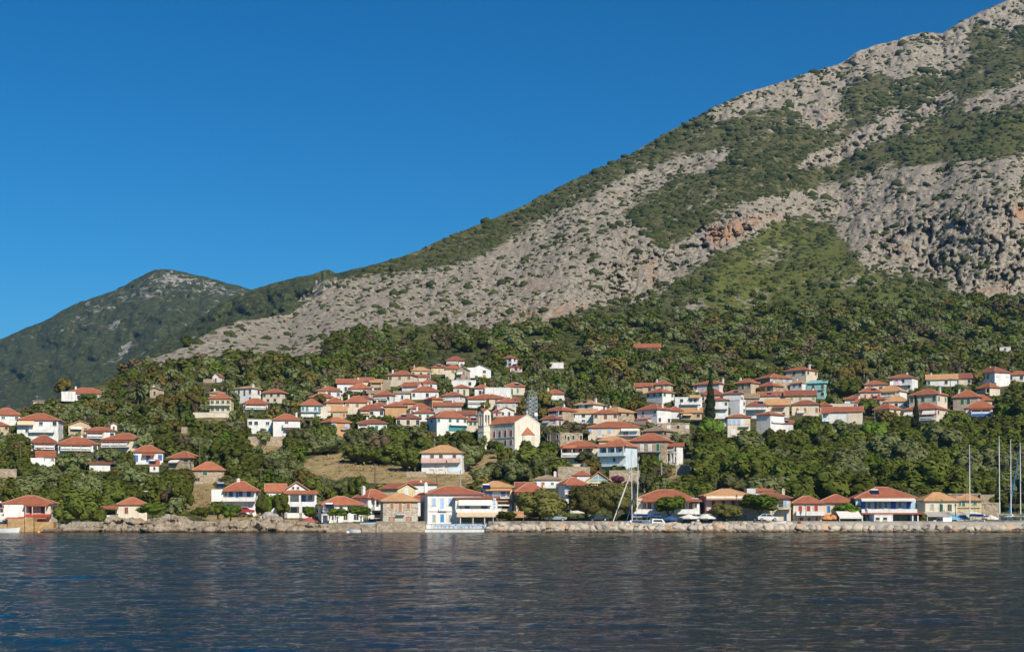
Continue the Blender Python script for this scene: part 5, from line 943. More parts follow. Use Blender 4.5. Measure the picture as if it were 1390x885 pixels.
def tent(x0, x1, yt, ye, Y, dep, mat, label, name='canopy_tent', cat='tent'):
    p0, p1 = at(x0, 708, Y), at(x1, 708, Y); root = empty(name, Vector(((p0.x+p1.x)/2, Y, 1.98)), 0, label, cat); L_ = p1.x-p0.x; ze = EYE+(HY-ye)/F*Y-1.98; zt = EYE+(HY-yt)/F*Y-1.98
    c = MB(); c.slab(-L_/2, L_/2, -dep/2, ze, dep/2, zt, .06, mat); c.box(-L_/2, L_/2, -dep/2-.05, -dep/2-.002, ze-.25, ze+.08, mat); c.build('canopy', root)
    n = max(1, int(L_/2.6))
    for q in range(n+1):
        for yy, zz in ((-dep/2+.05, ze), (dep/2-.15, zt)):
            b = MB(); b.box(-L_/2+(L_-.1)*q/n, -L_/2+(L_-.1)*q/n+.1, yy, yy+.1, 0, zz-.005, WHITE if mat != ROOF['A'] else WOOD); b.build('post', root)
tent(1137, 1168, 694, 702, 285, 3.2, CANVAS['h'], 'white canvas tent under the lime green bush'); tent(1289, 1313, 699.5, 703.5, 285.5, 2.5, CANVAS['l'], 'sky blue canopy left of the tall mast'); tent(1256, 1291, 695, 699.5, 287.5, 2.6, CANVAS['g'], 'grey canopy before the cream green shutter house'); tent(1285, 1308, 694.5, 698.5, 288.5, 2, CANVAS['g'], 'grey canopy joined behind the sky blue one')
tent(677, 711, 694, 700.5, 280, 3.6, ROOF['A'], 'tile roofed open kiosk beside the plane trees', 'kiosk', 'kiosk')
def hut():
    Y = 268.6; root = empty('boat_hut', at(1196.5, 721, Y), 0, 'white cube hut with two small openings on the breakwater', 'hut'); s = F/Y; w_ = 25/s; h = 22.5/s; b = MB(); b.box(-w_/2, w_/2, -1.5, 2, -1, h, WALL['W']); b.box(-w_/2-.06, w_/2+.06, -1.56, 2.06, h, h+.12, CONC); b.build('wall', root)
    for x in (-1.1, .3): opening(root, 'k', x, h-1.0, .65, .5, -1.5)
hut()
def chairs():
    b = MB(); m = PAINT['l']
    b.box(-.22, .22, -.22, .22, .42, .47, m); b.box(-.22, .22, .19, .23, .47, .92, m)
    for sx in (-1, 1):
        for sy in (-1, 1): b.box(sx*.2-.02, sx*.2+.02, sy*.2-.02, sy*.2+.02, 0, .42, m)
    me = b.mesh('taverna_chair'); tb = MB(); tb.box(-.45, .45, -.45, .45, .70, .74, WHITE); tb.box(-.42, .42, -.42, .42, .55, .699, m)
    for sx in (-1, 1):
        for sy in (-1, 1): tb.box(sx*.38-.03, sx*.38+.03, sy*.38-.03, sy*.38+.03, 0, .55, m)
    tm = tb.mesh('taverna_table'); q = 0
    for k in range(13):
        x = 592+k*5.2; Y = 266+rnd.uniform(0, .8); z = at(x, 718.6, 263.8).z+.145
        t = link('taverna_table', tm, None, ((x-CX)/F*Y, Y, z), rnd.uniform(-.2, .2)); tag(t, 'small light blue table in the row on the white terrace', 'table', 'blue tables on the seafront terrace')
        for sx in (-1, 1):
            c = link('taverna_chair', me, None, ((x-CX)/F*Y+sx*.62, Y+rnd.uniform(-.3, .1), z), -sx*math.pi/2+rnd.uniform(-.3, .3)); tag(c, 'light blue chair at a table on the white terrace', 'chair', 'blue chairs on the seafront terrace')
chairs()
def flag():
    Y = 268; z0 = 1.5; root = empty('flag_pole', Vector(((669.5-CX)/F*Y, Y, z0)), 0, 'blue and white flag hanging on a pole at the taverna', 'flag'); b = MB(); b.tube((0, 0, 0), (0, 0, 5.2), .05, .03, WHITE, 6); b.build('pole', root); f = MB()
    for k in range(7):
        z = 2.6+k*.32; f.add([(.05, -.02, z), (.3, -.12, z), (.5, .03, z), (.05, -.02, z+.32), (.3, -.12, z+.32), (.5, .03, z+.32)], [(0, 1, 4, 3), (1, 2, 5, 4)], PAINT['l' if k % 2 else 'h'])
    f.build('cloth', root)
flag()

# ---------- boats
def hull_mesh(L, B, fb, mat, sheer=.35, deck=GEL):
    b = MB(); n = 14; V = []
    for k in range(n+1):
        t = k/n; x = -L/2+L*t; bw = B/2*(1-max(0, (t-.45)/.55)**2.2)*(.72+.28*min(1, t/.35)); z = fb*(1+sheer*max(0, t-.3)**1.5); V += [(x, -bw*.62, -.45*(1-t**4)), (x+.25*t, -bw, z), (x+.25*t, bw, z), (x, bw*.62, -.45*(1-t**4))]
    F_ = []
    for k in range(n):
        a = 4*k
        for i in range(3): F_.append((a+i, a+i+1, a+5+i, a+4+i))
    F_.append((0, 3, 2, 1)); b.add(V, F_, mat); return b
def sailboat(xm, Y, L, rz, ytop, label, jib=None, jibmat=None, spread=(.38, .68), lean=0, mastf=.08, boomcover=CANVAS['b'], stripe=None, jpx=None):
    fb = 1.55; x0 = (xm-CX)/F*Y; R = Matrix.Rotation(rz, 4, 'Z'); off = R @ Vector((L*mastf, 0, 0)); root = empty('sailboat', (x0-off.x, Y-off.y, 0), rz, label, 'sailboat')
    b = hull_mesh(L, L*.3, fb, GEL); b.build('hull', root, smooth=False)
    if stripe:
        pass
    c = MB(); c.box(-L*.22, L*.16, -L*.085, L*.085, fb-.1, fb+.62, GEL, (fb+.62, fb+.62)); ca = c.build('cabin', root); p_ = MB(); p_.box(-L*.18, L*.12, -L*.085-.012, -L*.085-.002, fb+.22, fb+.46, GLASS); p_.box(-L*.18, L*.12, L*.085+.002, L*.085+.012, fb+.22, fb+.46, GLASS); p_.build('window', ca)
    mx = L*mastf; zt = EYE+(HY-ytop)/F*Y; m = MB(); m.tube((mx, 0, fb), (mx+lean, 0, zt), .105, .08, GALV if False else plain('mast_alloy', (.72, .72, .70), .35), 10); ms = m.build('mast', root)
    for q in spread:
        s_ = MB(); zz = fb+(zt-fb)*q; s_.tube((mx+lean*q, -1.15*(1-q*.3), zz-.02), (mx+lean*q, 1.15*(1-q*.3), zz-.02), .035, .035, METAL, 6); s_.build('spreader', ms)
    r_ = MB()
    for sy in (-1, 1):
        r_.tube((mx, sy*L*.14, fb), (mx+lean*.68, sy*.9, fb+(zt-fb)*.68), .02, .02, DMETAL, 4); r_.tube((mx+lean*.68, sy*.9, fb+(zt-fb)*.68), (mx+lean, 0, zt-.1), .02, .02, DMETAL, 4)
    r_.tube((-L*.48, 0, fb), (mx+lean, 0, zt), .02, .02, DMETAL, 4); r_.build('rigging', root)
    bm = MB(); bm.tube((mx-.1, 0, fb+1.4), (mx-L*.4, 0, fb+1.45), .08, .07, METAL, 8); bo = bm.build('boom', root); sc = MB(); sc.tube((mx-.2, 0, fb+1.62), (mx-L*.38, 0, fb+1.62), .24, .16, boomcover, 8); sc.build('furled_mainsail', bo)
    if jib:
        j = MB(); a = Vector((L*.47, 0, fb+.35)); e = Vector((mx+lean*jib, 0, fb+(zt-fb)*jib)); mid = (a+e)/2; j.tube(a, mid, .09, .15, jibmat, 8); j.tube(mid, e, .15, .05, jibmat, 8); j.build('furled_jib', root)
    bi = MB(); bi.slab(-L*.42, -L*.22, -L*.12, fb+1.25, 0, fb+1.45, .05, boomcover); bi.slab(-L*.42, -L*.22, 0, fb+1.45, L*.12, fb+1.25, .05, boomcover)
    for sx in (-.41, -.23):
        for sy in (-1, 1): bi.tube((L*sx, sy*L*.115, fb-.1), (L*sx, sy*L*.115, fb+1.27), .025, .025, METAL, 5)
    bi.build('bimini', root); return root
JW = plain('white_furled_sail', (.72, .70, .65), .8)
sailboat(858, 277.5, 10.6, math.pi-.1, 608.5, 'white sailboat with a slanting white furled jib', .70, JW, lean=.15, mastf=.12)
sailboat(864.5, 271.8, 9.0, math.pi*.68, 629, 'sailboat with a dark blue furled jib and lower mast', .68, CANVAS['b'], lean=-.4, mastf=.1)
sailboat(1316.5, 274, 9.5, 2.0, 603.5, 'sailboat with white mast before the yellow house', lean=.1, spread=(.65,), mastf=.05)
sailboat(1357, 275.5, 10, 1.9, 592, 'sailboat with the tallest mast at the quay end', lean=.2, mastf=.05, boomcover=CANVAS['h'])
sailboat(1372.5, 274, 9.5, 2.0, 597.5, 'sailboat with grey mast between two taller neighbours', lean=.15, mastf=.05, boomcover=CANVAS['g'])
sailboat(1385.5, 275.5, 10, 1.85, 601, 'sailboat with a vivid blue furled jib at right edge', .96, PAINT['e'], lean=.2, mastf=.05)
def motorboat(x, Y, L, rz, label, z=0, cabin=True, hullmat=GEL, fb=.75, name='motorboat'):
    root = empty(name, ((x-CX)/F*Y, Y, z), rz, label, 'boat'); hull_mesh(L, L*.36, fb, hullmat, .5).build('hull', root); d = MB(); d.box(-L*.36, L*.05, -L*.11, L*.11, fb*.55, fb*1.02, CANVAS['g'] if not cabin else GEL); d.build('seat', root)
    if cabin:
        c = MB(); c.prism([(-L*.2, fb), (L*.2, fb), (L*.1, fb+.95), (-L*.2, fb+1.05)], -L*.12, L*.12, GEL); cc = c.build('cabin', root); g = MB(); g.prism([(-L*.16, fb+.4), (L*.12, fb+.4), (L*.07, fb+.8), (-L*.16, fb+.8)], -L*.12-.012, -L*.12-.002, GLASS); g.prism([(-L*.16, fb+.4), (L*.12, fb+.4), (L*.07, fb+.8), (-L*.16, fb+.8)], L*.12+.002, L*.12+.012, GLASS); g.build('window', cc)
    else:
        m = MB(); m.box(-L*.53, -L*.46, -.18, .18, fb*.3, fb*1.55, DMETAL); m.tube((-L*.5, 0, fb*.3), (-L*.5, 0, -.5), .07, .05, DMETAL, 6); m.build('outboard_motor', root)
    return root
motorboat(8, 257, 4.6, .05, 'white open motorboat floating at the left edge', cabin=False, fb=.7)
motorboat(482, 259, 2.3, 2.9, 'small white dinghy by the rubble sea wall', cabin=False, fb=.5, name='dinghy')
motorboat(499, 266, 2.8, .1, 'light blue and white boat stored on the taverna terrace', z=1.42, cabin=False, hullmat=PAINT['l'], fb=.32, name='rowing_boat')
motorboat(1281, 273, 7.5, 1.75, 'white cabin cruiser with radar arch by the right quay', cabin=True, fb=1.7)
motorboat(893, 276.5, 7, .2, 'white motor cruiser right of the two sailboats', cabin=True, fb=1.45)
motorboat(1330, 272.5, 5.5, .4, 'low white boat between the right hand masts', cabin=True, fb=1.3)
motorboat(1045, 272.5, 6, .1, 'white flat boat top behind the breakwater boulders', cabin=False, fb=1.6)
bu = MB(); bu.lathe([(.02, -.2), (.2, -.1), (.25, .1), (.18, .28), (.02, .33)], PAINT['y'], 10); tag(bu.build('buoy', None, ((52.6-CX)/F*254, 254, 0)), 'small yellow buoy before the orange house', 'buoy')
bu = MB(); bu.lathe([(.02, -.2), (.28, -.1), (.34, .1), (.25, .3), (.02, .36)], WHITE, 10); tag(bu.build('buoy', None, ((472-CX)/F*252, 252, 0)), 'small white buoy in front of the dinghy', 'buoy')

# ---------- boulders and shore rocks
def rock_mat(name, c, c2):
    k = NT(name); o = k.coord(); f = k.noise(.9, 6, .65, o); g = k.noise(4, 4, .6, o); k.l(o, k.n('ShaderNodeTexNoise').inputs[0])
    base = k.ramp(f, [(.3, c2), (.6, c)])
    gz = k.n('ShaderNodeNewGeometry'); sp = k.n('ShaderNodeSeparateXYZ'); k.l(gz.outputs['Position'], sp.inputs[0])
    wet = k.ramp(k.math('ADD', sp.outputs[2], k.math('MULTIPLY', f, .5)), [(.38, (.24, .19, .12)), (.85, (1, 1, 1))])
    k.col(k.mix(1, base, wet, 'MULTIPLY')); k.rough(.9, .2); k.bump(k.math('ADD', f, k.math('MULTIPLY', g, .4)), .8, .25); return k.m
RK = [rock_mat('limestone', (.54, .47, .375), (.33, .28, .22)), rock_mat('orange_limestone', (.52, .36, .24), (.36, .26, .18)), rock_mat('grey_limestone', (.44, .40, .34), (.28, .25, .21))]
def icosphere(sub):
    import bmesh
    bm = bmesh.new(); bmesh.ops.create_icosphere(bm, subdivisions=sub, radius=1); V = np.array([v.co[:] for v in bm.verts]); Fc = np.array([[v.index for v in f.verts] for f in bm.faces]); bm.free(); return V, Fc
IV3, IF3 = icosphere(3); IV1, IF1 = icosphere(1); IV2, IF2 = icosphere(2)
def boulder_mesh(seed, mat):
    r = np.random.default_rng(seed); V = IV3.copy()
    for _ in range(9):                                   # chop flat facets
        n = r.normal(size=3); n /= np.linalg.norm(n); d = r.uniform(.55, .85); t = V@n-d; V -= np.where(t > 0, t*.92, 0)[:, None]*n
    V += (fbm(V[:, 0]*2+seed, V[:, 1]*2+V[:, 2]*3, seed, 3)*.10)[:, None]*V
    return npmesh('boulder', V*np.array([1, .85, .8]), IF3, mat)
BM = [boulder_mesh(100+k, RK[(0, 0, 0, 1, 2, 0, 2, 0)[k % 8]]) for k in range(8)]
BLAB = {0: 'pale limestone boulder in the seawall pile', 1: 'orange stained boulder in the seawall pile', 2: 'grey boulder in the seawall pile'}
def boulder(x, Y, z, sx, sy, sz):
    k = rnd.randrange(8); o = link('boulder', BM[k], None, ((x-CX)/F*Y, Y, z), rnd.uniform(0, 6.28)); o.scale = (sx, sy, sz); o.rotation_euler.x = rnd.uniform(-.3, .3)
    tag(o, BLAB[(0, 0, 0, 1, 2, 0, 2, 0)[k]], 'boulder', 'boulders along the seawall')
x = 664
while x < 1420:
    right = x > 1085; r = rnd.uniform(.75, 1.25)*(1.15 if right else 1); boulder(x, 263.9+rnd.uniform(-.3, .5), rnd.uniform(.35, .75), r*1.25, r, r*(.95 if right else 1.1)); x += r*(8.6 if right else 8.2)
x = 668
while x < 1100:
    r = rnd.uniform(.7, 1.15); boulder(x, 265.5+rnd.uniform(-.2, .4), rnd.uniform(.95, 1.35), r*1.2, r, r*.85); x += r*7.6
x = 664
while x < 1420:
    r = rnd.uniform(.5, .85); boulder(x, 262.5+rnd.uniform(-.4, .3), rnd.uniform(-.1, .2), r*1.3, r, r*.8); x += r*9.5
def shore():
    """rocky bank between the water and the gardens on the left"""
    xp = np.arange(60, 446, .5); n = 46; t = np.linspace(0, 1, n)[:, None]
    top = .70*np.interp(xp, [60, 84, 100, 136, 142, 150, 165, 185, 200, 222, 236, 262, 290, 330, 352, 372, 384, 400, 425, 446], [.9, 1.1, 1.2, 1.5, 3.1, 3.5, 3.4, 3.5, 3.0, 3.2, 3.6, 2.7, 2.5, 2.7, 3.6, 3.5, 2.7, 2.6, 2.3, 1.6])
    Y = 258.2+t*9+0*xp[None, :]; z = -1.0+(top[None, :]+1.0)*np.clip(t/.52, 0, 1)**.8-np.clip((t-.7)/.3, 0, 1)*1.0
    X = (xp[None, :]-CX)/F*262+0*t
    rg = ridged(X/2.6, z/1.7+Y/3, 211, 4); cr = fbm(X/1.1, z*1.3+Y*.6, 223, 4); bl = fbm(X/5.5, Y/4, 229, 2)
    f = np.clip(t*8, 0, 1)*np.clip((1-t)*6, 0, 1)
    lay = ridged(X/9, z/.7+X/30, 241, 3); Y = Y-(rg-.5)*2.2*f-cr*.8*f-bl*1.2*f-(lay-.5)*1.3*f; z = z+(cr*.45+(vn(X/1.9, Y/1.5, 233)-.4)*1.0)*f*np.clip(top/2.2, .35, 1.3)[None, :]
    V = np.stack([X, Y, z], -1); nr_, nc_ = V.shape[:2]; i = np.arange((nr_-1)*nc_).reshape(nr_-1, nc_)[:, :-1].ravel()
    k = NT('shore_rock'); o = k.coord(); fn = k.noise(.55, 7, .68, o); g = k.noise(3, 5, .65, o); cl = k.noise(.12, 3, .5, o)
    base = k.ramp(fn, [(.32, (.09, .07, .048)), (.45, (.28, .225, .16)), (.68, (.47, .395, .30))]); base = k.mix(k.ramp(cl, [(.56, (0, 0, 0)), (.66, (.8, .8, .8))]), base, (.36, .19, .085))
    gz = k.n('ShaderNodeNewGeometry'); sp = k.n('ShaderNodeSeparateXYZ'); k.l(gz.outputs['Position'], sp.inputs[0])
    wet = k.ramp(k.math('ADD', sp.outputs[2], k.math('MULTIPLY', fn, .5)), [(.38, (.22, .17, .11)), (.8, (1, 1, 1))])
    k.col(k.mix(1, base, wet, 'MULTIPLY')); k.rough(.92, .15); k.bump(k.math('ADD', fn, k.math('MULTIPLY', g, .5)), .9, .4)
    tag(link('rocky_shore', npmesh('rocky_shore', V.reshape(-1, 3), np.stack([i, i+1, i+nc_+1, i+nc_], 1), k.m)), 'weathered limestone bank along the left shore', 'shore', kind='structure')
shore()
for x, y, r in ((365, 697, 1.1), (372, 699, 1.0), (360, 700, .8), (357, 702, .8), (380, 702, .7), (228, 699, .9), (222, 702, .9), (236, 702, .8)):
    k = rnd.choice((4, 6, 4)); Y = 266.5; o = link('boulder', BM[k], None, ((x-CX)/F*Y, Y, EYE+(HY-y)/F*Y-.4), rnd.uniform(0, 6)); o.scale = (r*1.15, r, r*1.3); tag(o, 'rock outcrop on the bank below the %s' % ('arcaded house and brown pole' if x > 300 else 'low green bush at the beige house'), 'rock', 'rock outcrops above the left shore')

# ---------- water
def water():
    k = NT('sea'); o = k.coord()
    a = k.noise(2.6, 4, .62, k.mapping((.7, 1.2, 1), o, (0, 0, .25))); b_ = k.noise(9, 3, .6, k.mapping((.8, 1.2, 1), o, (0, 0, -.2)))
    h = k.math('ADD', k.math('MULTIPLY', a, .05), k.math('MULTIPLY', b_, .014))
    bp = k.bump(h, 1.0, 1.0); k.t.nodes.remove(k.b); df = k.n('ShaderNodeBsdfDiffuse'); df.inputs[0].default_value = (.002, .015, .042, 1); gl = k.n('ShaderNodeBsdfGlossy'); gl.inputs['Color'].default_value = (.68, .67, .585, 1); gl.inputs['Roughness'].default_value = .03
    fr = k.n('ShaderNodeFresnel'); fr.inputs['IOR'].default_value = 1.333; mx = k.n('ShaderNodeMixShader')
    for q in (df, gl, fr): k.l(bp.outputs[0], q.inputs['Normal'])
    k.l(fr.outputs[0], mx.inputs[0]); k.l(df.outputs[0], mx.inputs[1]); k.l(gl.outputs[0], mx.inputs[2]); k.l(mx.outputs[0], k.out.inputs[0])
    rows = 14*1.0043**np.arange(690); rows = rows[rows < 283]; u = np.linspace(-.56, .56, 900); Y, U = np.meshgrid(rows, u, indexing='ij'); X = U*Y; r = np.random.default_rng(77); Z = np.zeros_like(X)
    patch = .75+.5*fbm(X/26, Y/11, 401, 3)                          # calmer and rougher patches of breeze
    for q in range(64):
        lam = .30*(5.5/.30)**(r.random()**1.1); kk = 2*math.pi/lam; th = r.normal(0, .62)+math.pi/2+.25; slope = .0148*(lam/2.5)**-.12*r.uniform(.5, 1.3); ph = r.uniform(0, 6.28)
        dy = Y*.0043; att = np.clip(lam/(dy*3.2)-.25, 0, 1)          # no wave shorter than the mesh can carry
        Z += slope/kk*np.sin(kk*(X*math.cos(th)+Y*math.sin(th))+ph+1.4*np.sin(X*.09+q)+.9*np.sin(Y*.11+q*2))*att*patch
    nr_, nc_ = X.shape; i = np.arange((nr_-1)*nc_).reshape(nr_-1, nc_)[:, :-1].ravel(); Q = np.stack([i, i+1, i+nc_+1, i+nc_], 1)
    V = np.stack([X, Y, Z], -1).reshape(-1, 3); n = len(V); y0, y1 = rows[0], rows[-1]; A, B = .56*y0, .56*y1
    out = np.array([(-7000, -900, 0), (7000, -900, 0), (7000, 8000, 0), (-7000, 8000, 0), (-A, y0, -.02), (A, y0, -.02), (B, y1, -.02), (-B, y1, -.02)], float)
    Q = np.concatenate([Q, np.array([(0, 1, 5, 4), (1, 2, 6, 5), (2, 3, 7, 6), (3, 0, 4, 7)])+n]); tag(link('sea', npmesh('sea', np.concatenate([V, out]), Q, k.m, smooth=True)), 'dark blue rippled sea in front of the village', 'water', kind='structure')
water()

# laundry on the high balcony
def laundry():
    for x0, x1, mat, lab in ((1208, 1213, WHITE, 'white sheet hung at the left of the laundry balcony'), (1214, 1219, plain('pink_cloth', (.70, .42, .45), .9), 'pink cloth hung on the laundry balcony'), (1220, 1224.5, plain('pale_cloth', (.62, .60, .68), .9), 'pale lilac sheet hung on the laundry balcony')):
        Y = float(Yv(531))-1.75; a, b = at(x0, 523, Y), at(x1, 523, Y); m = MB(); n = 8; h = 5.5*Y/F; w_ = (b-a).length; V = []
        for k in range(n+1): t = k/n; V += [(w_*t, .05*math.sin(t*9), 0), (w_*t, .02*math.sin(t*9), h)]
        V += [(x, y+.02, z) for x, y, z in V]; c = 2*(n+1); F_ = [(2*k, 2*k+2, 2*k+3, 2*k+1) for k in range(n)]+[(c+2*k, c+2*k+1, c+2*k+3, c+2*k+2) for k in range(n)]+[(2*k+1, 2*k+3, c+2*k+3, c+2*k+1) for k in range(n)]; m.add(V, F_, mat); o = m.build('hanging_cloth', None, a, math.atan2(b.y-a.y, b.x-a.x)); tag(o, lab, 'laundry')
laundry()
# ================================================================== vegetation
def leaf_mat(name, dark, light, trans=.25):
    k = NT(name); a = k.n('ShaderNodeVertexColor', layer_name='leaf'); sep = k.n('ShaderNodeSeparateColor'); k.l(a.outputs[0], sep.inputs[0])
    oi = k.n('ShaderNodeObjectInfo'); f = k.math('ADD', k.math('MULTIPLY', sep.outputs[0], .75), k.math('MULTIPLY', oi.outputs['Random'], .25))
    c = k.ramp(f, [(.15, dark), (.85, light)]); hs_ = k.n('ShaderNodeHueSaturation'); k.l(c, hs_.inputs['Color'])
    k.l(k.math('ADD', .485, k.math('MULTIPLY', oi.outputs['Random'], .03)), hs_.inputs['Hue']); k.l(k.math('ADD', .8, k.math('MULTIPLY', oi.outputs['Random'], .45)), hs_.inputs['Value'])
    k.col(hs_.outputs[0]); k.rough(.85, .06)
    t = k.n('ShaderNodeBsdfTranslucent'); k.l(hs_.outputs[0], t.inputs[0]); m = k.n('ShaderNodeMixShader'); m.inputs[0].default_value = trans; k.l(k.b.outputs[0], m.inputs[1]); k.l(t.outputs[0], m.inputs[2]); k.l(m.outputs[0], k.out.inputs[0]); return k.m
LEAF = {'olive': leaf_mat('olive_leaves', (.100, .116, .040), (.215, .225, .092), .3), 'broad': leaf_mat('dark_leaves', (.064, .087, .014), (.172, .187, .038), .3), 'bright': leaf_mat('bright_leaves', (.062, .110, .014), (.175, .235, .034)), 'yellow': leaf_mat('yellowing_leaves', (.105, .090, .022), (.25, .20, .055)),
        'plane': leaf_mat('plane_leaves', (.090, .094, .026), (.22, .20, .062)), 'pine': leaf_mat('pine_needles', (.062, .080, .014), (.155, .165, .028)), 'cypress': leaf_mat('cypress_leaves', (.012, .024, .010), (.040, .052, .018)), 'brown': leaf_mat('dry_leaves', (.095, .075, .036), (.19, .150, .080)), 'bougain': leaf_mat('bougainvillea', (.06, .035, .03), (.19, .05, .10)), 'straw': leaf_mat('dry_straw', (.22, .17, .075), (.46, .36, .17)), 'palm': leaf_mat('palm_fronds', (.085, .105, .038), (.20, .22, .09))}
BARK = plain('bark', (.13, .10, .075), .9, .3, 3)
def cards(C, N, size, r):
    """quads centred at C, facing about N"""
    n = len(C); N = N+r.normal(size=(n, 3))*.34; N /= np.linalg.norm(N, axis=1)[:, None]+1e-9
    u = np.cross(N, r.normal(size=(n, 3))); u /= np.linalg.norm(u, axis=1)[:, None]+1e-9; v = np.cross(N, u)
    s = size*r.uniform(.5, 1.15, (n, 1)); a = u*s; b = v*s*.62
    return np.stack([C-a, C+b, C+a, C-b], 1)
def crown(kind, seed, nl=None, ncard=700, leaf=.085):
    """unit crown: x,y in -.5..+.5, z in 0..1"""
    r = np.random.default_rng(seed); Vs = []; Ts = []; nl = nl or 9
    if kind in ('cypress', 'cone'):
        lobes = []; n = 16 if kind == 'cypress' else 22
        for k in range(n):
            t = k/(n-1); rad = (.5*(1-t)**.55*min(1, .5+t*4) if kind == 'cypress' else .5*(1-t)**.85*(.72+.28*(k % 2))); a = r.uniform(0, 6.28); q = rad*(.25 if kind == 'cypress' else .55); lobes.append((q*math.cos(a), q*math.sin(a), .04+.92*t, max(.08, rad*.75), .10))
    else:
        lobes = [(0, 0, .52, .33, .40)]
        for k in range(nl):
            a = 2.4*k+r.uniform(-.4, .4); t = r.uniform(.12, .95)**.8; q = .34*math.sqrt(max(0, 1-(t*2-1.0)**2*.8))*r.uniform(.7, 1.15); s = r.uniform(.13, .22)
            lobes.append((q*math.cos(a), q*math.sin(a), .12+.72*t, s, s*1.45))
    tot = sum(l[3]**1.5 for l in lobes)
    for (x, y, z, sr, sz) in lobes:
        n = int(ncard*sr**1.5/tot)+8; d = r.normal(size=(n, 3)); d /= np.linalg.norm(d, axis=1)[:, None]; d[:, 2] = np.where(d[:, 2] < -.5, -d[:, 2], d[:, 2]); rr = r.uniform(.78, 1.08, (n, 1))
        C = np.array([x, y, z])+d*rr*np.array([sr, sr, sz]); Vs.append(cards(C, d+np.array([0, 0, .25]), leaf, r)); Ts.append(np.repeat(np.clip(r.uniform(0, 1)*.5+r.uniform(0, .6, n), 0, 1), 4))
    V = np.concatenate(Vs).reshape(-1, 3); T = np.concatenate(Ts); Fq = np.arange(len(V)).reshape(-1, 4); 
    # inner masses that stop light passing straight through
    CV = []; CF = []; m = 0
    for (x, y, z, sr, sz) in lobes:
        I_, J_ = (IV2, IF2) if ncard > 300 else (IV1, IF1); q = I_*np.array([sr, sr, sz])*.89+np.array([x, y, z])+r.normal(size=I_.shape)*.012; CV.append(q); CF.append(J_+m); m += len(q)
    return V, Fq, T, np.concatenate(CV), np.concatenate(CF)
def crown_mesh(kind, leafkey, seed, **k):
    V, Fq, T, CV, CF = crown(kind, seed, **k); me = bpy.data.meshes.new('crown'); allV = np.concatenate([V, CV]); o = len(V)
    me.from_pydata(allV.tolist(), [], Fq.tolist()+(CF+o).tolist()); me.materials.append(LEAF[leafkey]); c = np.zeros((len(allV), 3)); c[:o, 0] = T; c[o:, 0] = .42; vattr(me, 'leaf', c); me.shade_smooth(); return me
CROWNS = {'olive': [crown_mesh('round', 'olive', 300+k, nl=10+k % 3, ncard=820, leaf=.075) for k in range(5)], 'broad': [crown_mesh('round', 'broad', 320+k, nl=12, ncard=820, leaf=.078) for k in range(5)], 'bright': [crown_mesh('round', 'bright', 340+k, nl=13, ncard=900, leaf=.07) for k in range(3)],
          'yellow': [crown_mesh('round', 'yellow', 350+k, nl=11, ncard=700, leaf=.08) for k in range(3)], 'plane': [crown_mesh('round', 'plane', 360+k, nl=19, ncard=2600, leaf=.045) for k in range(3)], 'pine': [crown_mesh('cone', 'pine', 370+k, ncard=1100, leaf=.07) for k in range(2)], 'cypress': [crown_mesh('cypress', 'cypress', 380+k, ncard=900, leaf=.085) for k in range(2)], 'conifer': [crown_mesh('cone', 'cypress', 385, ncard=1000, leaf=.075)], 'bougain': [crown_mesh('round', 'bougain', 398, nl=9, ncard=700, leaf=.07)], 'brown': [crown_mesh('round', 'brown', 390+k, nl=10, ncard=600, leaf=.08) for k in range(2)]}
def trunk_mesh(seed, kind):
    r = random.Random(seed); b = MB(); b.tube((0, 0, -.12), (.02, .01, .22), .055, .036, BARK, 7)
    if kind == 'straight': b.tube((.02, .01, .22), (0, 0, .85), .036, .01, BARK, 6)
    else:
        for k in range(4): a = 1.57*k+r.uniform(-.5, .5); q = r.uniform(.16, .30); b.tube((.02, .01, .2), (q*math.cos(a), q*math.sin(a), r.uniform(.45, .68)), .03, .012, BARK, 5)
    return b.mesh('trunk')
TRUNKS = [trunk_mesh(k, 'limbs') for k in range(3)]; TRUNK_S = trunk_mesh(9, 'straight')
ADJ = {'olive': ('olive_tree', 'grey green olive tree'), 'broad': ('broadleaf_tree', 'dark green leafy tree'), 'bright': ('broadleaf_tree', 'bright green tree'), 'yellow': ('autumn_tree', 'yellowing tree'), 'plane': ('plane_tree', 'olive brown plane tree'), 'pine': ('pine_tree', 'yellow green pine'), 'cypress': ('cypress', 'dark narrow cypress'), 'conifer': ('conifer', 'dark conifer'), 'bougain': ('flowering_bush', 'purple flowering bush'), 'brown': ('dry_tree', 'brownish half dry tree')}
TREES = []
def tree(kind, x, y, hp, wp, label=None, P3=None, low=.1):
    """crown seen hp x wp photo pixels, foot at pixel x,y"""
    p = Vector(P3) if P3 is not None else ground(x, y); s = F/p.y; h, w_ = hp/s, wp/s
    root = empty(ADJ[kind][0], p, rnd.uniform(0, 6.28), None, 'tree' if hp/s > 2.2 else 'bush')
    if h <= 2.2: root.name = 'bush'
    me = rnd.choice(CROWNS[kind]); c = link('crown', me, root); lo = h*low; c.location.z = lo; c.scale = (w_*1.04, w_*1.04, (h-lo)*.97)
    t = link('trunk', TRUNK_S if kind in ('pine', 'cypress', 'conifer') else rnd.choice(TRUNKS), root); t.scale = (min(w_, h), min(w_, h), h)
    TREES.append([root, kind, x, y-hp*.5, hp, wp, label, p.y]); return root
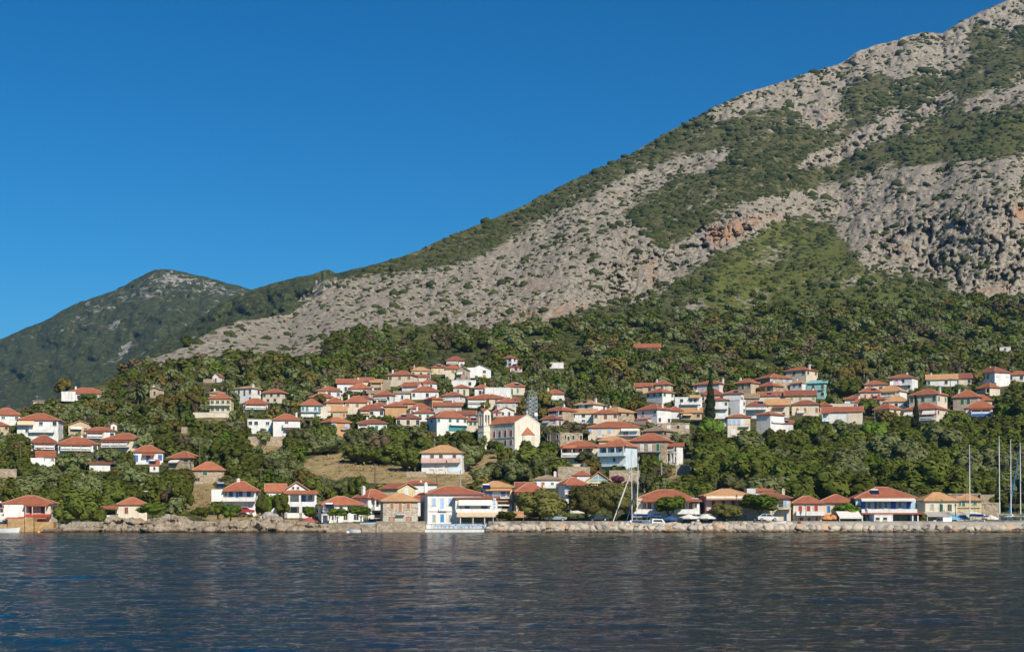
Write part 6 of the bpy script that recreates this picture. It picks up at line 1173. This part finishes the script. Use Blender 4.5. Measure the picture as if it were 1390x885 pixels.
HT = [('plane', 733, 709, 44, 70, 'wide olive brown plane tree at the left on the quay', 287), ('plane', 796, 709, 48, 58, 'left one of the big olive brown plane pair', 286), ('plane', 834, 709, 52, 60, 'right one of the big olive brown plane pair', 286.5), ('bright', 908, 709, 33, 46, 'round green tree before the very long house', 285), ('plane', 983, 708, 23, 44, 'low olive brown tree before the pink house', 285), ('bright', 1033, 708, 36, 60, 'bright green round tree between pink and cream quay houses', 286),
  ('bright', 1150, 709, 26, 36, 'lime green bush swelling above the white tent', 288.5), ('bright', 458, 709, 18, 30, 'left clipped green tree before the low taverna', 280), ('bright', 490, 709, 20, 38, 'right clipped green tree before the low taverna', 280), ('bright', 421, 706, 18, 20, 'round green bush at the arcaded house corner', 291), ('broad', 688, 709, 14, 30, 'green creeper bush beside the kiosk', 276), ('broad', 1250, 709, 12, 14, 'small bush right of the pale blue house', 286),
  ('broad', 112, 714, 52, 58, 'big dark dense tree on the left shore beside the orange house', 268), ('olive', 118, 690, 46, 44, 'pale topped large tree behind the dark shore tree', None), ('broad', 92, 690, 46, 40, 'large dark tree above the orange house', None), ('broad', 95, 713, 34, 40, 'lower dark green tree at the shore wall', 266.5), ('broad', 132, 711, 26, 26, 'dark tree left of the rock house veranda', 267),
  ('bright', 207, 702, 19, 38, 'low spreading green bush beside the beige rock house', 273), ('broad', 355, 700, 27, 18, 'leafy tree right of the blue shutter house', 290), ('bright', 367, 699, 30, 22, 'green tree left of the dark pole', 293), ('broad', 383, 702, 32, 24, 'green tree left of the arcaded house', 291), ('broad', 296, 702, 20, 24, 'dark bush under the blue shutter house annex', 285), ('bright', 313, 704, 21, 30, 'green bush hiding the blue shutter house entrance', 282), ('broad', 273, 704, 16, 26, 'round dark bush on the shore bank', 275), ('brown', 228, 690, 28, 24, 'brown dry tree on the shore slope', None), ('broad', 249, 692, 44, 30, 'tall leafy tree left of the dry slope', None),
  ('broad', 121, 552, 18, 30, 'dark tree in front of the high white house beside palm', None), ('olive', 140, 555, 18, 26, 'grey tree below the right end of the high white house', None), ('broad', 52, 557, 11, 18, 'dark bush hiding the small cream hut', None), ('broad', 866, 484, 11, 20, 'dark tree at the left of the lone low red roof', None), ('olive', 886, 485, 12, 24, 'olive tree below the lone low red roof', None), ('olive', 652, 660, 28, 32, None, None), ('olive', 674, 656, 32, 38, None, None), ('olive', 700, 659, 34, 42, None, None), ('olive', 728, 655, 34, 42, None, None), ('olive', 747, 647, 28, 30, None, None), ('olive', 690, 640, 20, 26, None, None), ('olive', 716, 637, 22, 32, None, None), ('broad', 668, 612, 14, 18, 'round dark bush at the bell tower foot', 425), ('bright', 678, 618, 18, 12, 'small bright tree before the church wall', 415), ('bright', 745, 622, 22, 30, 'bright green tree right of the church', None), ('broad', 715, 616, 18, 22, 'dark bush in front of the church apse', 420),
  ('broad', 482, 629, 26, 40, None, None), ('broad', 506, 631, 26, 40, None, None), ('broad', 531, 632, 30, 42, None, None), ('broad', 553, 640, 32, 40, None, None), ('broad', 566, 640, 30, 26, None, None), ('broad', 396, 619, 26, 34, None, None), ('broad', 411, 618, 22, 30, None, None), ('olive', 395, 654, 28, 32, None, None), ('olive', 410, 658, 22, 26, None, None), ('olive', 384, 643, 24, 30, None, None), ('olive', 368, 645, 26, 34, None, None), ('olive', 437, 675, 28, 34, None, None), ('olive', 456, 676, 24, 30, None, None), ('olive', 475, 672, 28, 34, None, None), ('broad', 486, 676, 30, 30, None, None), ('olive', 560, 606, 32, 40, None, None), ('olive', 545, 603, 28, 38, None, None), ('olive', 500, 604, 26, 36, None, None), ('olive', 522, 606, 24, 34, None, None), ('olive', 420, 612, 26, 36, None, None), ('olive', 404, 606, 28, 30, None, None), ('broad', 446, 606, 30, 30, None, None), ('olive', 480, 610, 28, 30, None, None),
  ('cypress', 964, 580, 72, 18, 'tall dark cypress in front of the white apartments', None), ('conifer', 1243, 604, 66, 20, 'dark conifer before the white roller awnings', None), ('cypress', 979, 668, 38, 8, 'slim cypress in the dark trees above the pink house', None), ('yellow', 85, 535, 24, 24, 'yellow autumn tree at the foot of the distant hill', None), ('yellow', 225, 563, 28, 34, 'yellow olive tree right of the palm', None), ('yellow', 258, 558, 28, 32, 'yellow brown tree left of the yellow house', None), ('yellow', 232, 590, 22, 28, None, None), ('yellow', 434, 549, 14, 20, 'small round yellow tree over low red roof', None), ('yellow', 478, 543, 13, 24, None, None), ('yellow', 495, 542, 12, 22, None, None),
  ('yellow', 1148, 524, 30, 32, 'large yellow tree right of the turquoise house', None), ('yellow', 1166, 516, 28, 28, 'tall yellow tree at the wood edge', None), ('broad', 1150, 545, 30, 32, 'dark tree in front of the large yellow one', None), ('olive', 1128, 540, 26, 28, None, None), ('yellow', 1203, 578, 22, 32, 'yellowish tree before the bare walled cream house', None), ('yellow', 740, 558, 26, 22, 'yellow green tree right of the lattice mast', None), ('yellow', 710, 559, 16, 14, 'yellow tree left of the lattice mast', None), ('yellow', 658, 558, 14, 16, None, None), ('bright', 1364, 574, 29, 32, 'vivid lime tree right of the mauve house', None), ('yellow', 1362, 590, 20, 20, 'yellow bush under the vivid lime tree', None), ('pine', 1124, 614, 38, 46, 'broad yellow green pine under the blue door house', None), ('bright', 868, 600, 6, 12, None, None), ('broad', 880, 640, 24, 26, None, None), ('brown', 898, 655, 24, 34, None, None), ('bougain', 838, 659, 15, 19, 'purple bougainvillea below the icy white house', 362), ('brown', 856, 662, 9, 20, 'dry bush at the foot of the terrace wall', 360), ('broad', 818, 652, 8, 16, 'green bush on the terrace wall under the icy house', 362), ('olive', 880, 662, 20, 26, 'pale bush right of the terrace wall', 352), ('brown', 1034, 538, 14, 24, 'yellow brown shrub before the stone row house', 560), ('broad', 750, 645, 22, 34, None, None), ('olive', 795, 632, 22, 30, 'round olive tree before the long dark veranda', 385), ('broad', 1180, 565, 26, 28, None, None), ('olive', 1230, 700, 40, 46, None, None)]
for kd, x, y, hp, wp, lab, Y in HT:
    P3 = None if Y is None else at(x, min(y, 709.5), Y)
    if P3 is not None and y > 706 and Y > 270: P3.z = 1.95
    if P3 is not None and Y < 270: P3.z = 1.0
    tree(kd, x, y, hp, wp, lab, P3, low=.10 if kd == 'plane' else (.3 if y > 706 and kd == 'bright' and Y and Y < 290 and hp > 17 else .08))
def palm():
    p = ground(187, 549); s = F/p.y; h = 20/s; root = empty('palm_tree', p, 0, 'tall palm tree with drooping fronds on the left slope', 'tree'); b = MB(); b.tube((0, 0, -.5), (.1, 0, h), .35, .28, BARK, 9); b.build('trunk', root); V = []; Fq = []; T = []; r = random.Random(4)
    for k in range(42):
        a = k*2.4; el = r.uniform(-.5, 1.35); L_ = r.uniform(3.2, 4.4); pts = []
        for q in range(6): t = q/5; rr = L_*t*math.cos(el*(1-t*.3)); zz = L_*t*math.sin(el)-1.9*t*t*(1.2-max(0, el)*.4); pts.append(Vector((rr*math.cos(a), rr*math.sin(a), h+zz)))
        sd_ = Vector((-math.sin(a), math.cos(a), 0))
        for q in range(5):
            for sg in (-1, 1):
                w0, w1 = .42*(1-(q/5-.4)**2), .42*(1-((q+1)/5-.4)**2) if q < 4 else .05; n = len(V); V += [pts[q], pts[q+1], pts[q+1]+sd_*sg*w1+Vector((0, 0, -.22)), pts[q]+sd_*sg*w0+Vector((0, 0, -.22))]; Fq.append((n, n+1, n+2, n+3)); T += [r.uniform(.2, .9)]*4
    me = bpy.data.meshes.new('fronds'); me.from_pydata([tuple(v) for v in V], [], Fq); me.materials.append(LEAF['palm']); c = np.zeros((len(V), 3)); c[:, 0] = T; vattr(me, 'leaf', c); link('fronds', me, root); HOUSES.append(('palm tree', 187, 530, 170, 204, 515, 549, p.y, root)); RECTS.append((172, 202, 514, 545, p.y))
palm()

# ---------- trees filling the village and the wood: scattered, never over a house that the photo shows
def covers(x, y, hp, wp, Yt, tol=.10):
    tot = 0; bad = 0; x0, x1, y0, y1 = x-wp/2, x+wp/2, y-hp, y
    for (a, b, c, d, Yh) in RECTS:
        if Yh < Yt-1: continue
        ix = min(x1, b)-max(x0, a); iy = min(y1, d)-max(y0, c)
        if ix > 0 and iy > 0:
            fr = ix*iy/((b-a)*(d-c)); 
            if ix*iy > tol*wp*hp or fr > .10: return True
    return False
def infoot(p, m=0): return any((p.x-a)**2+(p.y-b)**2 < (r*.85+m)**2 for a, b, r in FOOT)
placed = [(t[2], t[3]+t[4]*.5, t[5]) for t in TREES]
OPEN = [([(400, 640), (430, 620), (480, 616), (560, 632), (572, 645), (640, 645), (652, 618), (700, 625), (640, 640), (640, 664), (590, 664), (545, 655), (480, 652)]), [(250, 650), (292, 655), (300, 700), (262, 700)], [(276, 626), (298, 626), (298, 608), (276, 608)], [(270, 702), (440, 702), (440, 725), (270, 725)], [(432, 692), (580, 692), (580, 725), (432, 725)], [(455, 460), (570, 442), (640, 455), (600, 470), (500, 478)]]
def inpoly(p, x, y):
    r = False
    for i in range(len(p)):
        (x0, y0), (x1, y1) = p[i], p[(i+1) % len(p)]
        if (y0 > y) != (y1 > y) and x < (x1-x0)*(y-y0)/(y1-y0)+x0: r = not r
    return r
cand = []
for it in range(24000):
    x = rnd.uniform(-40, 1430); y = 508+(rnd.random()**.9)*194
    if y > 700 or x < 40 and y > 690: continue
    if y < sky_y(x)+14: continue
    if any(inpoly(p, x, y) for p in OPEN): continue
    right = x > 900 and y > 560; g = ground(x, y); s = F/g.y
    hm = rnd.uniform(6.5, 10.5) if right else (rnd.uniform(3.2, 7.2) if y < 600 else rnd.uniform(4.2, 8.5))
    hp = hm*s; wp = hp*rnd.uniform(.95, 1.3)
    if x > 440 and x < 900 and y > 662 and hp > 26: continue
    if any(inpoly(p, x, y-hp*.75) or inpoly(p, x, y-hp*.4) for p in OPEN[:4]): continue
    if any(abs(x-a) < (wp+c)*.28 and abs(y-b) < (hp)*.20 for a, b, c in placed): continue
    if infoot(g, 1.0) or covers(x, y, hp, wp, g.y): continue
    q = rnd.random(); kd = ('broad' if q < .68 else 'olive' if q < .93 else 'bright' if q < .97 else 'pine') if right else ('broad' if q < .44 else 'olive' if q < .79 else 'bright' if q < .87 else 'yellow' if q < .95 else 'brown')
    placed.append((x, y, wp)); cand.append((hp*wp, kd, x, y, hp, wp))
cand.sort(reverse=True)
NIND = 300-len(TREES)
wood = [(c[1], c[2], c[3], c[4], c[5]) for c in cand[NIND:]]
for _, kd, x, y, hp, wp in cand[:NIND]: tree(kd, x, y, hp, wp)
print('TREES', len(TREES), 'rest', len(wood))

# ---------- the woods above the village and small trees: one mass
protos = {k: [crown(('cone' if k == 'pine' else 'round'), 500+10*i+j, nl=7, ncard=150, leaf=.13) for j in range(4)] for i, k in enumerate(('olive', 'broad', 'bright', 'yellow', 'brown', 'pine'))}
acc = {k: [[], [], [], 0] for k in protos}
def put(kind, p, h, w_):
    V, Fq, T, CV, CF = protos[kind][rnd.randrange(4)]; A = np.concatenate([V, CV]); n = len(V); a = rnd.uniform(0, 6.28); ca, sa = math.cos(a), math.sin(a)
    Q = np.stack([(A[:, 0]*ca-A[:, 1]*sa)*w_+p[0], (A[:, 0]*sa+A[:, 1]*ca)*w_+p[1], A[:, 2]*h+p[2]-.1*h], 1); g = acc[kind]
    F3 = np.concatenate([CF, CF[:, 2:3]], 1)+n; g[0].append(Q); g[1].append(np.concatenate([Fq, F3])+g[3]); off = rnd.uniform(0, .62); tt = np.full(len(A), off+.16); tt[:n] = np.clip(T*.45+off, 0, 1); g[2].append(tt); g[3] += len(A)
for kd, x, y, hp, wp in wood:
    p = ground(x, y); s = F/p.y; put(kd, p, hp/s, wp/s)
nw = 0
pts = []
for it in range(15000):
    x = rnd.uniform(-60, 1450); y = rnd.uniform(385, 512)
    if y < sky_y(x)+3: continue
    rk_ = float(samp(ROCK, x, y)); 
    if rnd.random() < rk_*1.15+.02: continue
    low_ = 445-(x-700)*.05 if x > 700 else 455
    if y < low_ and rnd.random() > (.20 if x > 880 else .3): continue
    if any(inpoly(p, x, y) for p in OPEN[-1:]) and rnd.random() < .75: continue
    if y > 430 and x > 560 and float(vn(np.array(x/34.), np.array(y/11.), 611)) > .60: continue
    p = tpos(x, y); s = F/p[1]; hm = (rnd.uniform(2.6, 5.2) if rnd.random() < .5 else rnd.uniform(5, 8.8)) if y > low_ else rnd.uniform(2, 4.6); hp = hm*s; wp = hp*rnd.uniform(1.05, 1.5)
    if covers(x, y, hp, wp, p[1], .2): continue
    cell = (int(x/8.4), int(y/4.2))
    if cell in pts: continue
    pts.append(cell); q = rnd.random(); k = 'broad' if q < .45 else 'olive' if q < .72 else 'bright' if q < .83 else 'brown' if q < .93 else 'yellow' if q < .975 else 'pine'
    if y < low_ and x > 880: k = 'bright' if q < .35 else 'broad' if q < .8 else 'olive'
    if 440 < x < 620 and y > 440 and q > .55: k = rnd.choice(('brown', 'bright', 'pine', 'brown'))
    put(k, p, hm, wp/s); nw += 1
print('WOOD', nw)
WL = {'olive': 'grey green olive groves mixed into the wooded slope', 'broad': 'dark evergreen wood covering the slope above the village', 'bright': 'fresher green trees dotted through the wooded slope', 'yellow': 'yellowing trees dotted through the wooded slope', 'brown': 'brownish bare trees dotted through the wooded slope', 'pine': 'yellow green pines dotted through the wooded slope'}
for k, (a, b, c, n) in acc.items():
    if not a: continue
    me = npmesh('woodland', np.concatenate(a), np.concatenate(b), LEAF[k], smooth=True); cc = np.zeros((n, 3)); cc[:, 0] = np.concatenate(c); vattr(me, 'leaf', cc); tag(link('woodland', me), WL[k], 'woodland', kind='stuff')

# ---------- scrub on the mountain and low bushes on open ground
def scrub():
    Vs = []; Fs = []; Ts = []; n = 0; r = nrg
    N = 120000; x = r.uniform(-60, 1450, N); v = r.uniform(0, 1, N); top = sky_y(x)+1; y = 500-(500-top)*v; keep = (top < 495) & (r.random(N) < (500-top)/520)
    x, y = x[keep], y[keep]; rk_ = samp(ROCK, x, y); uu = x*.82-y*.57; v2 = x*.57+y*.82; nz = fbm(uu/70, v2/12, 301, 4)*.8+fbm(x/16, y/9, 303, 3)*.5; 
    dens = np.where(rk_ > .5, .10+.34*np.clip(nz-.05, 0, 1)*2, .46+.75*nz-.12*(rk_ > .2)); dens = dens*(1-.5*samp(MEADOW, x, y))*(1-.7*np.clip(samp(ORANGE, x, y)*2, 0, 1)); k = r.random(len(x)) < dens; x, y, rk_ = x[k], y[k], rk_[k]
    p = tpos(x, y); sz = r.uniform(.8, 1.9, len(x))*(1+1.2*(r.random(len(x)) > .90))*np.clip(p[:, 1]/1000, .75, 1.5)
    T = np.clip(r.uniform(0, .55, len(x))+.35*(vn(x/20, y/12, 305)), 0, 1)
    m = len(x); base = IV1[None]*(1+r.normal(size=(m, 12 if len(IV1) == 12 else len(IV1), 1))*.20); base = base*np.stack([sz*r.uniform(.8, 1.35, m), sz, sz*r.uniform(.55, .85, m)], 1)[:, None, :]+p[:, None, :]
    F_ = IF1[None]+(np.arange(m)*len(IV1))[:, None, None]
    me = npmesh('scrub', base.reshape(-1, 3), F_.reshape(-1, 3), LEAF['scrub']); c = np.zeros((m*len(IV1), 3)); c[:, 0] = np.repeat(T, len(IV1)); vattr(me, 'leaf', c); tag(link('scrub', me), 'dark evergreen scrub dotted over the mountain rocks', 'scrub', kind='stuff'); print('SCRUB', m)
    # low bushes and dry tufts among the houses and on the bank
    N = 9000; x = r.uniform(-40, 1430, N); y = r.uniform(505, 706, N); k = (y > sky_y(x)+4); x, y = x[k], y[k]; p = tpos(x, y); s = F/p[:, 1]
    sz = r.uniform(.35, 1.0, len(x)); bad = np.array([infoot(Vector(q), .2) for q in p]) | np.array([covers(a, b, z*ss*1.4, z*ss*2, q[1], .35) for a, b, z, ss, q in zip(x, y, sz, s, p)])
    dry = samp(DRY, x, y) > .4; 
    for nm, mk, lk, lab in (('undergrowth', ~bad & ~dry, 'broad', 'low green undergrowth between the village trees'), ('dry_grass', ~bad & dry & (r.random(len(x)) < .7), 'straw', 'tufts of dry grass and weeds on the bare slopes')):
        q, z = p[mk], sz[mk]; m = len(q)
        C = (q[:, None, :]+r.normal(size=(m, 12, 3))*np.stack([z*.7, z*.7, z*.3], 1)[:, None, :]+np.stack([z*0, z*0, z*.45], 1)[:, None, :]).reshape(-1, 3); cd = cards(C, np.tile([0, -.4, .8], (len(C), 1)), .33, r); V = cd.reshape(-1, 3); me = npmesh(nm, V, np.arange(len(V)).reshape(-1, 4), LEAF[lk]); c = np.zeros((len(V), 3)); c[:, 0] = np.repeat(r.random(len(C)), 4); vattr(me, 'leaf', c); tag(link(nm, me), lab, 'undergrowth', kind='stuff')
LEAF['scrub'] = leaf_mat('scrub_leaves', (.020, .030, .009), (.082, .088, .027), .1)
scrub()

# ---------- a label of its own for every tree
used = {t[6] for t in TREES if t[6]}
hs_ = [(h[0], h[1], (h[5]+h[6])/2, h[3], h[4]) for h in HOUSES]
TREES.sort(key=lambda t: -t[4])
for t in TREES:
    root, kd, x, y, hp, wp, lab, Y = t
    if not lab:
        near = sorted(hs_, key=lambda h: ((h[1]-x)**2+((h[2]-y)*1.3)**2))[:14]; noun = ADJ[kd][1]; size = 'tall' if hp > 36 else 'medium' if hp > 22 else 'small'; shape = 'broad' if wp > hp*1.15 else 'round'
        done = False
        for h in near:
            dx, dy = x-h[1], y-h[2]; rel = ('right of' if dx > 0 else 'left of') if abs(dx) > abs(dy)*1.2 else ('below' if dy > 0 else 'above')
            far = 'far ' if math.hypot(dx, dy) > 70 else ''
            for sz in ('', size+' ', shape+' ', size+' '+shape+' '):
                L_ = f'{sz}{noun} {far}{rel} the {h[0]}'
                if L_ not in used and len(L_.split()) <= 16: lab = L_; done = True; break
            if done: break
        if not done: lab = f'{size} {shape} {noun} in the dense trees near column {x:.0f}'
        used.add(lab)
    root['label'] = lab; root['group'] = 'trees of the village and shore'
# ================================================================== the air
def haze():
    b = MB(); m = bpy.data.materials.new('haze'); m.use_nodes = True; t = m.node_tree; t.nodes.clear(); o = t.nodes.new('ShaderNodeOutputMaterial'); v = t.nodes.new('ShaderNodeVolumePrincipled')
    v.inputs['Color'].default_value = (.30, .60, 1, 1); v.inputs['Density'].default_value = HAZE_D; v.inputs['Anisotropy'].default_value = .2; t.links.new(v.outputs[0], o.inputs['Volume'])
    b.box(-4500, 4500, -950, 8100, -4.2, 820, m); o = b.build('haze'); tag(o, 'thin blue air between the camera and the hills', 'haze', kind='stuff'); o.display_type = 'WIRE'
HAZE_D = .00006
haze()
